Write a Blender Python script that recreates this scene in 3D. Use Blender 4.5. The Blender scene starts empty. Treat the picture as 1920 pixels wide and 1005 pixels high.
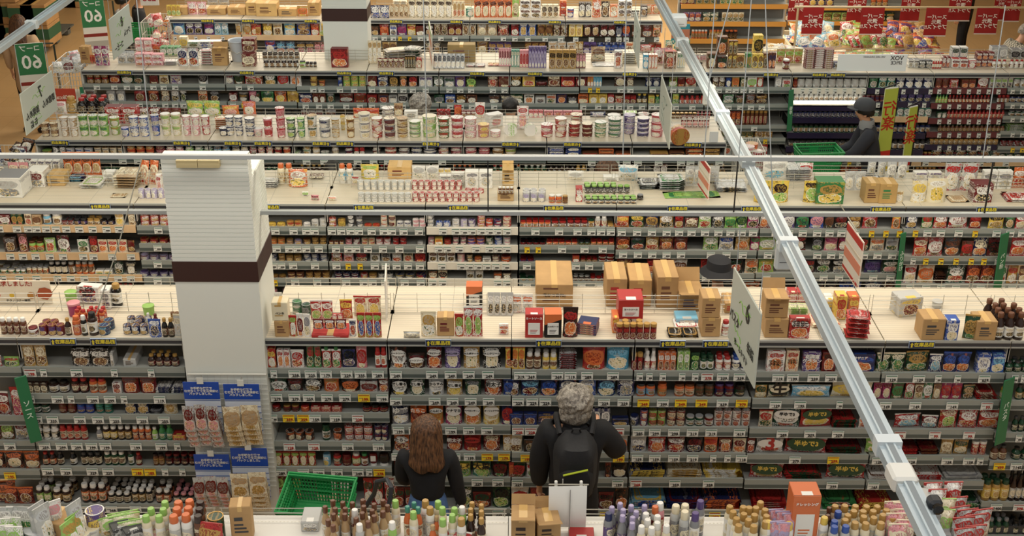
import bpy, math, random
from mathutils import Vector, Matrix, Euler
R = math.radians
random.seed(7)
SC = bpy.context.scene
COL = SC.collection
# ------------------------------------------------------------------ camera
F, CX, CY, CAMZ = 2369.0, 960.0, 502.5, 5.75
PITCH, ROLL = R(24.9), R(0.2)
cd = bpy.data.cameras.new('camera'); cd.sensor_width = 36; cd.lens = 36 * F / 1920; cd.clip_end = 200
cam = bpy.data.objects.new('camera', cd); COL.objects.link(cam); SC.camera = cam
cam.matrix_world = Matrix.Translation((0, 0, CAMZ)) @ Matrix.Rotation(math.pi / 2 - PITCH, 4, 'X') @ Matrix.Rotation(ROLL, 4, 'Z')
CR = cam.matrix_world.to_3x3()
# ------------------------------------------------------------------ light
SC.view_settings.view_transform = 'Standard'; SC.view_settings.look = 'None'
SC.view_settings.gamma = 1; SC.view_settings.use_curve_mapping = False
SC.view_settings.exposure = 0.75
wd = bpy.data.worlds.new('store_air'); SC.world = wd; wd.use_nodes = True
wd.node_tree.nodes['Background'].inputs[0].default_value = (1.0, .96, .9, 1)
wd.node_tree.nodes['Background'].inputs[1].default_value = .24
def tube_light(name, x, y, z, lx, ly, power, col=(1, .89, .72)):
    l = bpy.data.lights.new(name, 'AREA'); l.shape = 'RECTANGLE'; l.size = lx; l.size_y = ly; l.energy = power; l.color = col
    o = bpy.data.objects.new(name, l); COL.objects.link(o); o.location = (x, y, z); return o
for y, z, p, c in ((3.6, 5.9, 112, (1, .97, .92)), (6.7, 4.75, 62, (1, .94, .83)), (8.75, 4.0, 126, (1, .9, .74)), (11.3, 3.7, 22, (.9, 1, .97)), (13.3, 3.3, 36, (.9, 1, .97)), (15.6, 3.2, 78, (1, .97, .89)), (18.5, 3.4, 190, (1, .88, .7)), (22, 3.6, 260, (1, .87, .66))):
    tube_light('ceiling_tube_light', 0, y, z, 11.5, .5, p, c)
# ------------------------------------------------------------------ pixel -> place
def ray(x, y): return CR @ Vector(((x - CX) / F, -(y - CY) / F, -1))
def at_Y(x, y, Y):
    d = ray(x, y); t = Y / d.y; return Vector((d.x * t, Y, CAMZ + d.z * t))
def at_Z(x, y, Z):
    d = ray(x, y); t = (Z - CAMZ) / d.z; return Vector((d.x * t, d.y * t, Z))
# ------------------------------------------------------------------ materials
def lin(h):
    v = [int(h[i:i + 2], 16) / 255 for i in (0, 2, 4)]
    return tuple(c / 12.92 if c <= .04045 else ((c + .055) / 1.055) ** 2.4 for c in v) + (1,)
COLS = dict(red=('b3201c', 'red'), dred=('6d1416', 'dark red'), org=('d8681e', 'orange'), yel=('e3c02c', 'yellow'), gold=('b58a35', 'gold'),
    cream=('e2d6b4', 'cream'), wht=('e6e4dd', 'white'), blk=('191817', 'black'), navy=('1c2757', 'navy'), blu=('2450a8', 'blue'), lblu=('6db4d4', 'pale blue'),
    cyan=('3a9ec2', 'cyan'), grn=('2c8040', 'green'), dgrn=('17452b', 'dark green'), lgrn=('8ec04c', 'light green'), brn=('6b3f24', 'brown'),
    dbrn=('33201a', 'dark brown'), tan=('b99767', 'tan'), pink=('dc8f97', 'pink'), mag=('a52c66', 'magenta'), pur=('56407f', 'purple'), lpur=('a79bc2', 'lilac'),
    gry=('85868a', 'grey'), lgry=('b9bab6', 'pale grey'), sil=('bfc2c4', 'silver'), teal=('2d8a78', 'teal'), dgry=('3c3d3f', 'dark grey'))
def C(n):
    c = lin(COLS[n][0] if n in COLS else n)
    if n in COLS: l = .21 * c[0] + .72 * c[1] + .07 * c[2]; c = tuple((v * .86 + l * .14) * .95 for v in c[:3]) + (1,)
    return c
MATS = {}
def mat(col, rough=.5, metal=0, trans=0, spec=.5, noise=0, nscale=20, emit=0):
    k = (col, rough, metal, trans, noise, nscale, emit)
    if k in MATS: return MATS[k]
    m = bpy.data.materials.new('finish_' + str(len(MATS))); m.use_nodes = True; nt = m.node_tree; b = nt.nodes['Principled BSDF']
    b.inputs['Base Color'].default_value = C(col); b.inputs['Roughness'].default_value = rough; b.inputs['Metallic'].default_value = metal
    b.inputs['Specular IOR Level'].default_value = spec
    if noise:
        n = nt.nodes.new('ShaderNodeTexNoise'); n.inputs['Scale'].default_value = nscale; n.inputs['Detail'].default_value = 3
        t = nt.nodes.new('ShaderNodeTexCoord'); nt.links.new(t.outputs['Object'], n.inputs['Vector'])
        r = nt.nodes.new('ShaderNodeMapRange'); r.inputs['From Min'].default_value = .3; r.inputs['From Max'].default_value = .7
        r.inputs['To Min'].default_value = 1 - noise; r.inputs['To Max'].default_value = 1 + noise * .5
        h = nt.nodes.new('ShaderNodeMix'); h.data_type = 'RGBA'; h.blend_type = 'MULTIPLY'; h.inputs[0].default_value = 1; h.inputs[6].default_value = C(col)
        nt.links.new(n.outputs['Fac'], r.inputs['Value']); nt.links.new(r.outputs[0], h.inputs[7]); nt.links.new(h.outputs[2], b.inputs['Base Color'])
    if emit: b.inputs['Emission Color'].default_value = C(col); b.inputs['Emission Strength'].default_value = emit
    if trans: b.inputs['Alpha'].default_value = 1 - trans
    MATS[k] = m; return m
# printed packaging: one node group, laid out over the pack's own bounding box
PG = bpy.data.node_groups.new('pack_print', 'ShaderNodeTree')
def _pg():
    g = PG; I = g.interface
    for n, t in (('Base', 'NodeSocketColor'), ('Title', 'NodeSocketColor'), ('Picture', 'NodeSocketColor'), ('Seed', 'NodeSocketFloat'),
                 ('TZ', 'NodeSocketFloat'), ('TH', 'NodeSocketFloat'), ('TW', 'NodeSocketFloat'), ('PZ', 'NodeSocketFloat'), ('PH', 'NodeSocketFloat'), ('PW', 'NodeSocketFloat'), ('Busy', 'NodeSocketFloat')):
        I.new_socket(n, in_out='INPUT', socket_type=t)
    I.new_socket('Color', in_out='OUTPUT', socket_type='NodeSocketColor')
    N, L = g.nodes, g.links
    gi, go = N.new('NodeGroupInput'), N.new('NodeGroupOutput')
    def m(op, a, b=None, c=None):
        n = N.new('ShaderNodeMath'); n.operation = op
        for i, v in enumerate((a, b, c)):
            if v is None: continue
            if isinstance(v, (int, float)): n.inputs[i].default_value = v
            else: L.new(v, n.inputs[i])
        return n.outputs[0]
    def mix(f, a, b):
        n = N.new('ShaderNodeMix'); n.data_type = 'RGBA'; L.new(f, n.inputs[0])
        for i, v in ((6, a), (7, b)):
            if isinstance(v, tuple): n.inputs[i].default_value = v
            else: L.new(v, n.inputs[i])
        return n.outputs[2]
    tc = N.new('ShaderNodeTexCoord'); sp = N.new('ShaderNodeSeparateXYZ'); L.new(tc.outputs['Generated'], sp.inputs[0])
    o = gi.outputs; seed = o['Seed']; wv = N.new('ShaderNodeTexNoise'); wv.noise_dimensions = '4D'; wv.inputs['Scale'].default_value = 4.5; wv.inputs['Detail'].default_value = 2; L.new(tc.outputs['Generated'], wv.inputs['Vector']); L.new(seed, wv.inputs['W'])
    ws = N.new('ShaderNodeSeparateXYZ'); L.new(wv.outputs['Color'], ws.inputs[0])
    x = m('ADD', sp.outputs[0], m('MULTIPLY', m('SUBTRACT', ws.outputs[0], .5), .2)); z = m('ADD', sp.outputs[2], m('MULTIPLY', m('SUBTRACT', ws.outputs[1], .5), .16))
    def ell(zc, w, h): return m('ADD', m('POWER', m('DIVIDE', m('ABSOLUTE', m('SUBTRACT', x, .5)), w), 2.6), m('POWER', m('DIVIDE', m('ABSOLUTE', m('SUBTRACT', z, zc)), h), 2.6))
    def nz(sx, sz, off, det=1):
        cb = N.new('ShaderNodeCombineXYZ'); L.new(m('ADD', m('MULTIPLY', x, sx), seed), cb.inputs[0]); L.new(m('ADD', m('MULTIPLY', z, sz), off), cb.inputs[2]); L.new(seed, cb.inputs[1])
        n = N.new('ShaderNodeTexNoise'); n.inputs['Scale'].default_value = 1; n.inputs['Detail'].default_value = det; L.new(cb.outputs[0], n.inputs['Vector']); return n.outputs['Fac']
    blot = nz(3.2, 3.6, 1.7, 2)
    base = mix(m('GREATER_THAN', blot, .62), o['Base'], mix(m('ADD', 0, .45), o['Base'], o['Picture']))
    dark = N.new('ShaderNodeMix'); dark.data_type = 'RGBA'; dark.blend_type = 'MULTIPLY'; dark.inputs[0].default_value = 1; L.new(base, dark.inputs[6]); dark.inputs[7].default_value = (.55, .5, .5, 1)
    base = mix(m('MULTIPLY', m('MULTIPLY', m('GREATER_THAN', nz(16, 26, 4.1), .6), o['Busy']), m('LESS_THAN', z, .16)), base, o['Title'])
    base = mix(m('MULTIPLY', m('MULTIPLY', m('GREATER_THAN', nz(22, 30, 7.7, 0), .57), o['Busy']), m('GREATER_THAN', nz(2.6, 5, 3.3, 0), .55)), base, o['Title'])
    base = mix(m('MULTIPLY', m('MULTIPLY', m('GREATER_THAN', nz(26, 34, 5.9, 0), .6), o['Busy']), m('GREATER_THAN', nz(3.1, 4, 8.8, 0), .56)), base, dark.outputs[2])
    pe = ell(o['PZ'], o['PW'], o['PH'])
    food = mix(m('GREATER_THAN', nz(11, 13, 9.3, 3), .54), o['Picture'], mix(m('ADD', 0, .6), o['Picture'], (.7, .5, .22, 1)))
    food = mix(m('GREATER_THAN', nz(14, 15, 2.9, 2), .62), food, (.75, .68, .5, 1)); food = mix(m('GREATER_THAN', nz(15, 14, 6.1, 2), .63), food, (.05, .09, .02, 1)); food = mix(m('GREATER_THAN', pe, .78), food, mix(m('ADD', 0, .6), food, (.85, .84, .8, 1)))
    base = mix(m('LESS_THAN', pe, 1), base, food)
    te = ell(o['TZ'], o['TW'], o['TH'])
    tx = m('MULTIPLY', m('GREATER_THAN', nz(19, 13, 2.2, 0), .5), m('LESS_THAN', te, .45))
    title = mix(tx, o['Title'], mix(m('ADD', 0, .75), o['Title'], dark.outputs[2]))
    base = mix(m('LESS_THAN', te, 1), base, title)
    L.new(base, go.inputs[0])
_pg()
def pack(cols, style=0, seed=None, rough=.36, wrinkle=0):
    cs = (list(cols) + ['wht', 'org'])[:3] if len(cols) < 3 else list(cols)[:3]
    if len(cols) == 1: cs = [cols[0], 'cream', 'brn']
    if len(cols) == 2: cs = [cols[0], cols[1], cols[1]]
    sd = random.randint(0, 11) if seed is None else seed
    k = (tuple(cs), style, sd, rough, wrinkle)
    if k in MATS: return MATS[k]
    m = bpy.data.materials.new('print_' + str(len(MATS))); m.use_nodes = True; nt = m.node_tree; b = nt.nodes['Principled BSDF']
    g = nt.nodes.new('ShaderNodeGroup'); g.node_tree = PG
    for i, c in enumerate(cs): g.inputs[i].default_value = C(c)
    g.inputs['Seed'].default_value = sd * 3.7
    rnd = random.Random(sd)
    st = ((.72, .13, .43, .3, .22, .4), (.66, .2, .38, .27, .2, .42), (.5, .3, .46, .14, .1, .3), (.8, .1, .4, .38, .3, .34), (.45, .2, .5, .8, .12, .3))[(style + sd) % 4 if style < 4 else 4]
    light = ('wht', 'lgry', 'sil', 'cream', 'gry'); st = st + ((.12 if cs[0] in light and cs[1] in light else .85),)
    for n, v in zip(('TZ', 'TH', 'TW', 'PZ', 'PH', 'PW', 'Busy'), st): g.inputs[n].default_value = v
    nt.links.new(g.outputs[0], b.inputs['Base Color']); b.inputs['Roughness'].default_value = rough
    if wrinkle:
        t = nt.nodes.new('ShaderNodeTexCoord'); n = nt.nodes.new('ShaderNodeTexNoise'); n.inputs['Scale'].default_value = 24; n.inputs['Detail'].default_value = 2; n.inputs['Distortion'].default_value = .8; nt.links.new(t.outputs['Object'], n.inputs['Vector'])
        u = nt.nodes.new('ShaderNodeBump'); u.inputs['Strength'].default_value = wrinkle; u.inputs['Distance'].default_value = .02; nt.links.new(n.outputs['Fac'], u.inputs['Height']); nt.links.new(u.outputs[0], b.inputs['Normal']); b.inputs['Roughness'].default_value = .22
    MATS[k] = m; return m
def plain(c, rough=.45): return mat(c, rough)
# ------------------------------------------------------------------ meshes
class MB:
    def __init__(s): s.v, s.f, s.m, s.mats = [], [], [], []
    def mi(s, m):
        if m not in s.mats: s.mats.append(m)
        return s.mats.index(m)
    def add(s, vs, fs, m, xf=None):
        o = len(s.v); i = s.mi(m)
        s.v += [tuple(xf @ Vector(p)) for p in vs] if xf is not None else vs
        s.f += [tuple(o + a for a in f) for f in fs]; s.m += [i] * len(fs)
    def box(s, x0, x1, y0, y1, z0, z1, m, xf=None):
        s.add([(x0, y0, z0), (x1, y0, z0), (x1, y1, z0), (x0, y1, z0), (x0, y0, z1), (x1, y0, z1), (x1, y1, z1), (x0, y1, z1)],
              [(0, 3, 2, 1), (4, 5, 6, 7), (0, 1, 5, 4), (1, 2, 6, 5), (2, 3, 7, 6), (3, 0, 4, 7)], m, xf)
    def cbox(s, w, d, h, b, m, xf=None, top=None):
        b = min(b, w * .3, d * .3, h * .3); vs = []; idx = {}
        for sx in (-1, 1):
            for sy in (-1, 1):
                for sz in (0, 1):
                    X, Y, Z = sx * w / 2, sy * d / 2, sz * h; ix, iy, iz = X - sx * b, Y - sy * b, Z + (b if sz == 0 else -b)
                    for ax, p in (('x', (X, iy, iz)), ('y', (ix, Y, iz)), ('z', (ix, iy, Z))): idx[(sx, sy, sz, ax)] = len(vs); vs.append(p)
        i = lambda a, bb, c, ax: idx[(a, bb, c, ax)]
        fs = [[i(-1, -1, 0, 'y'), i(1, -1, 0, 'y'), i(1, -1, 1, 'y'), i(-1, -1, 1, 'y')], [i(1, 1, 0, 'y'), i(-1, 1, 0, 'y'), i(-1, 1, 1, 'y'), i(1, 1, 1, 'y')],
              [i(1, -1, 0, 'x'), i(1, 1, 0, 'x'), i(1, 1, 1, 'x'), i(1, -1, 1, 'x')], [i(-1, 1, 0, 'x'), i(-1, -1, 0, 'x'), i(-1, -1, 1, 'x'), i(-1, 1, 1, 'x')],
              [i(-1, 1, 0, 'z'), i(1, 1, 0, 'z'), i(1, -1, 0, 'z'), i(-1, -1, 0, 'z')]]
        for sx in (-1, 1):
            for sy in (-1, 1): fs.append([i(sx, sy, 0, 'x'), i(sx, sy, 0, 'y'), i(sx, sy, 1, 'y'), i(sx, sy, 1, 'x')])
        for sz in (0, 1):
            for q in (-1, 1):
                fs.append([i(-1, q, sz, 'y'), i(1, q, sz, 'y'), i(1, q, sz, 'z'), i(-1, q, sz, 'z')]); fs.append([i(q, -1, sz, 'x'), i(q, 1, sz, 'x'), i(q, 1, sz, 'z'), i(q, -1, sz, 'z')])
        for k in idx:
            if k[3] == 'x': fs.append([i(k[0], k[1], k[2], 'x'), i(k[0], k[1], k[2], 'y'), i(k[0], k[1], k[2], 'z')])
        s.add(vs, fs, m, xf)
        s.add([vs[i(-1, -1, 1, 'z')], vs[i(1, -1, 1, 'z')], vs[i(1, 1, 1, 'z')], vs[i(-1, 1, 1, 'z')]], [(0, 1, 2, 3)], top or m, xf)
    def lathe(s, prof, m, n=14, xf=None, sy=1, caps=True):
        vs, fs = [], []
        for r, z in prof:
            for k in range(n): a = 2 * math.pi * (k + .5) / n; vs.append((r * math.cos(a), r * math.sin(a) * sy, z))
        for j in range(len(prof) - 1):
            for k in range(n): k2 = (k + 1) % n; fs.append((j * n + k, j * n + k2, (j + 1) * n + k2, (j + 1) * n + k))
        if caps: fs.append(tuple(reversed(range(n)))); fs.append(tuple((len(prof) - 1) * n + k for k in range(n)))
        s.add(vs, fs, m, xf)
    def tube(s, pts, r, m, n=6, closed=False):
        pts = [Vector(p) for p in pts]; vs, fs = [], []
        for j, p in enumerate(pts):
            a = pts[max(j - 1, 0)] if not closed else pts[j - 1]; b = pts[min(j + 1, len(pts) - 1)] if not closed else pts[(j + 1) % len(pts)]
            t = (b - a).normalized(); u = t.orthogonal().normalized() if abs(t.z) > .95 else t.cross(Vector((0, 0, 1))).normalized(); w = t.cross(u)
            for k in range(n): an = 2 * math.pi * k / n; vs.append(tuple(p + u * (r * math.cos(an)) + w * (r * math.sin(an))))
        J = len(pts)
        for j in range(J if closed else J - 1):
            j2 = (j + 1) % J
            for k in range(n): k2 = (k + 1) % n; fs.append((j * n + k, j * n + k2, j2 * n + k2, j2 * n + k))
        if not closed: fs.append(tuple(reversed(range(n)))); fs.append(tuple((J - 1) * n + k for k in range(n)))
        s.add(vs, fs, m)
    def shell(s, front, back, nx, nz, m, xf=None):      # two grids sewn round the edge
        W = nx + 1; vs = front + back; o = len(front); fs = []
        for j in range(nz):
            for i in range(nx):
                a = j * W + i; fs.append((a, a + 1, a + W + 1, a + W)); fs.append((o + a, o + a + W, o + a + W + 1, o + a + 1))
        for j in range(nz):
            a, b = j * W, (j + 1) * W; fs.append((a, b, o + b, o + a)); a += nx; b += nx; fs.append((a, o + a, o + b, b))
        for i in range(nx):
            fs.append((i, o + i, o + i + 1, i + 1)); a = nz * W + i; fs.append((a, a + 1, o + a + 1, o + a))
        s.add(vs, fs, m, xf)
    def data(s, name, smooth=False, angle=None):
        me = bpy.data.meshes.new(name); me.from_pydata(s.v, [], s.f)
        for m in s.mats: me.materials.append(m)
        me.polygons.foreach_set('material_index', s.m)
        if smooth: me.polygons.foreach_set('use_smooth', [True] * len(s.f))
        me.update()
        if smooth and angle is not None: me.set_sharp_from_angle(angle=angle)
        return me
    def build(s, name, parent=None, loc=None, smooth=False, rot=None, angle=R(40)):
        return link(name, s.data(name, smooth, angle), parent, loc, rot)
def link(name, data, parent=None, loc=None, rot=None):
    o = bpy.data.objects.new(name, data); COL.objects.link(o)
    if parent is not None: o.parent = parent
    if loc is not None: o.location = loc
    if rot is not None: o.rotation_euler = rot
    return o
def empty(name, loc=(0, 0, 0), rot=None): return link(name, None, None, loc, rot)
LABELS = {}
def tag(o, label=None, cat=None, group=None, kind=None):
    if label: o['label'] = label
    if cat: o['category'] = cat
    if group: o['group'] = group
    if kind: o['kind'] = kind
    return o
def copy_tree(o, parent=None):
    c = o.copy(); COL.objects.link(c)
    if parent is not None: c.parent = parent
    for ch in o.children: copy_tree(ch, c)
    return c
FONTS = {}; TS = bpy.data.scenes.new('lettering_bench')
def text(s, size, m, parent=None, loc=(0, 0, 0), rot=(math.pi / 2, 0, 0), name='lettering', mirror=False, bold=.015, align='CENTER', ext=.0006, sx=1):
    k = (s, round(size, 4), m.name, bold, align, mirror, sx)
    if k not in FONTS:
        c = bpy.data.curves.new(name, 'FONT'); c.body = s; c.size = size; c.align_x = align; c.align_y = 'CENTER'; c.resolution_u = 2; c.extrude = ext; c.offset = bold * size
        t = bpy.data.objects.new(name, c); TS.collection.objects.link(t); vl = TS.view_layers[0]; vl.update()
        me = bpy.data.meshes.new_from_object(t.evaluated_get(vl.depsgraph)); me.name = name
        me.transform(Matrix.Diagonal((-sx if mirror else sx, 1, 1, 1)))
        if mirror: me.flip_normals()
        me.materials.clear(); me.materials.append(m); FONTS[k] = me
        bpy.data.objects.remove(t); bpy.data.curves.remove(c)
    return link(name, FONTS[k], parent, loc, rot)
ORD = 'zeroth first second third fourth fifth sixth seventh eighth ninth tenth eleventh twelfth thirteenth fourteenth fifteenth sixteenth seventeenth eighteenth nineteenth twentieth'.split()
NUM = 'zero one two three four five six seven eight nine ten eleven twelve thirteen fourteen fifteen sixteen seventeen eighteen nineteen twenty'.split()
def num(n): return NUM[n] if n <= 20 else str(n)
def ordn(n): return ORD[n] if n <= 20 else '%d%s' % (n, {1: 'st', 2: 'nd', 3: 'rd'}.get(n % 10, 'th'))

def hair_mat(c1, c2, curly=False):
    m = bpy.data.materials.new('hair_' + c1); m.use_nodes = True; nt = m.node_tree; b = nt.nodes['Principled BSDF']; b.inputs['Roughness'].default_value = .5
    t = nt.nodes.new('ShaderNodeTexCoord'); mp = nt.nodes.new('ShaderNodeMapping'); mp.inputs['Scale'].default_value = (75, 75, 6) if not curly else (45, 45, 30); n = nt.nodes.new('ShaderNodeTexNoise'); n.inputs['Scale'].default_value = 1; n.inputs['Detail'].default_value = 4; n.inputs['Distortion'].default_value = 1.2 if curly else .3
    r = nt.nodes.new('ShaderNodeValToRGB'); r.color_ramp.elements[0].position = .33; r.color_ramp.elements[1].position = .72; r.color_ramp.elements[0].color = C(c1); r.color_ramp.elements[1].color = C(c2)
    u = nt.nodes.new('ShaderNodeBump'); u.inputs['Strength'].default_value = .8; u.inputs['Distance'].default_value = .01
    nt.links.new(t.outputs['Object'], mp.inputs[0]); nt.links.new(mp.outputs[0], n.inputs['Vector']); nt.links.new(n.outputs['Fac'], r.inputs[0]); nt.links.new(r.outputs[0], b.inputs['Base Color']); nt.links.new(n.outputs['Fac'], u.inputs['Height']); nt.links.new(u.outputs[0], b.inputs['Normal']); return m
# ------------------------------------------------------------------ packaged goods
WHT, BLK = mat('wht', .4), mat('blk', .4)
def lathe_me(name, prof, m, n): b = MB(); b.lathe(prof, m, n); return b.data(name, True, R(40))
def pouch_mb(w, h, d, m, seal=.1, nx=6, nz=8, bag=False, seam=None):
    b = MB(); fr, bk = [], []; rnd = random.Random(int(w * 9999)); ph = rnd.random() * 6
    for j in range(nz + 1):
        t = j / nz; z = t * h
        if bag: th = max(.012, math.sin(math.pi * min(1, max(0, (t - .06) / .88))) ** .6 if .06 < t < .94 else .012); wd_ = w * (1 - .07 * math.sin(math.pi * t))
        else: th = .95 * (1 - (t / (1 - seal)) ** 1.8) ** .6 + .03 if t < 1 - seal else .03; wd_ = w * (1 - .05 * math.sin(math.pi * t))
        for i in range(nx + 1):
            u = i / nx * 2 - 1; e = (1 - abs(u) ** 2.6) ** .6 if abs(u) < 1 else 0
            y = d / 2 * (th * e + .02) + .006 * w / .1 * .25 * math.sin(7 * u + 9 * t + ph) * th
            fr.append((wd_ / 2 * u, -y, z)); bk.append((wd_ / 2 * u, y, z))
    b.shell(fr, bk, nx, nz, m); return b
def flat_mb(w, d, h, m, n=6):       # a filled pack lying on its back
    b = MB(); fr, bk = [], []
    for j in range(n + 1):
        v = j / n * 2 - 1
        for i in range(n + 1):
            u = i / n * 2 - 1; e = ((1 - abs(u) ** 3) * (1 - abs(v) ** 3)) ** .5
            fr.append((w / 2 * u, d / 2 * v, h * (.5 + .5 * e))); bk.append((w / 2 * u, d / 2 * v, h * (.5 - .5 * e)))
    b.shell(fr, bk, n, n, m); return b
NOUN = dict(b='sauce_bottle', j='glass_jar', c='food_can', p='sauce_pouch', g='food_bag', x='food_box', k='cardboard_carton', u='noodle_cup', w='noodle_bowl',
            f='flat_pack', t='plastic_tub', s='spout_pouch', q='squeeze_bottle', n='spice_tin')
def proto(kind, w, h, D, cs, near, name, o):
    """meshes of one pack: (root mesh, [(part name, mesh, location)])"""
    r = w / 2; ns = 16 if near else 10; parts = []; c2 = cs[1] if len(cs) > 1 else 'wht'; c3 = cs[2] if len(cs) > 2 else None
    def part(nm, me): parts.append((nm, me, (0, 0, 0)))
    if kind in 'bjcnuwt':
        if kind == 'b':
            cap = c3 or 'wht'; body = [(r * .88, 0), (r, .03 * h), (r, .56 * h), (r * .8, .67 * h), (r * .5, .77 * h), (r * .46, .86 * h)]
            bits = [('cap', [(r * .58, .82 * h), (r * .62, .84 * h), (r * .6, .98 * h), (r * .5, h), (.001, h)], plain(cap, .35)), ('label', [(r * 1.015, .12 * h), (r * 1.015, .5 * h)], pack([c2, 'cream' if c2 != 'cream' else 'brn', cs[0]], 1))]
            if 'big' in o: body = [(r * .88, 0), (r, .03 * h), (r, .66 * h), (r * .92, .75 * h), (r * .62, .8 * h)]; bits[0] = ('cap', [(r * .74, .79 * h), (r * .78, .81 * h), (r * .74, .97 * h), (r * .64, h), (.001, h)], plain(cap, .35)); bits[1] = ('label', [(r * 1.015, .15 * h), (r * 1.015, .62 * h)], bits[1][2])
            bm_ = plain(cs[0], .15)
        elif kind == 'j':
            body = [(r * .9, 0), (r, .05 * h), (r, .7 * h), (r * .84, .82 * h), (r * .82, .88 * h)]
            bits = [('lid', [(r * .88, .83 * h), (r * .92, .85 * h), (r * .92, .98 * h), (r * .86, h)], mat(c3 or 'gold', .35, .3)), ('label', [(r * 1.015, .16 * h), (r * 1.015, .62 * h)], pack([c2, cs[0], 'brn'], 1))]; bm_ = plain(cs[0], .12)
        elif kind == 'n':
            body = [(r * .95, 0), (r * .97, .8 * h)]; bits = [('lid', [(r, .8 * h), (r, .985 * h), (r * .93, h)], plain(c2, .35))]; bm_ = pack([cs[0], c3 or 'cream', cs[0]], 0)
        elif kind == 'c':
            body = [(r * .97, 0), (r, .02 * h), (r, .97 * h), (r * .97, .985 * h)]; bits = [('lid', [(r * .99, .965 * h), (r * 1.0, h), (r * .88, h), (r * .86, .97 * h), (0.001, .97 * h)], mat(c3 if c3 in ('gold', 'sil', 'wht', 'dgry', 'red') else 'sil', .3, .6))]
            bm_ = pack([cs[0], c2, c3 or 'cream'], 0)
        elif kind in 'uw':
            rb = .78 if kind == 'u' else .84; body = [(r * rb, 0), (r * (rb + .03), .04 * h), (r * .96, .93 * h), (r, .94 * h), (r, .985 * h)]
            bits = [('lid', [(r * .99, .97 * h), (r * .97, h), (.001, 1.003 * h)], pack([c3 or 'cream', c2, cs[0]], 2))]; bm_ = pack([cs[0], c2, c3 or 'wht'], 0)
        else:
            body = [(r * .85, 0), (r * .95, .85 * h)]; bits = [('lid', [(r, .84 * h), (r, .97 * h), (r * .9, h)], plain(c2, .4))]; bm_ = plain(cs[0], .4)
        if near:
            for nm, pf, m_ in bits: part(nm, lathe_me(nm, pf, m_, ns))
            return lathe_me(name, body, bm_, ns), parts
        b = MB(); b.lathe(body, bm_, ns)
        for nm, pf, m_ in bits: b.lathe(pf, m_, ns)
        return b.data(name, True, R(40)), parts
    if kind in 'pgs':
        bag = kind == 'g'; b = pouch_mb(w, h if kind != 's' else h * .86, D, pack(cs, 0, wrinkle=.55 if bag else .3), bag=bag, nx=6 if near else 4, nz=8 if near else 6)
        if near:
            hh = h if kind != 's' else h * .86; sb = MB(); st = hh * (.06 if bag else .09)
            sb.box(-w / 2, w / 2, -.0035, .0035, hh - st, hh + .001, plain(c2 if kind != 'p' else cs[0], .35)); part('top_seal', sb.data('top_seal'))
        if kind == 's': m_ = lathe_me('cap', [(w * .2, h * .84), (w * .22, h * .86), (w * .2, h)], plain(c3 or 'grn', .35), 10); part('cap', m_)
        return b.data(name, True, R(60)), parts
    if kind == 'q':
        b = MB(); b.lathe([(r * .6, h * .16), (r * .9, h * .3), (r, h * .6), (r * .8, h * .95), (r * .3, h)], plain(cs[0], .2), ns, sy=.7)
        cb = MB(); cb.lathe([(r * .8, 0), (r * .66, h * .17)], plain(c3 or 'wht'), ns, sy=.8); part('cap', cb.data('cap', True, R(40)))
        lb = MB(); lb.cbox(w * .6, .004, h * .42, .002, plain(c2), Matrix.Translation((0, -r * .71, h * .42))); part('label', lb.data('label'))
        return b.data(name, True, R(40)), parts
    if kind == 'f': return flat_mb(w, D, h, pack(cs, 0, wrinkle=.5), 6 if near else 4).data(name, True, R(70)), parts
    if kind == 'x':
        b = MB(); b.cbox(w, D, h, min(.003, w * .06), pack(cs, 0) if 'panel' not in o else plain(cs[0], .4), top=plain(c3 if 'top' in o and c3 else cs[0] if 'top' not in o else 'wht', .5))
        if near:
            t = MB(); t.box(-w * .49, w * .49, -D / 2 + .004, -D / 2 + .0055, h - .001, h + .0012, plain('dgry')); t.box(-w * .2, w * .2, -D / 2 + .004, -D * .2, h - .001, h + .0012, plain(c2)); part('tuck_flap', t.data('tuck_flap'))
        if 'panel' in o:
            t = MB(); t.cbox(w * .66, .0016, h * .5, .0007, plain('wht', .5), Matrix.Translation((0, -D / 2 - .0005, h * .14)));
            for i in range(3): t.box(-w * .22, w * (.1 + .05 * i), -D / 2 - .002, -D / 2, h * (.2 + .06 * i), h * (.225 + .06 * i), plain(cs[0] if i else 'gry'))
            if 'band' in o: t.add([(-w / 2, -D / 2 - .0008, h * .55), (w / 2, -D / 2 - .0008, h * .8), (w / 2, -D / 2 - .0008, h), (-w / 2, -D / 2 - .0008, h)], [(0, 1, 2, 3)], plain(o['band'])); t.box(-w / 2, w / 2, -D / 2, D / 2, h + .0002, h + .0015, plain(o['band']))
            part('printed_panel', t.data('printed_panel'))
        return b.data(name), parts
    if kind == 'k':
        cc = mat(cs[0] if cs[0] != 'tan' else 'b08d5e', .75, noise=.12, nscale=9); b = MB(); b.cbox(w, D, h, .004, cc)
        t = MB(); t.box(-.022 if w > .12 else -w * .1, .022 if w > .12 else w * .1, -D * .5, D * .5, h, h + .0012, plain('c8a468', .3)); t.box(-.022 if w > .12 else -w * .1, .022 if w > .12 else w * .1, -D * .5 - .0012, -D * .5, h * .86, h + .0012, plain('c8a468', .3)); part('packing_tape', t.data('packing_tape'))
        p_ = MB(); q = random.Random(int(w * 1e4))
        pm = plain(c2 if len(cs) > 1 else '5a4630', .7)
        for i in range(3 if 't' not in o else 1): p_.box(-w * .32, w * q.uniform(.05, .33), -D / 2 - .001, -D / 2, h * (.26 + .1 * i), h * (.31 + .1 * i), pm)
        p_.box(-w * .3, w * .1, -D / 2 - .001, -D / 2, h * .6 if 't' not in o else h * .78, h * .7 if 't' not in o else h * .86, pm)
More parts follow.
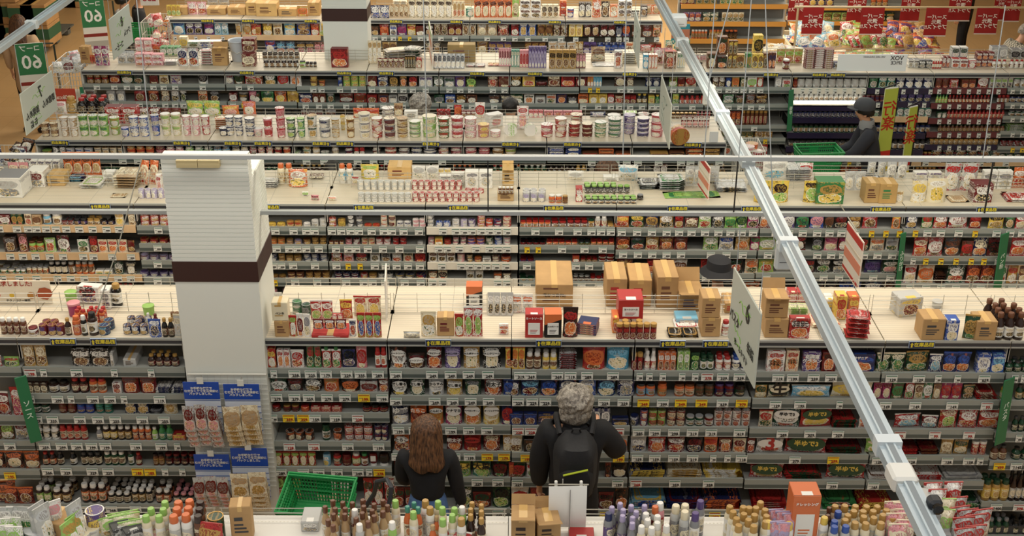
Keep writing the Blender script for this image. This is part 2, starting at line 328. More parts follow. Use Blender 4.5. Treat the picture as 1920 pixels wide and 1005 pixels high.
        part('printed_mark', p_.data('printed_mark'))
        if 'open' in o:
            for sg in (-1, 1):
                fb = MB(); fb.box(-w / 2, w / 2, 0, D * .46, 0, .004, cc, Matrix.Translation((0, sg * D / 2, h)) @ Matrix.Rotation(R(0 if sg > 0 else 180), 4, 'Z') @ Matrix.Rotation(R(62 if sg > 0 else 20), 4, 'X')); part('flap', fb.data('flap'))
        return b.data(name), parts
ITEMS = []
ROWN = dict(Dx='packet_box', Ex='sweet_box', Ac='sauce_can', Eg='sweet_bag', Dg='packet_bag')
TAN = {}
def make_item(kind, X0, X1, Yf, zb, hv, n, cs, o, near, phrase, noun, tn, txt=None, mirror=False, side=None):
    """n packs side by side from X0 to X1, front at Yf, standing on zb, hv high as seen from the camera"""
    s, d = int(o.get('s', 1)), int(o.get('d', 1)); wi = (X1 - X0) / n; w = wi * (.955 if kind != 'g' else 1.0); name = noun or NOUN[kind]
    D = float(o['D']) if 'D' in o else dict(p=min(.075, .45 * w), s=min(.07, .5 * w), g=min(.07, .34 * w), x=min(w * .9, .075), k=min(w, .3), f=.12, q=.7 * w).get(kind, w)
    see = dict(b=.5, j=.75, c=.8, n=.8, u=.8, w=.8, t=.8, p=.2, g=.2, s=.3, q=.5, x=.8, k=1, f=.9).get(kind, 1) * D * tn
    h = max((hv - see) / s, (hv / s) * .3, .008)
    if kind == 'f': h = max(hv - see, .35 * hv) / s
    if kind in 'bj' and d > 1: h = max(hv - see - (d - 1) * D * tn, hv * .4)
    if 'H' in o: h = float(o['H']) / s
    me, parts = proto(kind, w, h, D, cs, near, name, o)
    first = None; ln = R(float(o.get('l', 0))); rz = R(float(o.get('r', 0)))
    jit = {'g': 5, 'p': 3, 'f': 4, 'c': 30, 'j': 12, 'u': 25, 'w': 30, 'b': 12}.get(kind, 1.2)
    for k in range(d):
        for i in range(n):
            for q in range(s):
                if k and random.random() < .12 and q == s - 1: continue
                x = X0 + wi * (i + .5) + (wi * .12 * random.uniform(-1, 1) if k else 0); y = Yf + D / 2 + k * D * 1.04; z = zb + q * h * 1.002
                if kind == 'f': x += random.uniform(-.03, .03) * w; y += random.uniform(-.02, .02) * D
                if first is None:
                    ob = link(name, me); first = ob
                    for pn, pm, pl in parts: link(pn, pm, ob, pl)
                    if txt:
                        sz = w * .92 / max(1.2, len(txt.replace('~', ' ').replace('_', '\n').split('\n')[0])) if kind != 'k' else w * .8 / max(2, len(txt)); vz = h * (.72 if kind != 'k' else .42)
                        if 'tz' in o: vz = h * float(o['tz'])
                        if 'ts' in o: sz *= float(o['ts'])
                        yo = -D / 2 - .003 if kind in 'xk' else -D * .36 - .012
                        if kind in 'pg':
                            lb = MB(); lb.lathe([(w * .46, 0), (w * .46, .004)], plain(o.get('tb', 'wht'), .4), 18, Matrix.Translation((0, yo + .004, vz)) @ Matrix.Rotation(R(90), 4, 'X') @ Matrix.Diagonal((1, .42 if 'tall' not in o else .8, 1, 1))); link('title_panel', lb.data('title_panel'), ob)
                        text(txt.replace('~', ' ').replace('_', '\n'), sz, plain(o.get('tc', 'blk')), ob, (0, yo - .002, vz), mirror=mirror, bold=.03)
                else: ob = copy_tree(first)
                ob.location = (x, y, z); ob.rotation_euler = (-ln, 0, rz + R(random.uniform(-jit, jit)))
                pos = []
                if s > 1: pos.append('lowest' if q == 0 else 'topmost' if q == s - 1 else 'middle' if s == 3 else ordn(q + 1))
                if d > 1 and k: pos.append(('back' if k == d - 1 else 'middle') + '-row')
                ITEMS.append((ob, kind, cs, name, phrase, ' '.join(pos), x, y, z))
    return first
ADJ = dict(b='label', j='label', c='print', n='lid', u='print', w='print', t='lid', p='print', g='print', x='print', k='print', f='print', s='print', q='label')
def label_items():
    groups = {}
    for it in ITEMS:
        ob, kind, cs, name, phrase, pos, x, y, z = it
        c1 = COLS[cs[0]][1] if cs[0] in COLS else 'tan'; nn = name.replace('_', ' ')
        d = ' '.join(filter(None, [pos, c1, nn]))
        if len(cs) > 1 and cs[1] in COLS and kind != 'k': d += ', ' + COLS[cs[1]][1] + ' ' + ADJ[kind]
        if len((d + ' ' + phrase).split()) > 12: d = ' '.join(filter(None, [pos, c1, nn]))
        if kind in 'bj' and len(cs) > 2: d = ' '.join(filter(None, [pos, COLS[cs[2]][1] + '-' + ('capped' if kind == 'b' else 'lidded'), c1, nn]))
        if len((d + ' ' + phrase).split()) > 13: d = ' '.join(filter(None, [pos, c1, nn.split()[-1]]))
        groups.setdefault((phrase, d), []).append(it)
    for (phrase, d), its in groups.items():
        its.sort(key=lambda t: (round(t[6], 2), t[7], t[8]))
        for i, t in enumerate(its):
            n = len(its); lab = d + (', %s of %s' % (ordn(i + 1), num(n)) if n > 1 else '') + ' ' + phrase
            if n > 1 and len(lab.split()) <= 14: lab = lab.replace(' of %s ' % num(n), ' of %s from left ' % num(n))
            tag(t[0], lab, t[3].split('_')[-1])
            if n > 1: t[0]['group'] = ((t[3].replace('_', ' ') + ('es ' if t[3][-1] in 'xh' else 's ')) + phrase)
# ------------------------------------------------------------------ shelving
dk = bpy.data.materials.new('ribbed_deck'); dk.use_nodes = True; _n = dk.node_tree; _b = _n.nodes['Principled BSDF']; _b.inputs['Roughness'].default_value = .4
_t = _n.nodes.new('ShaderNodeTexCoord'); _k = _n.nodes.new('ShaderNodeTexBrick'); _k.offset = 0; _k.inputs['Scale'].default_value = 1; _k.inputs['Brick Width'].default_value = .45; _k.inputs['Row Height'].default_value = .03; _k.inputs['Mortar Size'].default_value = .0022
_k.inputs['Color1'].default_value = C('d2c8b4'); _k.inputs['Color2'].default_value = C('cec3ae'); _k.inputs['Mortar'].default_value = C('a6a193'); _n.links.new(_t.outputs['Object'], _k.inputs['Vector']); _n.links.new(_k.outputs[0], _b.inputs['Base Color'])
G = dict(deck=dk, board=mat('9b9d98', .5), rail=mat('8d938e', .35), rail2=mat('4d5654', .4), back=mat('77766f', .6), dark=mat('33353a', .4), post=mat('c2c1b8', .4), wood=mat('d0b189', .55, noise=.12, nscale=6), maroon=mat('5e2a2e', .5),
         wire=mat('b9b6ab', .3, .5), plinth=mat('3b3b3c', .6), white=mat('d8d4c6', .45), bk=mat('2c2c2c', .6), purple=mat('1f1b38', .3))
ROWY = dict(A=7.65, B=10.1, C=11.75, D=14.2, E=16.65, F=17.7)  # rows above the long rail are a mirror image built as solid shelving
BAYS = {}
ZD = 1.65
def bay(key, row, x0, x1, y, label, depth=.86, ztop=ZD, rail='rail', back=True, zfloor=0.0, divider=True, backcol='back', deckmat=None):
    Y = ROWY[row]; X0, X1 = at_Y(x0, y, Y).x, at_Y(x1, y, Y).x
    e = empty('shelf_unit', ((X0 + X1) / 2, Y, 0)); tag(e, label, 'shelf', 'shelf units of the shop aisles'); W = X1 - X0; h = W / 2
    B = dict(e=e, X0=X0, X1=X1, Y=Y, W=W, depth=depth, rail=rail, ztop=ztop, row=row); BAYS[key] = B; cy = depth / 2
    b = MB(); b.box(-h, h, cy - .012, cy + .012, .1, ztop - .02, G[backcol]); b.build('back_panel', e)
    for sx in (-1, 1):
        b = MB(); b.box(sx * h - .012, sx * h + .012, cy - .03, cy + .03, 0, ztop, G['post']); b.box(sx * h - .008, sx * h + .008, .012, cy, ztop - .16, ztop - .02, G['post']); b.build('upright', e)
    b = MB(); b.box(-h, h, .02, depth - .02, 0, .1, G['plinth']); b.build('plinth', e)
    if ztop:
        b = MB(); b.box(-h + .002, h - .002, 0, depth, ztop - .02, ztop, deckmat or G['deck']); b.box(-h + .002, h - .002, -.008, 0, ztop - .03, ztop - .004, G['dark']); b.box(-h + .002, h - .002, -.009, .004, ztop - .004, ztop + .012, G['board']); b.box(-h + .002, h - .002, -.01, -.002, ztop - .042, ztop - .03, G['board'])
        b.build('stock_deck', e)
        if divider:
            w = MB()
            for k in range(4): w.tube([(-h + .01, cy, ztop + .035 + k * .034), (h - .01, cy, ztop + .035 + k * .034)], .0028, G['wire'], 4)
            nn = max(3, int(W / .16))
            for k in range(nn + 1): x = -h + .01 + (W - .02) * k / nn; w.tube([(x, cy, ztop), (x, cy, ztop + .15)], .0026, G['wire'], 4)
            w.build('wire_divider', e)
            w = MB()
            for k in range(2): w.tube([(-h + .01, depth - .01, ztop + .03 + k * .035), (h - .01, depth - .01, ztop + .03 + k * .035)], .0028, G['wire'], 4)
            for k in range(5): x = -h + .01 + (W - .02) * k / 4; w.tube([(x, depth - .01, ztop), (x, depth - .01, ztop + .07)], .0028, G['wire'], 4)
            w.build('wire_fence', e)
    return B
TAGM = [plain('d6d8d2', .4), plain('e6c82e', .4), plain('4b7a66', .5), plain('8a1d16', .5)]
def price_tag(B, X, z, w=.078, h=.055, price=None, yellow=False, red=False, mirror=False, near=False):
    k = ('tag', w, h, yellow, red, near)
    if k not in FONTS:
        b = MB(); b.box(-w / 2, w / 2, -.004, 0, 0, h, TAGM[1] if yellow else TAGM[0]); b.box(-w / 2 + .004, w * .45, -.005, -.003, h * .86, h * .96, TAGM[3] if yellow or red else TAGM[2])
        g = plain('6f716e'); b.box(-w * .3, w * .25, -.005, -.003, h * .1, h * .17, g); b.box(-w * .42, -w * .15, -.005, -.003, h * .5, h * .57, g)
        if not near: b.box(-w * .08, w * .4, -.005, -.003, h * .25, h * .5, plain('4a4a48'))
        FONTS[k] = b.data('price_tag')
    o = link('price_tag', FONTS[k], B['e'], (X - B['e'].location.x, -.018, z)); o['label'] = ('yellow' if yellow else 'white') + ' price tag'
    if near and price: text(price, h * .52, plain('a01c14' if red or yellow else '1c1c1c'), o, (w * .13, -.0065, h * .38), name='price', mirror=mirror, bold=.03)
    return o
def add_shelf(keys, z, depth=.36, rail=None, hollow=False):
    for key in keys.split():
        B = BAYS[key]; h = B['W'] / 2; b = MB(); b.box(-h + .008, h - .008, .004, depth, z - .018, z, G['board']); b.build('shelf_board', B['e'])
        rc = rail or B['rail']; b = MB()
        if rc == 'rail':
            b.box(-h + .004, h - .004, -.012, .002, z - .03, z + .012, G['rail']); b.box(-h + .004, h - .004, -.014, .002, z - .058, z - .031, G['rail2']); b.box(-h + .004, h - .004, -.016, .0, z - .0635, z - .058, G['board'])
        else: b.box(-h + .004, h - .004, -.014, .002, z - .06, z + .008, G[rc])
        b.build('price_rail', B['e'])
def parse(line):
    body, _, noun = line.partition('|'); t = body.split(); return t, (noun.strip() or None)
def opts(ts):
    o = {}
    for t in ts:
        if '=' in t: k, v = t.split('=', 1); o[k] = v
        elif t[0] in 'sdlr' and t[1:].lstrip('-').isdigit(): o[t[0]] = t[1:]
        else: o[t] = 1
    return o
ADJX = {'A': 1, '0': 1}
def shelf(keys, crop, yrail, phrase, lines, names='', depth=.36, rail=None, board=True, mirror=False, tags=None, zoff=0, autotag=True, tagw=.07):
    ox, oy, sc = crop; bs = [BAYS[k] for k in keys.split()]; Y = bs[0]['Y']; row = bs[0]['row']; near = row == 'A'
    P = lambda x, y: (ox + x / sc, oy + y / sc)
    xm = (bs[0]['X0'] + bs[-1]['X1']) / 2; zc = at_Y(CX + xm / 14 * F, oy + yrail / sc, Y).z; z = zc + zoff
    if board: add_shelf(keys, z, depth, rail)
    nm = dict(p.split('=') for p in names.split()); Yf = Y + .015; tn = (CAMZ - z) / Y
    TX = [at_Y(ox + float(t.split(':')[0]) / sc, oy + yrail / sc, Y).x for t in (tags or '').split()]
    for line in lines.strip().split('\n'):
        line = line.strip()
        if not line: continue
        t, noun = parse(line); x0, x1, yt, kind, n, cs = float(t[0]), float(t[1]), float(t[2]), t[3], int(t[4]), t[5].split('/'); o = opts(t[6:])
        px0, py = P(x0, yt); px1, _ = P(x1, yt); a, b_ = at_Y(px0, py, Yf), at_Y(px1, py, Yf)
        hv = (a.z + b_.z) / 2 - z
        make_item(kind, a.x, b_.x, Yf, z + .001, hv, n, cs, o, near, phrase, noun or nm.get(kind) or ROWN.get(row + kind), tn, o.get('t'), mirror or 'mir' in o)
        if autotag and 'nt' not in o and (near is False):
            for B in bs:
                xc = (a.x + b_.x) / 2
                if B['X0'] + .04 < xc < B['X1'] - .04:
                    m = max(1, round((b_.x - a.x) / .26))
                    for i in range(m):
                        if all(abs(a.x + (b_.x - a.x) * (i + .5) / m - q) > .085 for q in TX): price_tag(B, a.x + (b_.x - a.x) * (i + .5) / m, z - .058, tagw, .058, yellow='Y' in o)
    if tags:
        for t in tags.split():
            x, p = t.split(':'); X = at_Y(ox + float(x) / sc, oy + yrail / sc, Y).x; y_ = 'Y' in p; r_ = 'R' in p; p = p.strip('YR')
            for B in bs:
                if B['X0'] <= X < B['X1']: price_tag(B, X, z - .06, .082 if p != '-' else .044, .058, None if p in '-' else p + '.', y_, r_, near=p not in '-'); break
    return z
def deck(row, crop, phrase, lines, names='', z=ZD, mirror=False, near=None):
    ox, oy, sc = crop; near = row == 'A' if near is None else near; nm = dict(p.split('=') for p in names.split())
    for line in lines.strip().split('\n'):
        line = line.strip()
        if not line: continue
        t, noun = parse(line); x0, x1, yb, yt, kind, n, cs = float(t[0]), float(t[1]), float(t[2]), float(t[3]), t[4], int(t[5]), t[6].split('/'); o = opts(t[7:])
        zb = z + float(o.get('z', 0)); a, b_ = at_Z(ox + x0 / sc, oy + yb / sc, zb), at_Z(ox + x1 / sc, oy + yb / sc, zb); Yf = (a.y + b_.y) / 2
        lo = ROWY.get(row, 0) + .012
        if Yf < lo: Yf = lo
        a, b_ = at_Y(ox + x0 / sc, oy + yb / sc, Yf), at_Y(ox + x1 / sc, oy + yb / sc, Yf)
        hv = at_Y(ox + x0 / sc, oy + yt / sc, Yf).z - zb
        make_item(kind, a.x, b_.x, Yf, zb + .001, hv, n, cs, o, near, phrase, noun or nm.get(kind) or ROWN.get(row + kind), (CAMZ - zb) / Yf, o.get('t'), mirror or 'mir' in o)
SIGNM = (plain('1d2748', .4), plain('d9c93a', .5), plain('9fb0c8', .4))
STOCK = []
def stock_sign(row, crop, xs, y, mirror=False, where='', yellow=True):
    ox, oy, sc = crop; Y = ROWY[row]
    for x in xs:
        X = at_Y(ox + x / sc, oy + y / sc, Y).x; s = -1 if mirror else 1
        b = MB(); b.box(-.088, .088, -.004, .004, -.026, .026, SIGNM[2]); b.box(-.085, .085, -.0055, -.003, -.023, .023, SIGNM[0])
        o = b.build('stock_sign', None, (X, Y - .016, ZD - .012)); a = MB()
        a.add([(-.068 * s - .006, -.007, -.018), (-.068 * s + .006, -.007, -.018), (-.068 * s + .006, -.007, .004), (-.068 * s - .006, -.007, .004)], [(0, 1, 2, 3)], SIGNM[1]); a.add([(-.068 * s - .012, -.007, .002), (-.068 * s + .012, -.007, .002), (-.068 * s, -.007, .019)], [(0, 1, 2)], SIGNM[1])
        a.build('arrow', o); text('在庫品棚', .034, SIGNM[1], o, (.014 * s, -.0065, .001), mirror=mirror, bold=.025)
        STOCK.append((o, X, where))
def label_stock():
    g = {}
    for o, X, w in STOCK: g.setdefault(w, []).append((X, o))
    for w, l in g.items():
        l.sort(key=lambda t: t[0])
        for i, (X, o) in enumerate(l): tag(o, 'navy sign with yellow lettering, %s of %s, %s' % (ordn(i + 1), num(len(l)), w), 'sign', 'stock signs along the ' + w)
# ------------------------------------------------------------------ what stands where, read off shelf by shelf
c1, c2, c3, c4 = [(480 * i, 0, 3.35) for i in range(4)]
d1, d2, d3, d4 = [(480 * i, 290, 3.35) for i in range(4)]
e1, e2, e3, e4 = [(480 * i, 540, 4) for i in range(4)]
f1, f2, f3, f4 = [(480 * i, 765, 4) for i in range(4)]
for k, x0, x1, lab in (('A0', -70, 43, 'shelf unit of red snack bags at the far left edge'), ('A1', 44, 349, 'grey shelf unit of bottled sauces directly left of the tall white pillar'),
                       ('A2', 502, 728, 'grey shelf unit of tomato goods directly right of the white pillar'), ('A3', 729, 959, 'grey shelf unit of pasta sauces in front of the woman in black'),
                       ('A4', 959, 1187, 'grey shelf unit in front of the man with the backpack'), ('A5', 1188, 1413, 'grey shelf unit of sauce jars right of the man with the backpack'),
                       ('A6', 1414, 1651, 'grey shelf unit of gratin boxes and bagged pasta, crossed by the rail'), ('A7', 1652, 1884, 'grey shelf unit of dry pasta left of the oil bottles'),
                       ('A8', 1885, 2010, 'shelf unit of oil bottles at the right edge behind a green marker')): bay(k, 'A', x0, x1, 700, lab)
for k, x0, x1, lab in (('B1', -110, 256, 'shelf unit of jams with wooden price rails behind the poster'), ('B2', 257, 400, 'narrow shelf unit of canned goods just left of the white pillar'),
                       ('B3', 401, 612, 'shelf unit of fish cans just right of the white pillar'), ('B4', 613, 798, 'shelf unit of meat cans, second right of the pillar'),
                       ('B5', 799, 972, 'shelf unit with cream price rails between canned goods'), ('B6', 973, 1154, 'shelf unit of small red lidded jars behind the big carton'),
                       ('B7', 1155, 1423, 'shelf unit of colourful seasoning bags behind the tall cartons'), ('B8', 1424, 1692, 'shelf unit of rice topping bags right of the diagonal rail'),
                       ('B9', 1693, 1950, 'shelf unit of bagged seasonings between two green markers')): bay(k, 'B', x0, x1, 430, lab, rail='wood' if k == 'B1' else 'white' if k == 'B5' else 'rail')
for i, (x0, x1) in enumerate(((66, 227), (228, 389), (390, 548), (549, 707), (708, 867), (868, 1025), (1026, 1185), (1186, 1362))):
    bay('C%d' % (i + 1), 'C', x0, x1, 265, 'shelf unit stacked with noodle cups, %s from the left above the long rail' % ordn(i + 1))
for i, (x0, x1) in enumerate(((152, 268), (269, 420), (421, 553), (554, 686), (687, 822), (823, 955), (956, 1087), (1088, 1217), (1218, 1324), (1325, 1486), (1487, 1629), (1630, 1753), (1754, 1894), (1895, 2010))):
    bay('D%d' % (i + 1), 'D', x0, x1, 131, 'shelf unit of packaged food behind the noodle cups, %s from the left' % ordn(i + 1), backcol='bk' if i in (10, 11) else 'back')
for i, (x0, x1) in enumerate(((318, 450), (451, 600), (693, 880), (881, 1060), (1061, 1242))):
    bay('E%d' % (i + 1), 'E', x0, x1, 37, 'farthest shelf unit of coffee and sweets, %s from the left' % ordn(i + 1))
# ---- aisle of the two shoppers
SL = 'left of pillar'; SR = 'right of pillar'
shelf('A1', e1, 604, 'on top shelf ' + SL, '''
148 330 424 p 2 gold/cream/brn |hamburger_mix_pouch
520 808 436 x 2 blk/wht/brn t=ハンバーグ_ヘルパー tc=wht D=.05 ts=1.1 |hamburger_mix_box
812 838 450 x 1 lgry/wht/gry D=.09
900 1000 425 k 1 lgry D=.2
1090 1328 466 b 4 dbrn/dred/gold d2
''', tags='230:198R 330:- 578:249 860:- 1136:-')
shelf('A1', e1, 804, 'on second shelf ' + SL, '''
190 345 700 x 3 dbrn/cream/brn
345 500 690 b 2 dbrn/wht/blk big
515 642 668 b 2 dbrn/dred/red big
650 780 672 b 2 org/cream/red big
832 900 690 x 1 wht/dred/red
900 1165 675 p 2 dred/brn/org
1155 1388 690 f 2 wht/navy/lgrn s4
''', tags='238:- 435:299 536:- 700:299 828:299 933:- 1200:119')
shelf('A1', f1, 57, 'on third shelf ' + SL, '''
225 355 -55 j 2 dgrn/wht/blk
420 555 -60 j 2 brn/dred/dred
558 690 -60 j 2 blu/pur/navy
700 830 -60 j 2 teal/dgrn/grn
915 1105 -75 p 2 navy/cream/gold
1110 1205 -30 f 1 dgry/gry s3
1210 1322 -60 p 1 cream/gold
''', tags='276:429 398:335 602:335 738:335 867:255 1070:255 1232:255')
shelf('A1', f1, 256, 'on fourth shelf ' + SL, '''
240 425 128 b 3 wht/blk/wht big
430 640 125 b 4 red/cream/red big
708 752 140 b 1 gry/wht/wht
755 865 130 b 2 dbrn/yel/wht big
868 972 130 b 2 dbrn/gold/wht big
978 1122 130 b 3 org/dred/wht big
1126 1172 140 b 1 lgrn/wht/wht
1175 1285 120 b 2 grn/teal/grn
1285 1385 170 x 1 org/yel/red top
''', tags='338:259 466:299 580:299 690:199 794:199 1022:199 1212:199 1332:-')
shelf('A1', f1, 446, 'on fifth shelf ' + SL, '''
300 405 325 b 2 dbrn/org/red
410 462 322 b 1 blk/cream/dgry
505 560 322 b 1 blk/wht/dgry
590 748 325 b 3 blk/cream/dgry big
765 925 322 b 3 dgrn/cream/wht big
945 990 320 b 1 dgrn/wht/dgry big
1002 1052 330 b 1 dred/brn/red
1135 1220 335 j 2 brn/gold/dbrn
1225 1460 328 j 4 blk/dred/dred
''', tags='362:566 500:329 696:329 814:229 1034:185Y 1128:185Y 1240:- 1370:-')
shelf('A1', f1, 728, 'on bottom shelf ' + SL, '''
238 352 520 b 2 dbrn/lgrn/wht big d3
362 500 520 b 2 dbrn/gold/wht big d3
580 772 525 b 3 dbrn/org/wht big d2
780 955 535 b 3 blk/cream/wht big d4
965 1068 540 b 2 blk/gold/wht big d3
1072 1122 540 b 1 blk/cream/wht big d3
1145 1260 540 b 2 dbrn/org/wht big d3
1275 1440 540 b 3 blk/gry/pink big d4
''', tags='340:339 480:339 640:339 840:268 1020:258 1230:-')
shelf('A0', e1, 605, 'on top shelf at far left', '''
-60 0 510 g 1 red/wht
10 130 525 p 1 lgrn/red/dgrn l8 |hanging_pouch
''')
shelf('A0', f1, 70, 'on second shelf at far left', '''
-150 50 -120 g 2 dred/wht/red
55 158 -150 p 1 red/wht/mag
''')
shelf('A0', f1, 255, 'on third shelf at far left', '''
-120 85 110 g 2 dred/lgrn/wht
90 195 100 g 1 sil/dred/gry
''', tags='78:289')
shelf('A0', f1, 475, 'on fourth shelf at far left', '''
-120 160 330 g 2 dbrn/org/cream
165 280 330 g 1 brn/org/cream
''', tags='78:195Y')
shelf('A0', f1, 740, 'on bottom shelf at far left', '''
-120 95 560 g 1 brn/org/dred
5 235 600 g 2 dred/org/brn
''')
shelf('A2', e2, 611, 'on top shelf ' + SR, '''
75 140 435 x 1 red/yel/wht
150 250 450 x 2 wht/red/org
250 355 470 p 1 wht/red/red
365 480 435 p 2 grn/red/dgrn l12
485 632 440 s 2 red/wht/grn
640 740 455 g 1 navy/blk/pur
745 828 432 p 1 pink/red/cream
885 975 440 b 2 red/wht/red big
''', tags='135:- 290:258 412:225 525:179 680:229 785:335 915:289')
shelf('A2', e2, 789, 'on second shelf ' + SR, '''
95 228 685 p 1 dgrn/wht/red
235 345 690 g 1 dbrn/dred/gry
350 490 680 p 1 blk/wht/brn
500 620 680 p 1 org/gold/red
632 770 685 p 1 blk/org/cream
775 910 680 x 1 lgry/dred/red D=.05
915 990 680 p 1 dred/wht/org
''', tags='155:279 290:279 398:259 534:279 668:279 810:199Y 948:199')
shelf('A2', f2, 43, 'on third shelf ' + SR, '''
110 178 -35 j 1 dred/brn/red
195 320 -35 j 2 dred/dgrn/gold
328 395 -35 j 1 org/red/red
405 640 -35 x 3 red/cream/red D=.06
795 985 -40 j 3 dbrn/red/blk
''', tags='138:- 246:359Y 355:359Y 443:159 598:159 765:238R')
shelf('A2', f2, 257, 'on fourth shelf ' + SR, '''
212 430 155 c 3 dbrn/org/cream
485 550 110 j 1 dgrn/wht/dgrn
572 640 150 c 1 dbrn/org/wht
655 870 112 c 3 red/wht/org s2
880 990 115 c 2 navy/dred/cream s2
''', tags='252:128R 436:128R 690:138 920:199')
shelf('A2', f2, 448, 'on fifth shelf ' + SR, '''
130 445 330 p 5 red/lgrn/cream tall |ketchup_pouch
495 555 330 c 1 lblu/wht/yel
572 635 330 b 1 red/dgrn/dred big
638 710 330 j 1 dred/brn/dred
712 780 330 b 1 red/lgrn/wht big
782 838 335 b 1 dred/wht/grn big
842 910 335 q 1 dred/wht/wht
912 1000 335 q 1 dbrn/blk/wht
''', tags='188:289 357:249 472:299 608:328 765:349 850:- 925:278Y')
shelf('A2', f2, 740, 'on bottom shelf ' + SR, '''
140 330 500 p 3 dred/lgrn/red
440 700 525 g 3 dred/wht/cream
800 950 530 p 2 red/dgrn/wht
955 1060 520 g 1 red/wht/dgrn
''', tags='190:-Y')
shelf('A3', e2, 614, 'on top pasta sauce shelf', '''
1000 1128 438 p 1 dbrn/wht/org t=ミートソース
1136 1265 495 p 1 dbrn/dred/brn t=ミートソース tz=.6
1275 1392 438 p 1 dred/wht/org t=アラビアータ
1410 1535 440 p 1 pur/lpur/cream t=きのこバター tb=lpur
1550 1680 440 p 1 gold/wht/cream t=カルボナーラ
1695 1840 440 p 1 blk/wht/cream t=ウニクリーム
1870 1960 445 g 1 yel/org/red
''', tags='1050:249 1320:249 1460:249 1595:249 1740:249')
shelf('A3', e2, 815, 'on second pasta sauce shelf', '''
1010 1135 680 p 1 blk/wht/yel t=だし香る
1148 1265 682 p 1 dgrn/wht/cream t=だし香る
1290 1410 680 p 1 sil/wht/blk t=からすみ
1425 1550 685 p 1 gold/wht/yel t=だし香る tz=.66
1562 1690 690 p 1 dgrn/gry/cream
1710 1848 685 p 1 dred/wht/org t=明太子
1855 1935 690 g 1 navy/blu/sil
''', tags='1050:249 1340:249 1475:249 1610:249 1745:249')
shelf('A3', f2, 134, 'on third pasta sauce shelf', '''
1010 1145 -25 p 1 gry/navy/wht t=ゆず tb=gry tc=wht
1150 1280 -28 p 1 org/dred/cream t=たらこ tb=org tc=wht
1290 1405 -25 p 1 org/gold/wht t=にんにく
1415 1545 -28 p 1 mag/wht/cream t=ツナマヨ tall
1555 1690 -28 p 1 gold/cream/org t=ペペロンチーノ tall
1700 1830 -28 p 1 yel/cream/gold t=ガーリックマヨ tall
1840 1930 -25 p 1 navy/red/cream
''', tags='1070:199 1190:199 1463:199 1597:199 1733:198')
shelf('A3', f2, 331, 'on fourth pasta sauce shelf', '''
1030 1150 200 p 1 org/wht/dred t=たらこ
1425 1550 205 p 1 dred/blk/org t=明太子 tb=dred tc=wht
1555 1690 205 p 1 red/dred/org t=ペペロンチーノ tb=red tc=blk
1700 1835 205 p 1 dred/cream/org
1850 1920 205 p 1 gold/wht/cream
''', tags='1060:199 1490:199 1602:199 1735:179Y 1860:179Y')
shelf('A3', f2, 524, 'on fifth pasta sauce shelf', '''
1030 1170 410 p 1 dred/grn/org
1480 1612 400 p 1 lgrn/yel/grn t=梅しそ tb=yel
1620 1765 400 p 1 teal/yel/lgrn t=大葉 tb=yel
1770 1890 400 p 1 blk/dred/grn
1895 1935 410 p 1 red/org/dred
''', tags='1515:219 1660:229 1815:249')
shelf('A3', f2, 757, 'on bottom pasta sauce shelf', '''
1020 1200 600 p 2 dred/dgrn/red
1490 1618 590 p 1 dgrn/wht/lgrn
1622 1765 640 p 1 dred/dgrn/org
1770 1910 590 p 1 dgrn/blk/lgrn
''', tags='1815:239')
AB = 'ahead of backpack man'
shelf('A4', e3, 621, 'on top shelf ' + AB, '''
0 98 440 g 2 yel/org/dred
105 220 455 b 2 brn/cream/wht big d2
228 342 462 b 2 yel/cream/wht big d2
355 490 440 f 1 sil/dred/gry s7
530 708 438 p 1 red/org/brn
712 890 438 p 1 cyan/lblu/cream
''', tags='60:319 138:369 340:369 438:119 563:289 757:289')
shelf('A4', e3, 819, 'on second shelf ' + AB, '''
-20 55 700 p 1 navy/wht/dred
65 205 690 p 1 navy/lblu/dred D=.05
212 345 690 p 1 navy/blu/org
350 490 690 p 1 navy/wht/org
498 638 690 p 1 blu/wht/cream
640 785 690 p 1 navy/lblu/cream
790 930 690 p 1 navy/wht/gry
''', tags='45:229 152:229 250:229 560:229 690:229 835:229')
shelf('A4', f3, 139, 'on third shelf ' + AB, '''
-20 190 25 x 2 navy/blu/dred D=.05
195 330 30 x 1 navy/gold/org D=.05
600 740 -20 x 2 navy/wht/cream D=.05
750 880 60 x 1 navy/blk/gold D=.05
''', tags='45:228R 140:228R 250:228R 797:298R')
shelf('A4', f3, 340, 'on fourth shelf ' + AB, '''
-20 80 215 p 1 cream/wht/brn
88 200 215 x 1 blk/brn/dbrn D=.05
780 872 215 p 1 lgry/org/brn
''', tags='108:199Y 800:199Y')
shelf('A4', f3, 530, 'on fifth shelf ' + AB, '''
-20 105 415 p 1 dgrn/red/brn
108 200 415 p 1 wht/red/grn
700 745 410 p 1 dred/blk/org
752 868 410 p 1 dbrn/blk/cream
''', tags='40:229 792:199')
shelf('A4', f3, 768, 'on bottom shelf ' + AB, '''
-10 130 600 p 1 wht/red/pink
135 200 590 p 1 dred/red/brn
650 768 640 p 1 dred/blk/brn
775 880 600 p 1 dbrn/blk/org
''', tags='680:-Y')
JB = 'in the jar bay'
shelf('A5', e3, 628, 'on top shelf ' + JB, '''
900 988 478 n 2 dred/gold/red |grated_cheese_tin
1000 1090 450 b 2 wht/red/wht d2 |hot_sauce_bottle
1100 1235 470 x 3 org/wht/dred d2 |hot_sauce_box
1245 1340 462 x 2 lgrn/wht/grn d2 |hot_sauce_box
1345 1412 490 p 1 dgrn/lgrn/grn
1420 1525 475 b 2 dgrn/wht/dgrn big d2
1535 1655 480 b 2 wht/red/red big d2 |seasoning_bottle
1660 1790 480 b 2 wht/navy/blu big d2 |seasoning_bottle
''', tags='957:- 1030:- 1130:- 1275:- 1373:- 1463:378R 1580:339 1705:339')
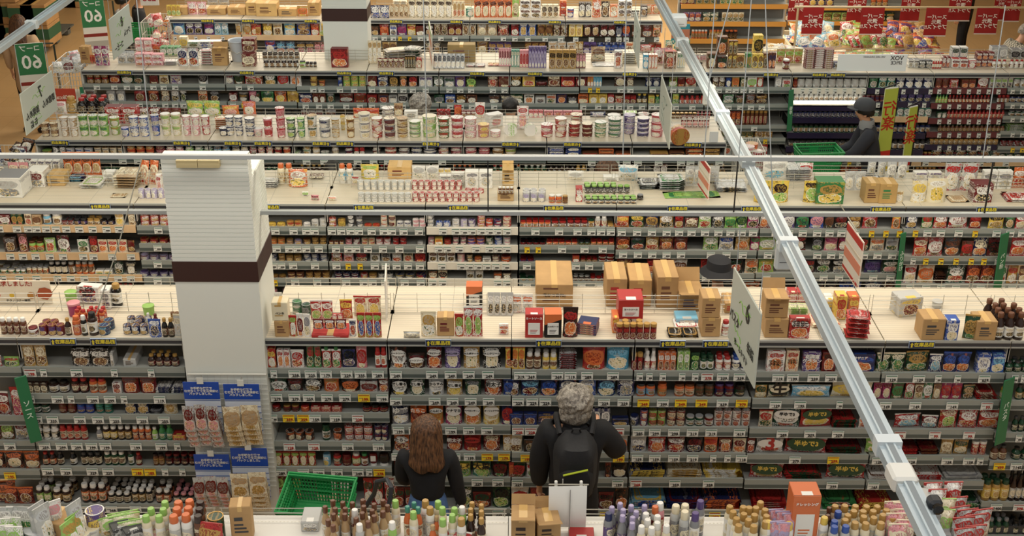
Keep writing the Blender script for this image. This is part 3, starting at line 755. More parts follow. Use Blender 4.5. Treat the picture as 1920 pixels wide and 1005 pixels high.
shelf('A5', e3, 825, 'on second shelf ' + JB, '''
938 1082 700 j 2 org/lblu/dgry
1098 1170 700 j 1 org/gold/org
1225 1380 700 j 2 org/cream/brn
1380 1525 700 j 2 brn/dgrn/dgry
1528 1675 700 j 2 dred/navy/pur
1680 1760 705 j 1 dbrn/dgrn/blk
''', tags='985:349Y 1130:399 1265:349Y 1420:349Y 1578:639 1722:979Y')
shelf('A5', f3, 146, 'on third shelf ' + JB, '''
890 958 40 c 1 navy/sil/dgry
965 1025 0 c 1 pur/org/wht s2
1030 1160 0 c 2 lgrn/red/cream s2
1170 1308 0 c 2 dred/cream/org s2
1310 1445 45 j 2 dgrn/wht/sil
1450 1520 45 j 1 dred/wht/sil
1525 1800 0 c 4 wht/dred/red s2
''', tags='948:285 1070:299 1213:298 1353:319 1493:319 1705:419')
shelf('A5', f3, 340, 'on fourth shelf ' + JB, '''
890 1015 220 p 1 sil/wht/navy
1025 1160 225 p 1 red/wht/org
1168 1305 220 p 1 dred/wht/red
1312 1440 222 p 1 blk/dred/navy
1445 1550 225 p 1 org/red/brn
1555 1660 230 p 1 dred/cream/org
1662 1765 235 p 1 cream/dred/org
1768 1830 230 p 1 dred/wht/red
''', tags='940:159 1070:159 1213:159 1353:219 1508:- 1615:- 1720:118')
shelf('A5', f3, 530, 'on fifth shelf ' + JB, '''
885 1160 412 f 1 navy/yel/wht s4 D=.24 |pasta_pack
1170 1435 412 f 1 cream/gold/navy s4 D=.24 |pasta_pack
1448 1740 412 f 1 yel/wht/dgrn s4 D=.24 |pasta_pack
''', tags='930:268R 1220:359 1473:358')
shelf('A5', f3, 768, 'on bottom shelf ' + JB, '''
895 1165 600 f 1 lblu/yel/blu s4 D=.26 |spaghetti_pack
1172 1445 605 f 1 navy/dred/gry s6 D=.26 |spaghetti_pack
1450 1735 605 f 1 navy/org/gry s6 D=.26 |spaghetti_pack
''', tags='1212:-Y 1520:299Y')
GB = 'in the gratin bay'
shelf('A6', e4, 634, 'on top shelf ' + GB, '''
0 140 455 x 1 wht/red/org t=マカロニ_グラタン D=.05 ts=.9 tz=.42
145 245 450 x 1 cream/red/org t=マカロニ_グラタン D=.05 ts=.9 tz=.5
270 408 465 x 1 pur/wht/org t=北海道_グラタン D=.05 ts=.9 tz=.68 tc=wht
415 525 465 x 1 dred/blk/org D=.05
585 820 470 x 1 navy/blu/org t=ラザニア D=.07 tc=wht ts=.5 tz=.8
''', tags='75:119 185:199 340:239 472:259 650:259')
shelf('A6', e4, 836, 'on second shelf ' + GB, '''
-90 0 725 g 1 gold/dgrn/cream
8 172 725 g 1 cream/dgrn/gold t=生 tb=cream
185 480 735 g 1 lblu/wht/yel D=.06
492 800 700 g 1 cream/yel/gold D=.06
''', tags='55:129 240:195 535:-')
shelf('A6', f4, 156, 'on third shelf ' + GB, '''
-60 45 20 g 1 cream/red/dgrn
48 250 0 g 1 dgrn/wht/red t=半ゆで3 tb=wht ts=.72 D=.05
250 495 0 g 1 red/dgrn/yel t=半ゆで3 tb=dgrn tc=yel ts=.72 D=.05
500 685 0 f 1 red/dgrn/dred s5 D=.2 |spaghetti_pack
690 750 60 g 1 wht/org/red
''', tags='107:289 314:359 523:359')
shelf('A6', f4, 351, 'on fourth shelf ' + GB, '''
-80 125 230 g 1 wht/brn/red D=.05 t=3 tb=wht tc=red
135 450 230 g 1 red/wht/dgrn t=半ゆで3 tb=dgrn tc=yel ts=.72 D=.05
455 720 230 f 1 dred/dgrn/red s4 D=.2 |spaghetti_pack
''', tags='200:379 488:299Y')
shelf('A6', f4, 541, 'on fifth shelf ' + GB, '''
-130 125 420 g 1 red/wht/gold t=半ゆで2 tb=dgrn tc=yel ts=.72 D=.05
135 420 425 f 1 red/dgrn/dred s4 D=.2 |spaghetti_pack
445 745 420 g 1 red/wht/dgrn t=半ゆで6 tb=dgrn tc=yel ts=.72 D=.05
''', tags='190:-Y 480:399')
shelf('A6', f4, 770, 'on bottom shelf ' + GB, '''
-100 160 610 f 1 red/dred/dgrn s4 D=.24 |spaghetti_pack
430 690 620 f 1 grn/dgrn/red s4 D=.24 |spaghetti_pack
''')
PB = 'in dry pasta bay'
shelf('A7', e4, 640, 'on top shelf ' + PB, '''
825 1040 490 g 2 dgrn/cream/grn
1048 1220 480 g 1 dgrn/gold/grn
1222 1320 500 g 1 navy/wht/lblu
1330 1535 485 g 2 navy/blu/org
1585 1690 470 x 1 blu/wht/cream t=DE~CECCO tc=wht D=.06 tz=.8 ts=1.5
1692 1798 470 x 1 blu/lblu/cream t=DE~CECCO tc=wht D=.06 tz=.8 ts=1.5
''', tags='925:129 1130:129 1275:- 1420:- 1620:659')
shelf('A7', e4, 842, 'on second shelf ' + PB, '''
800 935 710 g 2 mag/dred/cream
940 1030 715 g 1 brn/grn/cream
1040 1110 705 g 1 red/wht/grn
1112 1175 720 g 1 cream/brn/tan
1178 1250 705 g 1 grn/wht/red
1250 1310 720 g 1 tan/brn/cream
1312 1470 705 g 2 mag/red/cream
1475 1560 730 g 1 dgrn/tan/brn
1580 1740 720 f 1 red/cream/dred s4 D=.2
''', tags='880:149 1102:149 1380:149 1640:99R')
shelf('A7', f4, 162, 'on third shelf ' + PB, '''
780 920 50 f 1 dred/red/wht s3 D=.2
960 1160 50 g 1 red/wht/lblu
1165 1285 60 g 1 dred/wht/lblu
1300 1440 10 g 1 red/cream/lgrn
1450 1590 10 g 1 red/wht/red
1600 1755 10 g 1 red/wht/org
''', tags='880:99R 988:99R 1250:99R 1506:99R')
shelf('A7', f4, 357, 'on fourth shelf ' + PB, '''
745 985 230 g 1 lgrn/cream/yel D=.06
1010 1155 255 f 1 dred/red/brn s2 D=.16
1160 1300 240 f 1 dred/brn/org s2 D=.16
1310 1400 235 g 1 gold/cream/tan
1410 1515 235 g 1 gold/dgrn/cream
1545 1660 232 n 2 red/wht/cream
''', tags='822:128 1070:128 1343:158 1505:158 1590:-')
shelf('A7', f4, 546, 'on fifth shelf ' + PB, '''
765 935 460 f 1 wht/brn/cream s3 D=.2 |noodle_pack
1090 1320 465 f 1 wht/red/cream s3 D=.2 |noodle_pack
1335 1630 455 f 1 lgry/gry/wht s4 D=.2 |noodle_pack
''', tags='788:165')
shelf('A7', f4, 775, 'on bottom shelf ' + PB, '''
700 960 640 f 1 red/yel/dred s4 D=.22 |spaghetti_pack
1430 1640 620 f 1 dgrn/gry/grn s5 D=.24 |spaghetti_pack
''')
OB = 'in the oil bay'
shelf('A8', e4, 640, 'on top shelf ' + OB, '''
1800 1990 515 b 3 dgrn/blk/dgry d2
''', tags='1850:- 1920:-')
shelf('A8', e4, 846, 'on second shelf ' + OB, '''
1762 1830 740 j 1 lgrn/cream/yel
1880 1990 720 b 2 dgrn/gold/dgry
''', tags='1795:-')
shelf('A8', f4, 186, 'on third shelf ' + OB, '''
1740 1780 70 b 1 dbrn/gold/blk
1850 1990 60 b 3 dgrn/blk/dgry
''', tags='1745:- 1880:-')
shelf('A8', f4, 396, 'on fourth shelf ' + OB, '''
1690 1815 275 b 2 brn/cream/dgry
1850 1990 290 b 2 dgrn/blk/blk
''', tags='1735:499Y 1860:1145')
shelf('A8', f4, 705, 'on fifth shelf ' + OB, '''
1640 1845 495 b 3 gold/yel/dgrn big d2 |oil_bottle
1850 1990 470 b 3 dbrn/lgry/blk d2 |oil_bottle
''', tags='1710:1400 1880:398R')
shelf('A8', f4, 955, 'on bottom shelf ' + OB, '''
1670 1840 790 b 3 dgrn/blk/gry d2 |oil_bottle
1850 1990 800 b 2 blk/dgrn/blk d2 |oil_bottle
''')
# ---- stock deck above that aisle
DL = 'on deck left of pillar'
deck('A', e1, DL, '''
3 205 350 222 b 4 brn/dred/wht big
205 282 362 282 j 1 wht/dred/dred
290 485 358 262 c 3 dred/pur/gold d2
488 538 360 225 b 1 dbrn/cream/gold
545 610 358 208 b 1 org/red/org big
610 658 362 205 b 1 blk/wht/wht big
662 735 362 182 b 1 dbrn/wht/blk big
560 790 265 140 b 5 org/red/red big d2
735 820 358 262 c 1 navy/lblu/gold d2
480 575 140 12 t 1 lgrn/lgrn
498 600 225 90 t 1 mag/pink
582 758 118 -32 x 1 wht/red/pur t=こども_麦茶 D=.09 r-8 l4 ts=.8 |tea_box
765 835 160 -15 x 1 wht/gry/pur D=.1
838 915 145 -35 b 1 blk/wht/gold big
1060 1155 215 115 t 1 lgrn/lgrn
920 1110 352 265 c 3 navy/wht/gold d3
1100 1135 300 188 b 1 wht/grn/wht
1148 1190 300 195 b 1 dred/brn/dred
1115 1215 372 240 p 1 blu/wht/navy
1215 1310 372 225 b 2 blk/brn/gold
1280 1345 250 178 c 2 brn/gold/gold
1312 1370 370 200 g 1 lgry/cream/sil
''', names='b=stock_bottle c=stock_can j=stock_jar')
DR = 'on deck right of pillar'
deck('A', e2, DR, '''
140 250 368 245 k 1 tan/brn D=.14 H=.12
120 245 248 75 k 1 cream/gold D=.1 z=.122 H=.14 t=ペンネ ts=.7
95 200 190 45 p 4 wht/cream/gry l10
252 312 365 210 p 1 red/lgrn/wht
270 345 200 85 c 1 grn/gry/sil s2
340 412 210 110 c 1 dgrn/gry/sil
310 360 365 195 p 1 wht/dred/org
360 415 368 200 p 1 wht/gry/cream
410 700 375 300 k 1 red/wht D=.18 |display_tray
425 680 310 240 p 3 dred/wht/org z=.06
412 580 245 95 g 2 red/wht/lgrn
570 655 245 190 x 2 red/wht/cream
632 725 235 90 g 1 red/yel/org
700 755 365 240 p 1 wht/navy/red
760 945 372 190 p 3 red/lgrn/blu
735 940 220 65 g 2 cream/red/yel |dotted_food_bag
''')
DM = 'on deck above pasta sauces'
deck('A', e2, DM, '''
1105 1230 385 330 g 1 lgry/cream/sil |clear_bag
1235 1355 368 182 p 1 cream/gold/wht
1355 1488 362 170 k 1 tan/dred D=.1
1490 1560 365 200 p 1 red/lgrn/wht
1560 1700 370 140 g 2 red/wht/lgrn |dotted_food_bag
1575 1700 150 -45 x 1 blk/org/gold D=.1 panel band=org t=カルボナーラ tc=blk tz=.5 ts=.7 |pasta_sauce_box
1735 1930 210 50 p 4 lgry/wht/dgry l14
1820 1895 350 265 x 1 wht/org/red D=.03
''')
deck('A', e3, 'on deck above backpack man', '''
-10 160 190 60 p 2 wht/org/lgry l12
95 235 375 155 x 1 red/wht/wht D=.11 panel t=ミートソース tz=.84 tc=wht |pasta_sauce_box
240 372 375 155 x 1 blk/org/org D=.11 panel band=org t=カルボナーラ tc=blk tz=.5 ts=.7 |pasta_sauce_box
378 495 372 150 p 1 dbrn/red/org
498 650 355 222 x 1 navy/org/brn s5 D=.13 r-14 |flat_pasta_box
172 462 142 -225 k 1 tan/brn D=.42 t=花かつお70g tc=3a2a1c tz=.52 ts=1 |bonito_carton
700 860 140 -210 k 1 tan/red D=.3 |tall_carton
870 1045 140 -200 k 1 b58f5c/red D=.3 |tall_carton
1075 1240 150 -225 k 1 ab885a/brn D=.3 |tall_carton
1240 1435 175 -60 k 1 a98657/navy D=.22 open |open_carton
1415 1560 368 225 k 1 tan/brn D=.16 H=.145 |stacked_carton
1415 1560 225 55 k 1 tan/brn D=.16 z=.147 H=.15 |stacked_carton
1590 1680 190 30 k 1 tan/red D=.18 |stacked_carton
750 800 340 170 x 1 org/yel/red D=.14
790 985 235 20 x 1 red/wht/dred D=.18 panel z=.07 t=ミートソース tz=.52 ts=.6 |red_gift_box
780 1085 385 255 n 6 dred/gold/red d2 |grated_cheese_tin
1225 1400 270 180 x 1 lblu/lgry/wht D=.14
1215 1405 305 268 f 1 wht/red/gry s2 D=.14
1170 1400 375 300 f 2 blk/gold/wht s3 D=.12
1570 1632 365 240 b 1 wht/red/red big
1635 1680 365 250 j 1 wht/brn/brn
''')
deck('A', e4, 'on deck above gratin bay', '''
-30 150 375 225 k 1 tan/brn D=.16 H=.145 |stacked_carton
-30 150 225 30 k 1 tan/brn D=.16 z=.147 H=.15 open |stacked_carton
150 310 380 205 x 1 red/wht/org D=.06 t=マカロニ_グラタン ts=.9
160 300 200 110 f 2 cream/lgrn/wht s4 D=.1
150 355 110 0 x 3 red/cream/pink D=.1
360 490 190 45 x 2 wht/yel/gry D=.12
495 580 240 25 x 1 yel/red/org D=.1
590 670 230 30 x 1 org/yel/red D=.1
320 540 300 215 f 1 cream/red/org s2 D=.18
400 580 385 285 f 2 wht/dgrn/org s2 D=.16
590 765 395 150 f 1 red/dred/wht s5 D=.14 r-8
''')
deck('A', e4, 'on deck above dry pasta', '''
950 1145 215 25 x 1 lgry/yel/dred D=.14 r12 |opened_display_box
1140 1318 392 150 k 1 tan/dgry D=.16
1322 1418 408 205 x 1 blu/wht/cream D=.1 t=DE~CECCO tc=wht tz=.85 ts=1.5
1235 1320 160 85 t 1 lgry/lgry
1460 1570 390 205 g 1 dgrn/gold/grn r-15
1545 1705 402 168 k 1 tan/dgry D=.16
1690 1920 395 200 b 3 dbrn/wht/brn d4 H=.2 |dark_bottle
''')
for crop, xs in ((e1, (480, 780)), (e2, (1368,)), (e3, (275, 1205, 1525)), (e4, (1150,))): stock_sign('A', crop, xs, 395, where='nearest stock deck above the shoppers')
# ---- second aisle: jams, cans, seasonings
JM = 'c=food_can j=jam_jar b=juice_bottle'
shelf('B1', d1, 447, 'on top jam shelf', '''
-80 55 365 x 2 dred/wht/dgrn
62 135 365 x 2 dgrn/gold/red
145 190 360 x 1 cream/brn/red
192 252 365 x 1 tan/brn/cream
257 308 365 j 1 lblu/wht/wht
313 375 362 j 1 cream/wht/wht
375 450 385 j 2 dred/wht/dgry d2
452 535 380 j 2 blk/pur/dgry d2
537 618 380 j 2 gold/cream/gold d2
622 710 385 j 2 dbrn/navy/blk d2
712 770 362 p 1 cream/gold/yel
795 845 365 p 1 tan/cream/brn
''', JM)
shelf('B1', d1, 620, 'on second jam shelf', '''
10 92 500 x 1 dbrn/gry/brn D=.08
100 160 500 p 1 brn/pink/dred
165 260 515 j 2 lgrn/org/brn d2
268 340 525 p 1 lgrn/wht/red
345 425 510 p 1 dred/wht/grn
478 548 515 x 1 wht/grn/blk top
550 605 515 p 1 dred/red/brn
605 792 535 p 3 cream/red/org
795 840 540 g 1 brn/dred/gold
''', JM)
shelf('B1', d1, 758, 'on third jam shelf', '''
-60 80 685 j 3 cream/grn/sil d3
85 150 685 j 2 wht/grn/sil d3
155 292 685 j 4 cream/org/sil d2
296 412 670 b 3 blk/wht/lgry big
415 460 670 b 1 brn/wht/lgry big
462 582 668 b 3 org/cream/lgry big
593 702 715 x 2 wht/yel/grn
705 768 675 p 1 dgrn/wht/blk
782 850 680 p 1 blk/cream/wht
''', JM)
shelf('B1', d1, 905, 'on bottom jam shelf', '''
330 400 835 j 2 blk/dgry/dgry
735 830 808 b 3 dbrn/red/red
845 885 830 j 1 gold/brn/tan
''', JM, autotag=False)
SP = ' beside pillar'
for y, yt, cs, nm, extra in ((455, 368, 'red/wht/gold', 'top', 's2'), (565, 515, 'dred/red/gold', 'second', ''), (670, 615, 'lpur/dred/lgry', 'third', ''), (775, 722, 'pur/lpur/lgry', 'fourth', ''), (895, 820, 'gold/cream/gold', 'bottom', 's4')):
    shelf('B2', d1, y, 'on %s can shelf' % nm + SP, '868 1110 %d c 4 %s %s\n1112 1250 %d c 2 dred/wht/sil' % (yt, cs, extra, yt))
shelf('B3 B4', d2, 460, 'on top fish can shelf', '''
-150 60 420 c 4 gold/cream/gold
62 182 422 c 2 yel/gold/gold
185 285 410 c 2 gold/red/gold
292 340 422 c 1 wht/gry/sil
343 390 402 c 1 wht/lgry/sil
393 440 395 c 1 lgry/wht/sil s2
450 500 388 c 1 red/wht/gold s2
508 560 398 c 1 gold/yel/gold
570 612 370 c 1 dgry/wht/sil s3
622 668 378 c 1 dgry/gry/sil s2
675 778 430 c 2 red/org/gold
778 822 368 c 1 cream/red/sil s3
828 875 370 c 1 cream/dred/sil s2
880 973 412 c 2 wht/navy/sil
980 1065 396 c 2 wht/pink/sil s2
''')
shelf('B3 B4', d2, 572, 'on second fish can shelf', '''
-150 76 515 c 4 gold/brn/gold
78 178 515 c 2 gold/org/gold s2
185 230 522 c 1 gold/pur/gold s2
235 285 525 c 1 lpur/gold/gold
290 340 520 c 1 brn/gold/gold
345 440 508 c 2 dbrn/gold/gold s2
455 550 538 c 3 dred/cream/gold
555 602 518 c 1 dred/pink/sil s2
605 652 520 c 1 dred/wht/sil s2
658 745 515 c 2 cream/red/gold s2
748 845 515 c 2 red/wht/sil s2
855 945 512 c 2 dred/red/sil s2
1010 1050 540 c 1 lgry/gry/sil
''')
shelf('B3 B4', d2, 678, 'on third fish can shelf', '''
-150 76 612 c 4 navy/gry/sil s2
78 128 612 c 1 navy/wht/sil s2
135 178 612 c 1 gold/brn/gold s2
182 282 622 c 2 gold/brn/gold
292 445 610 c 3 navy/sil/sil s2
468 540 612 p 1 red/wht/brn
545 612 612 p 1 pink/wht/red
618 702 615 p 1 dgry/red/brn
712 778 615 p 1 wht/gry/dgry
782 845 615 p 1 lgry/dgry/brn
850 915 615 p 1 lgry/wht/red
920 988 615 p 1 cream/dgrn/red
992 1065 612 p 1 dred/red/org
''', tags='580:-Y 655:-Y')
shelf('B3 B4', d2, 783, 'on fourth fish can shelf', '''
-150 86 745 c 4 brn/gold/gold
90 185 748 c 2 gold/brn/gold
190 300 725 c 2 brn/dred/gold s2
305 460 725 c 3 brn/gold/gold s2
487 645 730 c 3 navy/dred/sil s2
652 700 735 c 1 red/sil/gold
705 758 735 c 1 gold/brn/gold
762 860 735 c 2 dgry/wht/sil s2
868 998 735 c 2 navy/yel/sil |meat_can
1000 1068 735 c 1 navy/red/gold |meat_can
''', tags='120:-Y')
shelf('B3 B4', d2, 900, 'on bottom fish can shelf', '''
-150 80 840 c 4 dred/gry/sil s2
85 130 835 c 1 pink/brn/sil s2
160 210 835 c 1 pink/lpur/sil s2
215 262 865 c 1 lgry/wht/sil
265 310 832 c 1 navy/wht/sil s2
315 362 832 c 1 gold/yel/sil s2
380 476 835 c 2 gold/wht/sil s2
490 578 832 c 2 dbrn/gold/gold s2
585 632 838 c 1 dred/brn/gold s2
638 690 860 c 1 dred/gold/gold
845 942 850 c 2 lgry/gry/sil
945 1052 868 j 3 gold/dgrn/gold
''', autotag=False)
shelf('B5', d2, 460, 'on top cream-railed can shelf', '''
1070 1120 370 c 1 dgry/wht/sil s3
1125 1222 412 c 2 blu/wht/sil
1230 1278 398 c 1 wht/gry/sil s2
1282 1328 400 c 1 lpur/wht/sil s2
1330 1380 400 c 1 pur/wht/sil s2
1388 1440 370 c 1 red/wht/gold s3
1442 1490 398 c 1 red/org/sil s2
1492 1543 400 c 1 navy/red/sil s2
1548 1605 375 c 1 red/cream/sil s3
''')
shelf('B5', d2, 572, 'on second cream-railed can shelf', '''
1078 1120 515 c 1 pink/dgry/sil s2
1122 1172 515 x 1 yel/org/wht
1178 1228 520 c 1 dred/red/gold s2
1232 1322 508 c 2 dgry/pink/wht s2
1325 1438 510 c 2 org/blu/wht s2
1440 1492 510 c 1 dgrn/cream/sil s2
1497 1547 508 c 1 blu/wht/sil s3
1550 1600 508 c 1 lgry/pink/wht s2
''')
shelf('B5', d2, 680, 'on third cream-railed can shelf', '''
1082 1252 612 p 3 wht/brn/dbrn
1262 1312 612 c 1 pink/cream/sil s2
1318 1362 618 c 1 dbrn/cream/gold s2
1370 1418 635 c 1 org/dred/gold
1422 1476 638 x 1 wht/blk/gry
1480 1532 625 c 1 dred/cream/sil s2
1535 1605 622 c 1 dred/org/sil s2
''')
shelf('B5', d2, 785, 'on fourth cream-railed can shelf', '''
1082 1138 735 p 1 brn/cream/org
1142 1202 730 p 1 cream/blk/red
1318 1430 725 p 2 lgry/wht/blk
1492 1545 728 x 1 brn/org/wht
1548 1605 728 x 1 dbrn/cream/wht
''')
shelf('B5', d2, 902, 'on bottom cream-railed can shelf', '''
1055 1205 838 c 3 pink/cream/sil s2
1208 1312 838 c 2 lgry/dgrn/sil s2
1320 1430 840 c 2 dred/lpur/sil s2
1436 1605 840 c 2 pink/wht/sil s3
''', autotag=False)
JJ = 'j=paste_jar b=seasoning_bottle'
shelf('B6', d3, 462, 'on top paste jar shelf', '''
50 245 395 j 5 org/wht/red d2
248 345 395 j 2 brn/wht/red d2
348 478 393 j 3 dred/wht/red d2
480 520 402 j 1 gold/wht/dgrn
522 600 385 b 2 lgry/red/wht big
602 642 415 j 1 gold/cream/gold d2
''', JJ)
shelf('B6', d3, 574, 'on second paste jar shelf', '''
50 212 525 j 4 dred/dbrn/blk d2
215 415 522 j 5 org/cream/red d2
420 492 525 j 2 dgrn/gold/dgry d2
496 645 522 j 4 org/gold/red d2
''', JJ, tags='95:-Y 165:-Y')
shelf('B6', d3, 680, 'on third paste jar shelf', '''
48 140 630 j 2 dred/blu/dred d2
380 425 622 x 1 red/org/wht
430 540 632 j 3 brn/gold/red d2
545 645 622 j 2 dred/wht/red s2
''', JJ)
shelf('B6', d3, 800, 'on fourth paste jar shelf', '''
48 140 745 j 2 dgrn/gry/dgrn d2
385 490 740 j 3 dbrn/wht/lgry d2
492 600 745 j 3 dred/wht/red d2
''', JJ)
shelf('B6', d3, 900, 'on bottom paste jar shelf', '''
388 585 855 j 5 dred/wht/red d2
''', JJ, autotag=False)
BG = 'g=seasoning_bag p=seasoning_bag'
shelf('B7', d3, 467, 'on top seasoning shelf', '''
645 738 382 g 1 org/yel/red
745 832 375 g 1 dgrn/yel/red
842 922 375 g 1 navy/gold/gry
930 1020 375 g 1 gold/wht/blk
1025 1082 375 g 1 dred/red/gold
1088 1172 400 g 1 dred/cream/brn
1176 1258 372 g 1 lgrn/wht/red
1262 1338 385 g 1 dgry/wht/blk
1340 1412 392 g 1 lgrn/grn/brn
1413 1482 372 g 1 lgrn/dgrn/wht
1484 1556 372 g 1 mag/wht/blk
''', BG)
shelf('B7', d3, 607, 'on second seasoning shelf', '''
655 745 522 g 1 dred/org/gold
748 838 524 g 1 dgry/dgrn/red
842 926 520 g 1 gold/cream/red
928 1020 520 g 1 dred/gold/org
1022 1108 520 g 1 dred/brn/org
1205 1302 510 g 1 lgrn/wht/grn
1306 1398 510 g 1 wht/blu/gry
1408 1502 510 g 1 gold/cream/org
1503 1560 510 g 1 mag/grn/wht
''', BG)
shelf('B7', d3, 752, 'on third seasoning shelf', '''
660 760 660 g 1 dred/gold/brn
850 1005 655 g 2 dred/red/org
1010 1105 660 g 1 wht/brn/org
1188 1258 655 g 1 red/dred/org
1370 1455 658 g 1 dbrn/dgrn/red
1468 1552 658 g 1 cream/org/dgrn
''', BG)
shelf('B7', d3, 880, 'on fourth seasoning shelf', '''
660 900 800 g 3 gold/red/brn
910 1200 800 g 3 brn/cream/org
1380 1560 800 g 2 org/dbrn/cream
''', BG, autotag=False)
shelf('B8', d4, 470, 'on top rice topping shelf', '''
-55 15 375 g 1 dred/wht/org
18 92 375 g 1 mag/wht/blk
98 178 372 g 1 pur/wht/sil
182 268 372 g 1 navy/grn/red
272 360 372 g 1 blu/pink/wht
365 422 375 g 1 dgry/brn/blk
425 512 380 g 1 blk/dred/dgry
518 592 375 g 1 brn/gold/cream
602 702 372 g 1 red/pink/brn
788 842 372 g 1 org/yel/brn
''', BG, tags='650:-Y 740:-Y 825:-Y')
shelf('B8', d4, 610, 'on second rice topping shelf', '''
-50 60 520 g 1 lgrn/wht/yel
148 248 512 g 1 dbrn/red/wht
283 348 525 g 1 blk/gry/grn
362 446 512 g 1 pink/mag/cream
448 512 515 g 1 dred/mag/wht
580 640 520 g 1 dgrn/red/brn
648 742 525 g 1 cream/org/gry
748 828 528 g 1 lgry/gry/dgrn
''', BG)
shelf('B8', d4, 750, 'on third rice topping shelf', '''
-55 45 660 g 1 lgrn/yel/red
218 302 655 g 1 dgry/red/dgrn
312 402 650 g 1 blk/wht/grn
412 496 655 g 1 blk/wht/gry
615 722 660 g 1 navy/pur/lblu
728 826 660 g 1 dgrn/wht/pink
''', BG)
shelf('B8', d4, 892, 'on bottom rice topping shelf', '''
280 440 800 g 2 blk/dgry/dred
450 590 800 g 2 navy/blu/wht
616 722 795 g 1 navy/wht/lblu
728 800 800 g 1 dgry/brn/wht
''', BG)
shelf('B9', d4, 470, 'on top shelf between green markers', '''
878 948 375 g 1 navy/wht/gold
975 1048 372 g 1 grn/red/cream
1052 1138 372 g 1 red/wht/org
1148 1272 360 g 1 red/wht/cream
1278 1352 378 g 1 dred/red/org
1398 1496 375 g 1 yel/blk/gold
1500 1562 380 g 1 dbrn/grn/tan
1568 1650 372 g 1 red/wht/cream
''', BG, tags='925:-Y 1300:-Y')
shelf('B9', d4, 645, 'on second shelf between green markers', '''
925 1015 522 g 1 red/cream/org
1018 1112 522 g 1 red/wht/brn
1120 1222 528 g 1 dgry/brn/org
1226 1300 545 g 1 brn/red/dbrn
1302 1392 522 g 1 navy/cream/org
1396 1495 525 g 1 dred/blk/brn
1540 1640 520 g 1 red/wht/org
''', BG, autotag=False, tags='910:- 990:-Y 1085:-Y 1180:-Y 1275:-Y 1355:-Y 1440:-')
shelf('B9', d4, 815, 'on third shelf between green markers', '''
868 942 692 g 1 wht/red/cream
955 1058 690 g 1 cream/org/gold
1062 1130 720 f 1 brn/dbrn/gry s4
1138 1248 698 g 1 dgrn/wht/red
1258 1440 698 g 2 dred/org/brn
1442 1515 692 g 1 wht/grn/red
1518 1582 695 g 1 gold/red/wht
1588 1650 700 g 1 brn/tan/cream
''', BG)
shelf('B9', d4, 950, 'on bottom shelf between green markers', '''
870 1060 860 f 2 brn/dred/gry s3
1200 1640 870 f 3 dred/red/dbrn s3
''', BG, autotag=False)
# ---- stock deck of the second aisle
BN = 'b=stock_bottle j=stock_jar c=stock_can'
deck('B', d1, 'on bright deck left of pillar', '''
-30 150 272 95 x 1 wht/lgry/gry D=.24 top |large_white_box
60 190 165 50 p 2 pink/cream/red
178 288 205 72 x 1 wht/dred/gry D=.16 |large_white_box
195 380 100 15 x 4 wht/navy/gry D=.12
298 412 198 85 k 1 c4a26a/dbrn D=.18
405 640 130 -15 g 4 org/dbrn/tan |dried_fish_bag
430 520 172 118 f 1 navy/lblu/grn s4
500 640 215 145 f 1 wht/lgrn/lgry s3 D=.24
650 720 180 95 x 1 wht/lgry/gry D=.1
715 870 215 75 f 1 cream/tan/brn s5 D=.26 |cake_pack
872 990 190 45 g 2 org/cream/red l18 r-12
868 1030 277 210 c 4 lpur/wht/wht
988 1022 240 120 x 1 wht/red/pink D=.05
690 790 272 255 f 1 tan/cream/tan D=.1
''', BN)
deck('B', d2, 'on bright deck right of pillar', '''
40 135 212 140 f 1 lgry/wht/gry s4
135 235 190 55 b 2 cream/gold/org big
200 325 208 100 p 1 org/wht/yel l10
330 420 160 110 f 2 brn/cream/wht
520 612 185 58 b 2 wht/lblu/org big
600 650 190 135 g 1 wht/red/cream
655 775 155 65 p 1 yel/lgrn/wht
825 978 152 28 k 1 d2ac70/dred D=.2
980 1150 158 70 g 2 wht/lgry/wht |white_foam_bag
1140 1225 150 85 p 2 wht/yel/org
1150 1230 190 120 x 1 wht/gry/lgry D=.06
1225 1312 192 108 x 1 wht/dgry/lgry D=.08 |horse_print_box
1312 1488 212 92 x 2 wht/gry/lgry D=.08 |horse_print_box
635 975 225 158 c 8 lgry/wht/wht s2 |white_stock_can
640 975 302 235 c 8 lgry/wht/wht s2 |white_stock_can
978 1295 224 158 c 8 red/wht/wht s2 |red_stock_can
980 1405 298 230 c 10 red/wht/wht s2 |red_stock_can
1310 1432 245 208 c 3 red/wht/wht |red_stock_can
1545 1620 195 52 k 1 d8b478/dbrn D=.18 open
1515 1622 292 200 k 1 c9a878/brn D=.12 |jar_tray
1520 1618 250 200 j 4 brn/wht/wht z=.09
290 330 262 232 g 1 wht/lgrn/lpur |paper_ornament
345 395 290 255 g 1 pink/dred/gry |paper_ornament
450 505 292 265 g 1 wht/org/cream |paper_ornament
''', BN)
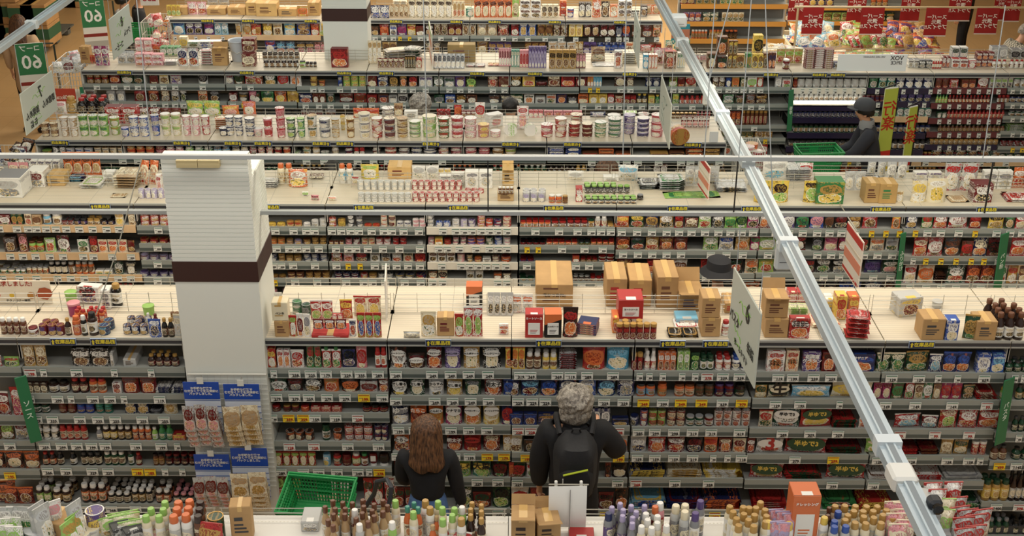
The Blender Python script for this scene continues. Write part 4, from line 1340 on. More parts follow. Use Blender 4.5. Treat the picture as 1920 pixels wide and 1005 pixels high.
deck('B', d3, 'on bright deck at midshop', '''
65 210 300 228 c 3 lgry/lpur/wht d2
230 315 306 248 j 2 org/red/wht
315 352 308 252 j 1 brn/gold/gold
398 442 298 195 x 1 red/wht/wht D=.08
455 742 245 172 j 7 dgry/wht/lgrn d2
460 785 310 252 j 8 dgry/wht/lgrn d2
785 828 288 245 j 1 blk/lgry/gry
348 450 168 105 g 1 wht/lgry/wht |white_foam_bag
572 672 170 125 x 1 wht/lgry/gry D=.1
665 792 172 68 g 1 wht/lblu/lgry
800 930 222 140 f 1 dgry/sil/grn s3 D=.2
925 1090 228 115 f 1 sil/grn/dgry s5 D=.22
1085 1200 200 75 g 2 sil/wht/lgry
1200 1300 190 75 g 1 lgry/sil/gry
1285 1480 238 150 f 1 sil/lgry/dgry s4 D=.24
1480 1560 200 90 g 1 sil/wht/dgrn
950 1320 275 262 f 1 lgrn/grn/grn D=.16 |green_mat
1530 1610 305 170 p 1 yel/brn/grn
''', BN)
deck('B', d4, 'on bright deck right of rail', '''
-90 130 302 168 p 2 yel/dbrn/lgrn |snack_pouch
-40 120 165 35 g 1 wht/lgry/lblu |white_foam_bag
120 270 168 45 f 2 lgry/sil/gry s7 D=.2
195 285 165 60 p 1 wht/red/pink l10
218 322 302 168 p 1 yel/dbrn/lgrn |snack_pouch
295 475 312 138 x 1 grn/gold/yel D=.16
475 605 228 105 g 2 sil/lgry/wht
600 695 305 135 k 1 b0905c/brn D=.16
690 805 308 140 k 1 b8955c/grn D=.16
615 740 145 40 g 2 sil/wht/lgry r18
740 870 155 40 g 2 sil/wht/gry r10
560 700 200 110 f 1 dgry/sil/gry s3
895 1000 302 168 p 1 cream/yel/wht |macaroni_pouch
990 1122 305 155 p 1 cream/wht/yel |macaroni_pouch
912 1090 165 100 x 2 wht/pur/lgry D=.06 |horse_print_box
1095 1310 235 58 g 2 lgry/red/wht |clear_candy_bag
1130 1270 180 140 x 3 dred/red/wht D=.06
1280 1405 302 158 x 1 dred/wht/blk D=.14
1340 1525 218 92 x 2 wht/gry/lgry D=.06 |horse_print_box
1530 1680 212 82 g 2 org/wht/red
1500 1680 302 245 f 1 red/wht/cream s2 D=.2
1140 1265 302 270 f 1 tan/cream/tan D=.16 |cardboard_sheet
800 850 300 230 p 1 cream/gold/wht
''', BN)
for crop, xs in ((d1, (632,)), (d2, (85, 677, 1270)), (d3, (262, 1040, 1505)), (d4, (710, 1375))): stock_sign('B', crop, xs, 310, where='middle stock deck below the long rail')
# ---- noodle cups above the long rail (mirror image built solid, writing reversed)
CS = 'C1 C2 C3 C4 C5 C6 C7 C8'
shelf('C1 C2 C3', c1, 980, 'on cup shelf above pillar', '''
250 315 935 w 1 gold/dgrn/lgrn
318 400 905 w 2 dgry/wht/lgry d2
402 575 925 w 3 lgry/blu/wht
580 775 920 u 4 cream/gry/tan d2
780 958 890 u 3 org/red/gold s2
960 1028 890 u 1 dred/pink/dred s2
1030 1145 890 u 2 pink/dred/wht s2
1150 1208 890 u 1 lgrn/grn/wht s2
1210 1328 890 u 2 grn/wht/wht s2
1330 1438 893 u 2 lblu/wht/navy s2
1445 1500 893 u 1 cream/wht/navy s2
1502 1552 893 u 1 wht/navy/cream s2
1555 1608 893 u 1 red/wht/gry s2
''', autotag=False)
shelf('C4 C5 C6', c2, 982, 'on cup shelf above mid cans', '''
215 280 945 u 1 wht/lgrn/gry
284 342 893 u 1 wht/grn/gold s2
345 398 893 u 1 cream/wht/gold s2
400 458 945 u 1 lgry/grn/wht
468 518 905 u 1 brn/cream/wht s2
550 608 905 u 1 navy/dred/wht s2
612 682 920 g 2 dbrn/red/sil
725 778 905 u 1 dred/brn/wht s2
800 882 900 w 1 cream/red/wht s2
888 966 900 w 1 gry/brn/wht s2
968 1042 905 w 1 lgry/navy/wht s2
1045 1135 920 w 1 navy/gry/wht s2
1140 1212 905 w 1 red/wht/cream s2
1215 1298 900 w 1 dred/pink/wht s2
1308 1388 900 w 1 pink/red/wht s2
1393 1473 900 w 1 red/pink/wht s2
1480 1560 900 w 1 gold/brn/wht s2
''', autotag=False)
shelf('C3 C4', c2, 981, 'on cup shelf right of pillar', '''
0 50 893 u 1 red/wht/cream s2
52 103 893 u 1 red/cream/wht s2
105 158 893 u 1 dred/red/cream s2
160 213 893 u 1 red/org/cream s2
''', autotag=False, board=False)
shelf('C7 C8', c3, 982, 'on cup shelf nearest diagonal rail', '''
-50 30 920 w 1 gold/lgrn/wht
225 330 905 x 1 navy/wht/blu s2 D=.1
335 437 905 x 1 navy/blu/wht s2 D=.1
440 542 945 x 1 brn/red/org D=.1
545 642 920 x 1 org/brn/gold s2 D=.1
650 757 945 x 1 brn/org/red D=.1
868 985 945 x 1 gold/brn/grn D=.1
988 1085 940 x 1 brn/dbrn/gold D=.1
1095 1205 915 x 1 dbrn/org/gold s2 D=.1
1210 1312 915 x 1 dbrn/gold/brn s2 D=.1
''', autotag=False)
for kk, cr, y, ln in (('C1 C2 C3', d1, 130, '-30 330 60 b 8 dbrn/gold/blk\n640 910 60 b 6 dgrn/wht/blk'), ('C4 C5 C6', d2, 135, '60 130 60 b 2 dgrn/wht/blk\n270 450 60 b 5 dbrn/wht/gold\n470 720 60 b 6 dbrn/wht/wht\n770 840 60 b 2 dbrn/red/red\n1080 1140 60 b 2 dgrn/wht/dgrn\n1230 1360 60 b 4 dbrn/red/org\n1480 1600 60 b 3 dgrn/org/red'),
                      ('C7 C8', d3, 135, '-60 60 60 b 3 dgrn/wht/org\n70 220 60 b 4 dgrn/gold/wht\n230 400 60 b 5 dbrn/wht/blk\n400 470 60 b 2 gold/dgrn/gold\n480 570 60 p 2 dbrn/sil/gry\n890 980 60 p 2 dred/wht/brn\n1030 1130 60 b 3 dbrn/wht/gold\n1240 1345 60 b 3 dbrn/gold/gold')):
    shelf(kk, cr, y, 'on shelf just below long rail', ln, tags=('130:-Y 210:-Y 330:-Y' if cr is d3 else None))
for kk, cr, xs in (('C1 C2 C3', d1, (775, 870)), ('C4 C5 C6', d2, (110, 190, 320, 430, 640, 740, 830, 1170)), ('C7 C8', d3, (500, 580, 650, 720, 790, 920, 1060, 1120, 1190, 1300))):
    for x in xs:
        for key in kk.split():
            B = BAYS[key]; X = at_Y(cr[0] + x / cr[2], 303, B['Y']).x
            if B['X0'] < X < B['X1']: price_tag(B, X, at_Y(960, 309, B['Y']).z, .075, .05)
CD = 'on cup deck above pillar'
deck('C', c1, CD, '''
340 420 722 640 g 1 wht/pink/lgry
415 482 716 605 b 1 gold/cream/gold big |oil_bottle
482 670 716 595 b 3 blk/dbrn/red d2 |cola_bottle
665 870 780 655 x 2 red/wht/dred top D=.12
870 1010 760 675 g 2 dred/wht/blk
1010 1140 740 680 g 2 dred/brn/blk
1175 1385 730 635 g 2 lgrn/yel/wht
1395 1502 728 665 g 1 org/yel/pink
1525 1610 728 640 g 1 org/pink/wht
255 368 862 765 u 2 brn/tan/cream s2
378 492 862 730 u 2 tan/wht/wht s2
494 686 858 715 u 3 lgrn/grn/wht s2
688 755 852 728 u 1 lgrn/gold/wht s2
758 810 862 795 u 1 blu/wht/lpur
812 938 862 725 u 2 blu/wht/wht s2
950 1006 856 715 u 1 blu/lpur/lgry s2
1010 1142 856 705 u 2 cream/lgrn/wht s2
1145 1260 855 720 u 2 pink/wht/wht s2
1262 1322 850 722 u 1 red/wht/wht s2
1345 1430 820 725 f 1 cream/org/wht s6
1372 1432 858 795 u 1 dgry/navy/wht
1415 1530 856 725 u 2 navy/wht/wht s2
1535 1605 860 732 u 1 navy/lgry/wht s2
''', z=ZD)
deck('C', c2, 'on cup deck above mid cans', '''
-20 42 862 800 u 1 pink/wht/lgry
45 108 864 735 u 1 pink/red/wht s2
125 188 868 668 u 1 red/pink/wht s3
190 252 866 735 u 1 dgrn/wht/lgrn s2
258 312 866 735 u 1 grn/wht/lgrn s2
318 388 866 715 u 1 wht/dgrn/gold s2
392 470 868 735 w 1 lgry/navy/wht s2
472 528 868 740 u 1 gold/cream/lgry s2
530 562 820 720 u 1 yel/cream/gold s2
565 622 868 738 u 1 gold/brn/cream s2
610 775 745 680 g 2 org/red/cream
640 722 872 700 u 1 wht/gry/cream s3
722 798 870 732 w 1 red/cream/wht s3
800 878 870 732 w 1 gry/dred/cream s3
785 868 740 668 w 1 lgry/brn/wht s2
868 925 735 650 g 1 tan/brn/cream
930 1018 745 690 x 1 wht/lgry/gry D=.06
880 958 870 730 w 1 cream/brn/gold s3
958 1038 866 750 w 1 lgrn/gry/wht s3
1040 1138 868 715 w 1 lgrn/wht/cream s3
1135 1222 735 685 g 2 red/dred/wht
1245 1292 730 660 g 1 red/org/dred
1290 1380 735 690 x 3 dred/wht/brn D=.04
1140 1218 872 730 w 1 grn/red/wht s3
1222 1305 870 725 w 1 pink/red/wht s3
1306 1390 870 730 w 1 pink/wht/wht s3
1388 1468 868 770 w 1 pink/gold/yel s2
1468 1540 866 812 w 1 pink/wht/wht
1375 1440 740 645 p 1 wht/red/cream
1445 1545 800 705 x 1 wht/lgry/pink r30 D=.1
''')
deck('C', c3, 'on cup deck nearest diagonal rail', '''
30 105 812 672 p 1 wht/red/pink l8
105 195 740 690 g 3 pink/red/wht l12
200 440 730 690 x 4 pink/dred/red D=.05
178 262 866 770 w 1 red/pink/wht s2
265 348 866 732 w 1 red/cream/wht s3
350 432 866 762 w 1 dred/red/cream s3
365 448 790 708 w 1 brn/red/cream s3
435 512 866 766 w 1 brn/dred/cream s3
490 590 740 705 g 1 navy/wht/lpur
515 598 868 755 w 1 grn/cream/wht s3
598 688 770 712 w 1 lgry/dred/wht s2
600 692 868 732 w 1 gry/grn/wht s4
695 778 846 712 w 1 pur/wht/lpur s3
780 868 866 728 w 1 lpur/navy/wht s4
700 790 720 695 f 1 lgrn/wht/grn s2
790 870 735 705 w 1 lgry/red/wht
870 955 866 708 w 1 pink/red/wht s3
1060 1240 800 725 p 5 dred/wht/pink
1000 1160 745 705 j 6 dbrn/gold/gold
''')
for crop, xs in ((c1, (380, 1145, 1465)), (c2, (45, 410, 560, 1100, 1600)), (c3, (380, 1135))): stock_sign('C', crop, xs, 888, True, 'noodle cup deck above the long rail')
# ---- reflected aisle behind the noodle cups, built solid
LD = 'behind noodle cups'
shelf('D1 D2 D3', c1, 532, 'on top shelf left ' + LD, '''
530 670 445 j 3 brn/gold/red s2 |soup_cup
675 745 445 g 1 dred/brn/org
750 828 445 g 1 dgrn/brn/wht
830 892 460 g 1 dgrn/dgry/brn
930 988 465 g 1 brn/dred/cream
990 1052 445 g 1 cream/yel/brn
1055 1132 445 p 1 lgry/mag/pur
1235 1300 450 p 1 lgry/blk/wht
1400 1462 455 g 1 gry/dred/wht
1465 1525 455 g 1 brn/dgrn/wht
1530 1608 455 g 1 red/wht/brn
''', mirror=True)
shelf('D1 D2 D3', c1, 642, 'on second shelf left ' + LD, '''
530 590 570 g 1 gry/brn/lgry
660 782 565 p 2 gry/lgry/wht
835 908 565 g 1 dred/red/brn
925 992 565 g 1 dred/org/brn
1005 1058 560 g 1 brn/cream/gry
1065 1122 560 p 1 gry/wht/blk
1125 1168 565 p 1 blk/wht/dgrn
1235 1298 560 p 1 org/cream/brn
1310 1372 565 p 1 blk/gry/brn
1435 1485 575 x 1 dred/wht/red
1490 1556 575 w 1 dgry/gold/wht
1560 1608 575 g 1 mag/pink/wht
''', tags='1530:-Y')
shelf('D4 D5 D6 D7', c2, 550, 'on top shelf midway ' + LD, '''
-20 40 460 g 1 brn/cream/red
45 122 455 p 1 dgrn/wht/gold
125 202 455 p 1 lgry/red/grn
205 282 455 p 1 wht/dred/org
330 382 455 u 1 gold/brn/yel s2
388 432 500 u 1 org/brn/gold
510 538 460 c 1 blu/navy/sil s2
540 688 460 c 3 lgrn/yel/gold s2
695 758 465 x 1 dred/brn/cream
760 828 465 x 1 navy/wht/brn
835 890 462 x 1 blk/gold/brn
900 948 462 x 1 dbrn/gold/org
955 1012 465 x 1 blk/red/org
1022 1108 472 x 2 lgry/pur/wht
1115 1178 475 x 1 dgrn/wht/blk
1180 1248 475 x 1 gry/dgrn/wht
1250 1315 470 x 1 pur/brn/cream
1320 1382 472 x 1 blk/lgrn/yel
1455 1520 465 x 1 brn/cream/red
1522 1600 465 x 1 dred/brn/cream
''', tags='175:-Y 225:-Y')
shelf('D4 D5 D6 D7', c2, 652, 'on second shelf midway ' + LD, '''
-20 22 580 p 1 dgrn/brn/wht
25 108 575 p 1 grn/dgrn/yel
110 188 575 p 1 org/brn/yel
190 265 575 p 1 yel/gold/brn
268 350 580 x 1 navy/wht/red
352 435 580 x 2 brn/dred/wht
440 492 580 g 1 dgrn/gry/brn
520 608 580 g 1 dred/brn/sil
612 690 580 g 1 red/brn/org
692 762 585 x 1 dred/red/brn
765 832 585 x 1 brn/navy/red
832 888 592 x 1 lgry/dgry/wht
890 952 582 x 1 lgry/blk/wht
1118 1182 590 x 1 dgrn/gry/cream
1185 1252 588 x 1 blu/wht/brn
1255 1318 588 x 1 dbrn/gold/wht
1320 1390 588 x 1 brn/dbrn/wht
1460 1532 588 x 1 dgry/brn/wht
1535 1605 588 x 1 dgry/cream/brn
''', tags='75:-Y 150:-Y 225:-Y')
shelf('D3 D4 D5 D6', c2, 765, 'on third shelf midway ' + LD, '''
30 270 685 j 5 dgry/wht/dgry
280 420 685 x 3 lgry/dred/wht
430 500 690 g 1 gry/brn/wht
530 640 700 j 3 brn/wht/dgry
''', autotag=False)
shelf('D8 D9 D10', c3, 550, 'on top shelf mid-right ' + LD, '''
-10 60 460 p 1 blk/gold/wht
65 146 460 x 1 yel/gold/red
150 222 510 g 1 dbrn/dred/brn
225 305 455 x 1 brn/cream/dred
308 396 455 x 1 red/dred/org
400 472 465 x 1 dred/dbrn/cream
475 512 475 x 2 org/gold/wht D=.05
512 566 475 x 3 cyan/lblu/wht D=.05
645 722 470 g 1 dbrn/brn/cream
725 765 490 g 1 brn/cream/gry
840 932 490 g 2 navy/dgry/sil
990 1042 470 g 1 lgrn/brn/wht
1043 1092 472 g 1 brn/dred/org
1094 1162 475 g 1 cream/red/brn
1262 1342 472 p 2 brn/wht/dbrn
1345 1382 480 x 1 navy/blu/wht
1385 1432 470 x 1 gold/org/brn
1438 1478 480 x 1 dgrn/cream/brn
1480 1542 475 x 1 wht/lgrn/red
1543 1585 470 p 1 red/gold/wht
''', tags='490:-Y 540:-Y')
shelf('D8 D9 D10', c3, 656, 'on second shelf mid-right ' + LD, '''
-10 72 585 x 1 dgrn/cream/wht
75 142 585 x 1 wht/dgrn/org
145 212 600 x 1 lgry/wht/navy
215 278 585 x 1 lgry/org/dgrn
280 346 582 x 1 navy/brn/org
350 412 600 x 1 dbrn/gry/wht
415 482 585 x 1 org/brn/cream
485 600 585 x 2 yel/gold/wht
602 642 588 x 1 red/wht/pink
645 702 590 x 1 brn/cream/red
705 782 592 x 2 dred/red/brn
785 852 588 b 2 dgry/gold/yel
858 898 595 x 1 yel/lgrn/gold
900 932 595 b 1 grn/dgrn/yel
1010 1052 592 p 1 lgrn/yel/grn
1055 1215 600 b 5 red/wht/red
1255 1322 595 g 1 dbrn/brn/org
1328 1398 595 g 1 grn/sil/wht
1402 1472 595 g 1 dgrn/dred/brn
1475 1532 595 g 1 brn/gry/dred
1535 1608 595 g 1 dbrn/gold/brn
''')
shelf('D9 D10', c3, 790, 'on third shelf mid-right ' + LD, '''
1160 1255 700 b 4 red/wht/pink
1265 1345 705 j 3 dbrn/cream/gold
1350 1440 700 g 3 dred/org/brn
1445 1610 690 j 6 brn/red/gold
''')
for y, ln in ((870, '1270 1390 800 x 3 brn/cream/dgrn\n1395 1520 800 x 3 gold/dgrn/cream\n1530 1640 800 x 2 gold/wht/brn'), (975, '1270 1440 900 x 3 lgry/dgrn/red\n1450 1530 900 x 1 dgrn/cream/wht\n1535 1610 895 x 1 red/wht/dred')): shelf('D10', c3, y, 'on low shelf mid-right ' + LD, ln, tags='1590:-Y')
SJ = 'of lit spice rack'
for y, nm, ln in ((557, 'top shelf', '50 90 475 x 1 lgry/wht/gry\n92 150 490 x 1 wht/red/grn\n165 192 480 j 1 dred/org/gold\n192 630 478 j 9 lgry/wht/dgry'),
                  (636, 'glowing shelf', '168 605 585 j 14 lgry/wht/lgry'), (664, 'strip shelf', '590 735 594 c 5 dred/navy/dred\n168 500 640 j 10 gry/lpur/lgry'),
                  (742, 'purple shelf', '160 570 680 j 13 navy/wht/blk d2'), (838, 'green shelf', '165 580 768 j 13 dgrn/wht/blk d2'),
                  (925, 'low shelf', '135 565 860 j 12 dgry/lgry/blk d2'), (985, 'lowest shelf', '120 560 950 j 12 dgry/cream/blk')):
    shelf('D11', c4, y, 'on %s %s' % (nm, SJ), ln, 'j=spice_jar', rail='white' if y < 640 else 'purple' if y in (664, 742, 838, 925) else 'rail', autotag=False, tags=('215:- 265:- 320:- 370:- 420:- 480:- 540:- 600:-' if y == 557 else None))
B = BAYS['D11']; b = MB(); a0, a1 = at_Y(1488, 190, B['Y']), at_Y(1617, 190, B['Y'])
b.box(a0.x, a1.x, B['Y'] - .03, B['Y'] - .015, a0.z - .018, a0.z + .014, mat('fff8e8', .5, emit=3.2)); tag(b.build('strip_lamp'), 'glowing white strip lamp on the spice rack beside the man in a cap', 'lamp')
TJ = 'of tea shelves'
for y, nm, ln, rc in ((557, 'top shelf', '640 700 490 p 1 dgrn/grn/gry\n702 808 478 p 2 teal/wht/dgrn\n812 1042 475 p 4 navy/sil/wht', 'purple'), (642, 'second shelf', '735 1032 588 p 6 navy/pur/dgry', 'purple'), (736, 'third shelf', '662 705 690 p 1 dgrn/wht/teal\n815 1036 675 p 5 teal/wht/navy', 'wood'),
                      (840, 'fourth shelf', '650 1030 770 j 11 navy/lgry/blk', 'purple'), (945, 'fifth shelf', '650 1030 870 j 11 dgry/wht/blk', 'purple')):
    shelf('D12', c4, y, 'on %s %s' % (nm, TJ), ln, 'j=spice_jar p=tea_pouch', rail=rc, autotag=False, tags=('685:- 850:- 930:- 1020:-' if y == 557 else '690:- 890:- 980:- 1035:-' if y == 642 else None))
RJ = 'of red spice shelves'
for y, nm, ln in ((557, 'top shelf', '1060 1145 490 p 2 dred/brn/red\n1148 1202 490 x 1 red/wht/dred\n1222 1312 490 x 2 brn/dred/org\n1328 1398 478 p 1 red/wht/dred\n1400 1545 482 x 4 lgry/lgrn/navy'),
                  (652, 'second shelf', '1060 1135 595 b 4 lgrn/yel/grn\n1138 1402 598 b 12 dred/org/red\n1448 1525 595 j 3 dred/wht/red'), (747, 'third shelf', '1065 1125 700 x 2 dgrn/lgry/wht\n1130 1495 690 b 15 red/cream/dred'),
                  (832, 'fourth shelf', '1075 1495 780 b 16 brn/gold/dgrn'), (912, 'fifth shelf', '1018 1455 862 j 14 gold/cream/dbrn'), (990, 'lowest shelf', '1030 1480 935 g 6 dgrn/wht/brn')):
    shelf('D13', c4, y, 'on %s %s' % (nm, RJ), ln, 'j=spice_jar b=spice_bottle', rail='purple' if y > 900 else 'maroon', autotag=False, tags=' '.join('%d:-' % x for x in range(1075, 1510, 62)))
for y, nm, ln in ((557, 'top shelf', '1555 1720 480 j 4 lgry/wht/grn'), (650, 'second shelf', '1528 1720 595 j 5 navy/wht/blk'), (735, 'third shelf', '1520 1720 690 j 5 dgrn/wht/gry'), (830, 'fourth shelf', '1510 1720 770 f 2 lgrn/wht/grn s6'), (925, 'fifth shelf', '1470 1720 870 j 6 dred/lgry/blk')):
    shelf('D14', c4, y, 'on %s at upper right edge' % nm, ln, autotag=False, tags=' '.join('%d:-%s' % (x, 'Y' if y == 925 else '') for x in range(1535, 1720, 60)))
for y, nm in ((40, 'first'), (135, 'second')):
    shelf('D10 D11', d4, y, 'on %s low shelf right of rail' % nm, '-110 -20 %d b 3 dbrn/wht/gold\n130 330 %d p 3 brn/cream/red\n395 640 %d p 4 dred/org/wht' % (y - 60, y - 60, y - 60), tags='280:- 450:-Y 510:-Y' if y < 100 else None)
    shelf('D12 D13 D14', d4, y, 'on %s low shelf at right' % nm, '930 1060 %d j 5 dred/dgry/gold\n1070 1350 %d j 9 dgry/wht/dred\n1400 1600 %d g 4 dgrn/blk/gry' % (y - 60, y - 60, y - 60), rail='wood' if y < 100 else None, tags='1200:- 1340:-')
DD = 'on deck behind noodle cups'
deck('D', c1, DD + ' left', '''
508 572 400 280 k 1 b08a58/brn D=.1
560 600 400 345 g 2 org/red/brn
598 690 412 290 p 2 mag/wht/pur
852 962 328 238 x 2 pink/wht/red D=.09 s2
852 960 412 328 x 2 pink/wht/red D=.09 s2
952 1028 412 332 x 1 pink/wht/mag D=.09 s2
955 1030 335 280 g 1 red/org/dred
1008 1130 352 285 x 3 grn/wht/lgrn D=.1
1128 1182 300 225 x 1 cream/yel/gold D=.08
1175 1255 300 252 x 1 wht/grn/dgrn D=.1
1250 1322 310 250 x 1 wht/navy/blu D=.1
1318 1388 310 250 x 1 wht/red/dred D=.1
1115 1252 416 305 p 2 wht/navy/red
1030 1112 412 368 f 1 wht/lgry/pink s4
1256 1338 412 300 f 1 wht/red/lgry s6 D=.1
1335 1432 414 290 k 1 b28e5c/brn D=.12 open
1520 1608 420 325 x 1 dred/cream/brn D=.12
1520 1608 328 232 x 1 dred/cream/brn D=.12 z=.15
740 850 400 320 g 2 sil/wht/gry
''')
deck('D', c2, DD + ' midway', '''
38 272 372 320 j 7 dbrn/wht/dgry
45 268 424 374 j 6 dbrn/wht/dgry
272 312 424 378 j 1 lgrn/wht/dgry
312 382 422 386 j 3 dbrn/wht/dgry
472 582 425 295 x 1 dred/red/org D=.1 |red_carton
705 790 400 258 p 3 cream/gold/wht l6
795 885 345 265 g 2 gold/brn/cream
800 960 385 290 f 1 cream/gry/wht s4 D=.2 r20
930 1040 380 280 f 1 lgry/dgrn/cream s4 D=.2 r-20
765 930 428 365 g 5 dred/cream/brn |chocolate_bag
936 1002 428 345 x 4 blk/gold/dgry D=.05
1008 1042 425 360 x 1 red/cream/wht D=.05
1112 1310 432 340 p 7 sil/dgry/wht l22
1200 1382 390 262 k 1 9c8557/dred D=.14
1318 1440 424 395 f 2 lgry/wht/pink s2
1455 1530 418 390 f 2 gold/red/lgry
1525 1605 418 305 x 5 pink/dred/wht D=.04 l8
''')
deck('D', c3, DD + ' mid-right', '''
-5 48 422 308 x 3 teal/cream/wht D=.06
48 105 424 310 x 3 pink/red/cream D=.06
104 216 428 288 x 6 pur/lpur/wht D=.05
232 402 432 308 x 4 gold/blk/brn D=.06
402 462 430 335 x 3 brn/pink/cream D=.04 l10
225 400 330 265 p 3 lgry/tan/brn r15
495 585 388 295 g 1 tan/brn/cream
505 700 420 400 f 1 wht/lgry/wht D=.2
640 690 428 312 x 1 wht/dred/red D=.06 |tall_sweet_box
690 790 402 305 f 1 cream/lgry/wht s6 D=.18
805 880 330 282 g 1 red/wht/pink
822 856 430 335 x 1 cyan/wht/wht D=.08 top
856 912 430 335 x 3 org/wht/wht D=.08 top
890 1005 402 302 g 2 pink/wht/dred
955 1030 432 315 x 1 brn/cream/red D=.08 top
1035 1085 425 325 x 3 wht/grn/cream D=.06
1085 1220 390 345 g 3 lgry/pink/wht
1222 1285 430 325 x 1 brn/dgrn/cream D=.1
1285 1348 430 345 x 1 dbrn/dgrn/org D=.1
1285 1352 345 222 x 1 brn/dgrn/org D=.1 z=.1
1352 1408 430 250 x 2 brn/yel/blk D=.06 s2
1405 1455 428 335 x 1 gold/brn/blk D=.08
1460 1500 425 330 x 2 grn/gold/dbrn D=.06
1512 1572 345 212 x 1 yel/blk/gold D=.1 z=.1
1505 1575 428 335 x 2 yel/brn/blk D=.06
1575 1605 425 330 x 1 brn/gold/blk D=.06
''')
deck('D', c4, DD + ' right', '''
0 45 430 325 x 2 brn/navy/org D=.06
50 215 400 310 g 3 gold/lgrn/red
92 138 438 368 j 1 dred/wht/wht
228 288 432 300 x 1 dred/wht/brn D=.1 s10
290 345 432 298 x 1 dred/wht/brn D=.1 s10
348 405 432 300 x 1 dred/wht/brn D=.1 s10
410 455 430 385 x 1 navy/wht/blk D=.06
455 512 430 390 c 3 navy/dred/wht
878 948 425 368 x 2 wht/blk/gry D=.08 top
945 1028 428 370 x 2 blk/wht/gry D=.08 top
1030 1090 432 372 b 4 red/wht/wht
1090 1140 425 350 x 2 dred/wht/red D=.06
1150 1252 428 360 x 2 wht/dred/red D=.1 top
1150 1252 360 288 x 2 lgry/dgrn/wht D=.1 z=.1 top
1255 1305 430 370 x 1 red/wht/wht D=.08 top
1300 1410 420 320 x 3 dred/wht/org D=.08 s2
1405 1500 428 375 b 3 wht/dred/red
1395 1500 370 285 x 2 lgry/wht/gry D=.1 z=.08 top
1515 1640 428 375 b 4 wht/dred/red
1520 1640 372 300 x 2 lgry/blk/gry D=.1 z=.08 top
''')
for crop, xs, y in ((c1, (780, 1550), 420), (c2, (555, 820, 1390), 440), (c3, (145, 740, 1180), 440), (c4, (20, 325, 440), 448)): stock_sign('D', crop, xs, y, True, 'stock deck behind the noodle cups')
# ---- farthest aisle in the mirror image, built solid
FE = 'on farthest '
shelf('E1 E2', c1, 222, FE + 'top shelf left', '''
1078 1155 138 g 1 lblu/blu/wht
1160 1265 135 g 2 pur/wht/blk
1275 1338 140 g 1 pur/mag/wht
1340 1428 138 g 2 lblu/wht/cyan
1475 1572 150 g 2 cream/gold/org
1575 1610 150 g 1 org/red/cream
''', rail='wood', tags='1100:-R 1160:-R 1230:-R 1310:-R 1400:-R')
shelf('E1 E2', c2, 226, FE + 'top shelf by pillar', '''
-15 28 155 g 1 red/gold/org
38 98 150 g 1 gold/yel/wht
102 162 148 g 1 cream/gold/brn
172 242 148 g 1 lblu/yel/wht
250 336 142 g 1 blu/gold/brn
340 392 148 g 1 red/org/wht
394 435 150 g 1 yel/gold/lgrn
''', board=False, autotag=False)
shelf('E3 E4', c2, 228, FE + 'top shelf midway', '''
722 770 155 x 1 dbrn/brn/gold
775 832 155 g 1 red/org/cream
838 882 150 x 1 wht/blu/navy
884 945 152 g 1 pur/mag/wht
948 1002 155 g 1 yel/red/cream
1003 1060 158 x 1 dred/brn/wht
1062 1112 150 g 1 dbrn/wht/tan
1115 1205 138 g 2 brn/cream/dbrn
1206 1292 138 g 2 dred/brn/gold
1295 1382 132 g 2 cream/dbrn/brn
1388 1515 148 g 2 tan/lgry/cream
1518 1590 155 g 1 dred/cream/red
''', names='g=coffee_bag', tags='905:-Y 965:-Y')
shelf('E4 E5', c3, 232, FE + 'top shelf mid-right', '''
-5 42 138 g 1 red/dred/wht
45 155 138 p 2 blu/wht/gold
160 258 145 p 2 gold/brn/blk
260 352 155 p 2 brn/cream/dbrn
358 446 142 x 2 yel/cream/gold
450 552 140 g 2 dbrn/dred/tan
556 652 138 g 2 dbrn/dred/wht
655 692 160 x 1 navy/gry/wht
695 745 148 g 1 navy/org/blu
755 885 155 p 2 brn/dred/gry
888 938 142 g 1 org/cream/brn
''', names='g=coffee_bag', board=False)
for kk, cr, y, ln in (('E1 E2', c2, 340, '52 118 258 g 1 blu/red/wht\n120 242 262 g 2 navy/lblu/red\n250 362 265 g 2 dbrn/gold/mag\n364 440 265 g 2 brn/pink/wht'), ('E3 E4', c2, 345, '725 790 270 x 1 dgry/gold/red\n795 830 270 g 1 org/cream/gold\n1060 1160 265 g 2 dgry/cream/brn\n1388 1455 262 g 1 gold/brn/cream\n1460 1605 258 x 3 pur/gold/blk'),
                      ('E4 E5', c3, 345, '80 212 258 x 3 brn/gold/dred\n232 308 258 p 1 brn/cream/gold\n388 448 262 g 2 gold/cream/brn\n450 532 265 x 2 pur/dbrn/lpur\n536 712 268 g 4 navy/blu/wht\n715 765 265 g 1 cream/org/brn\n860 940 268 x 2 brn/red/cream')): shelf(kk, cr, y, FE + 'second shelf', ln)
deck('E', c1, FE + 'deck left', '''
1050 1135 100 30 g 3 yel/gold/lgrn r20
1075 1180 95 30 k 1 b8945e/brn D=.16
1178 1300 92 12 p 2 pink/wht/red
1298 1420 95 32 k 1 b8945e/brn D=.2
1428 1545 96 25 k 1 c09a62/brn D=.2
1300 1440 30 -10 g 2 sil/gry/wht
1545 1640 98 -5 k 1 c8a468/brn D=.2
''')
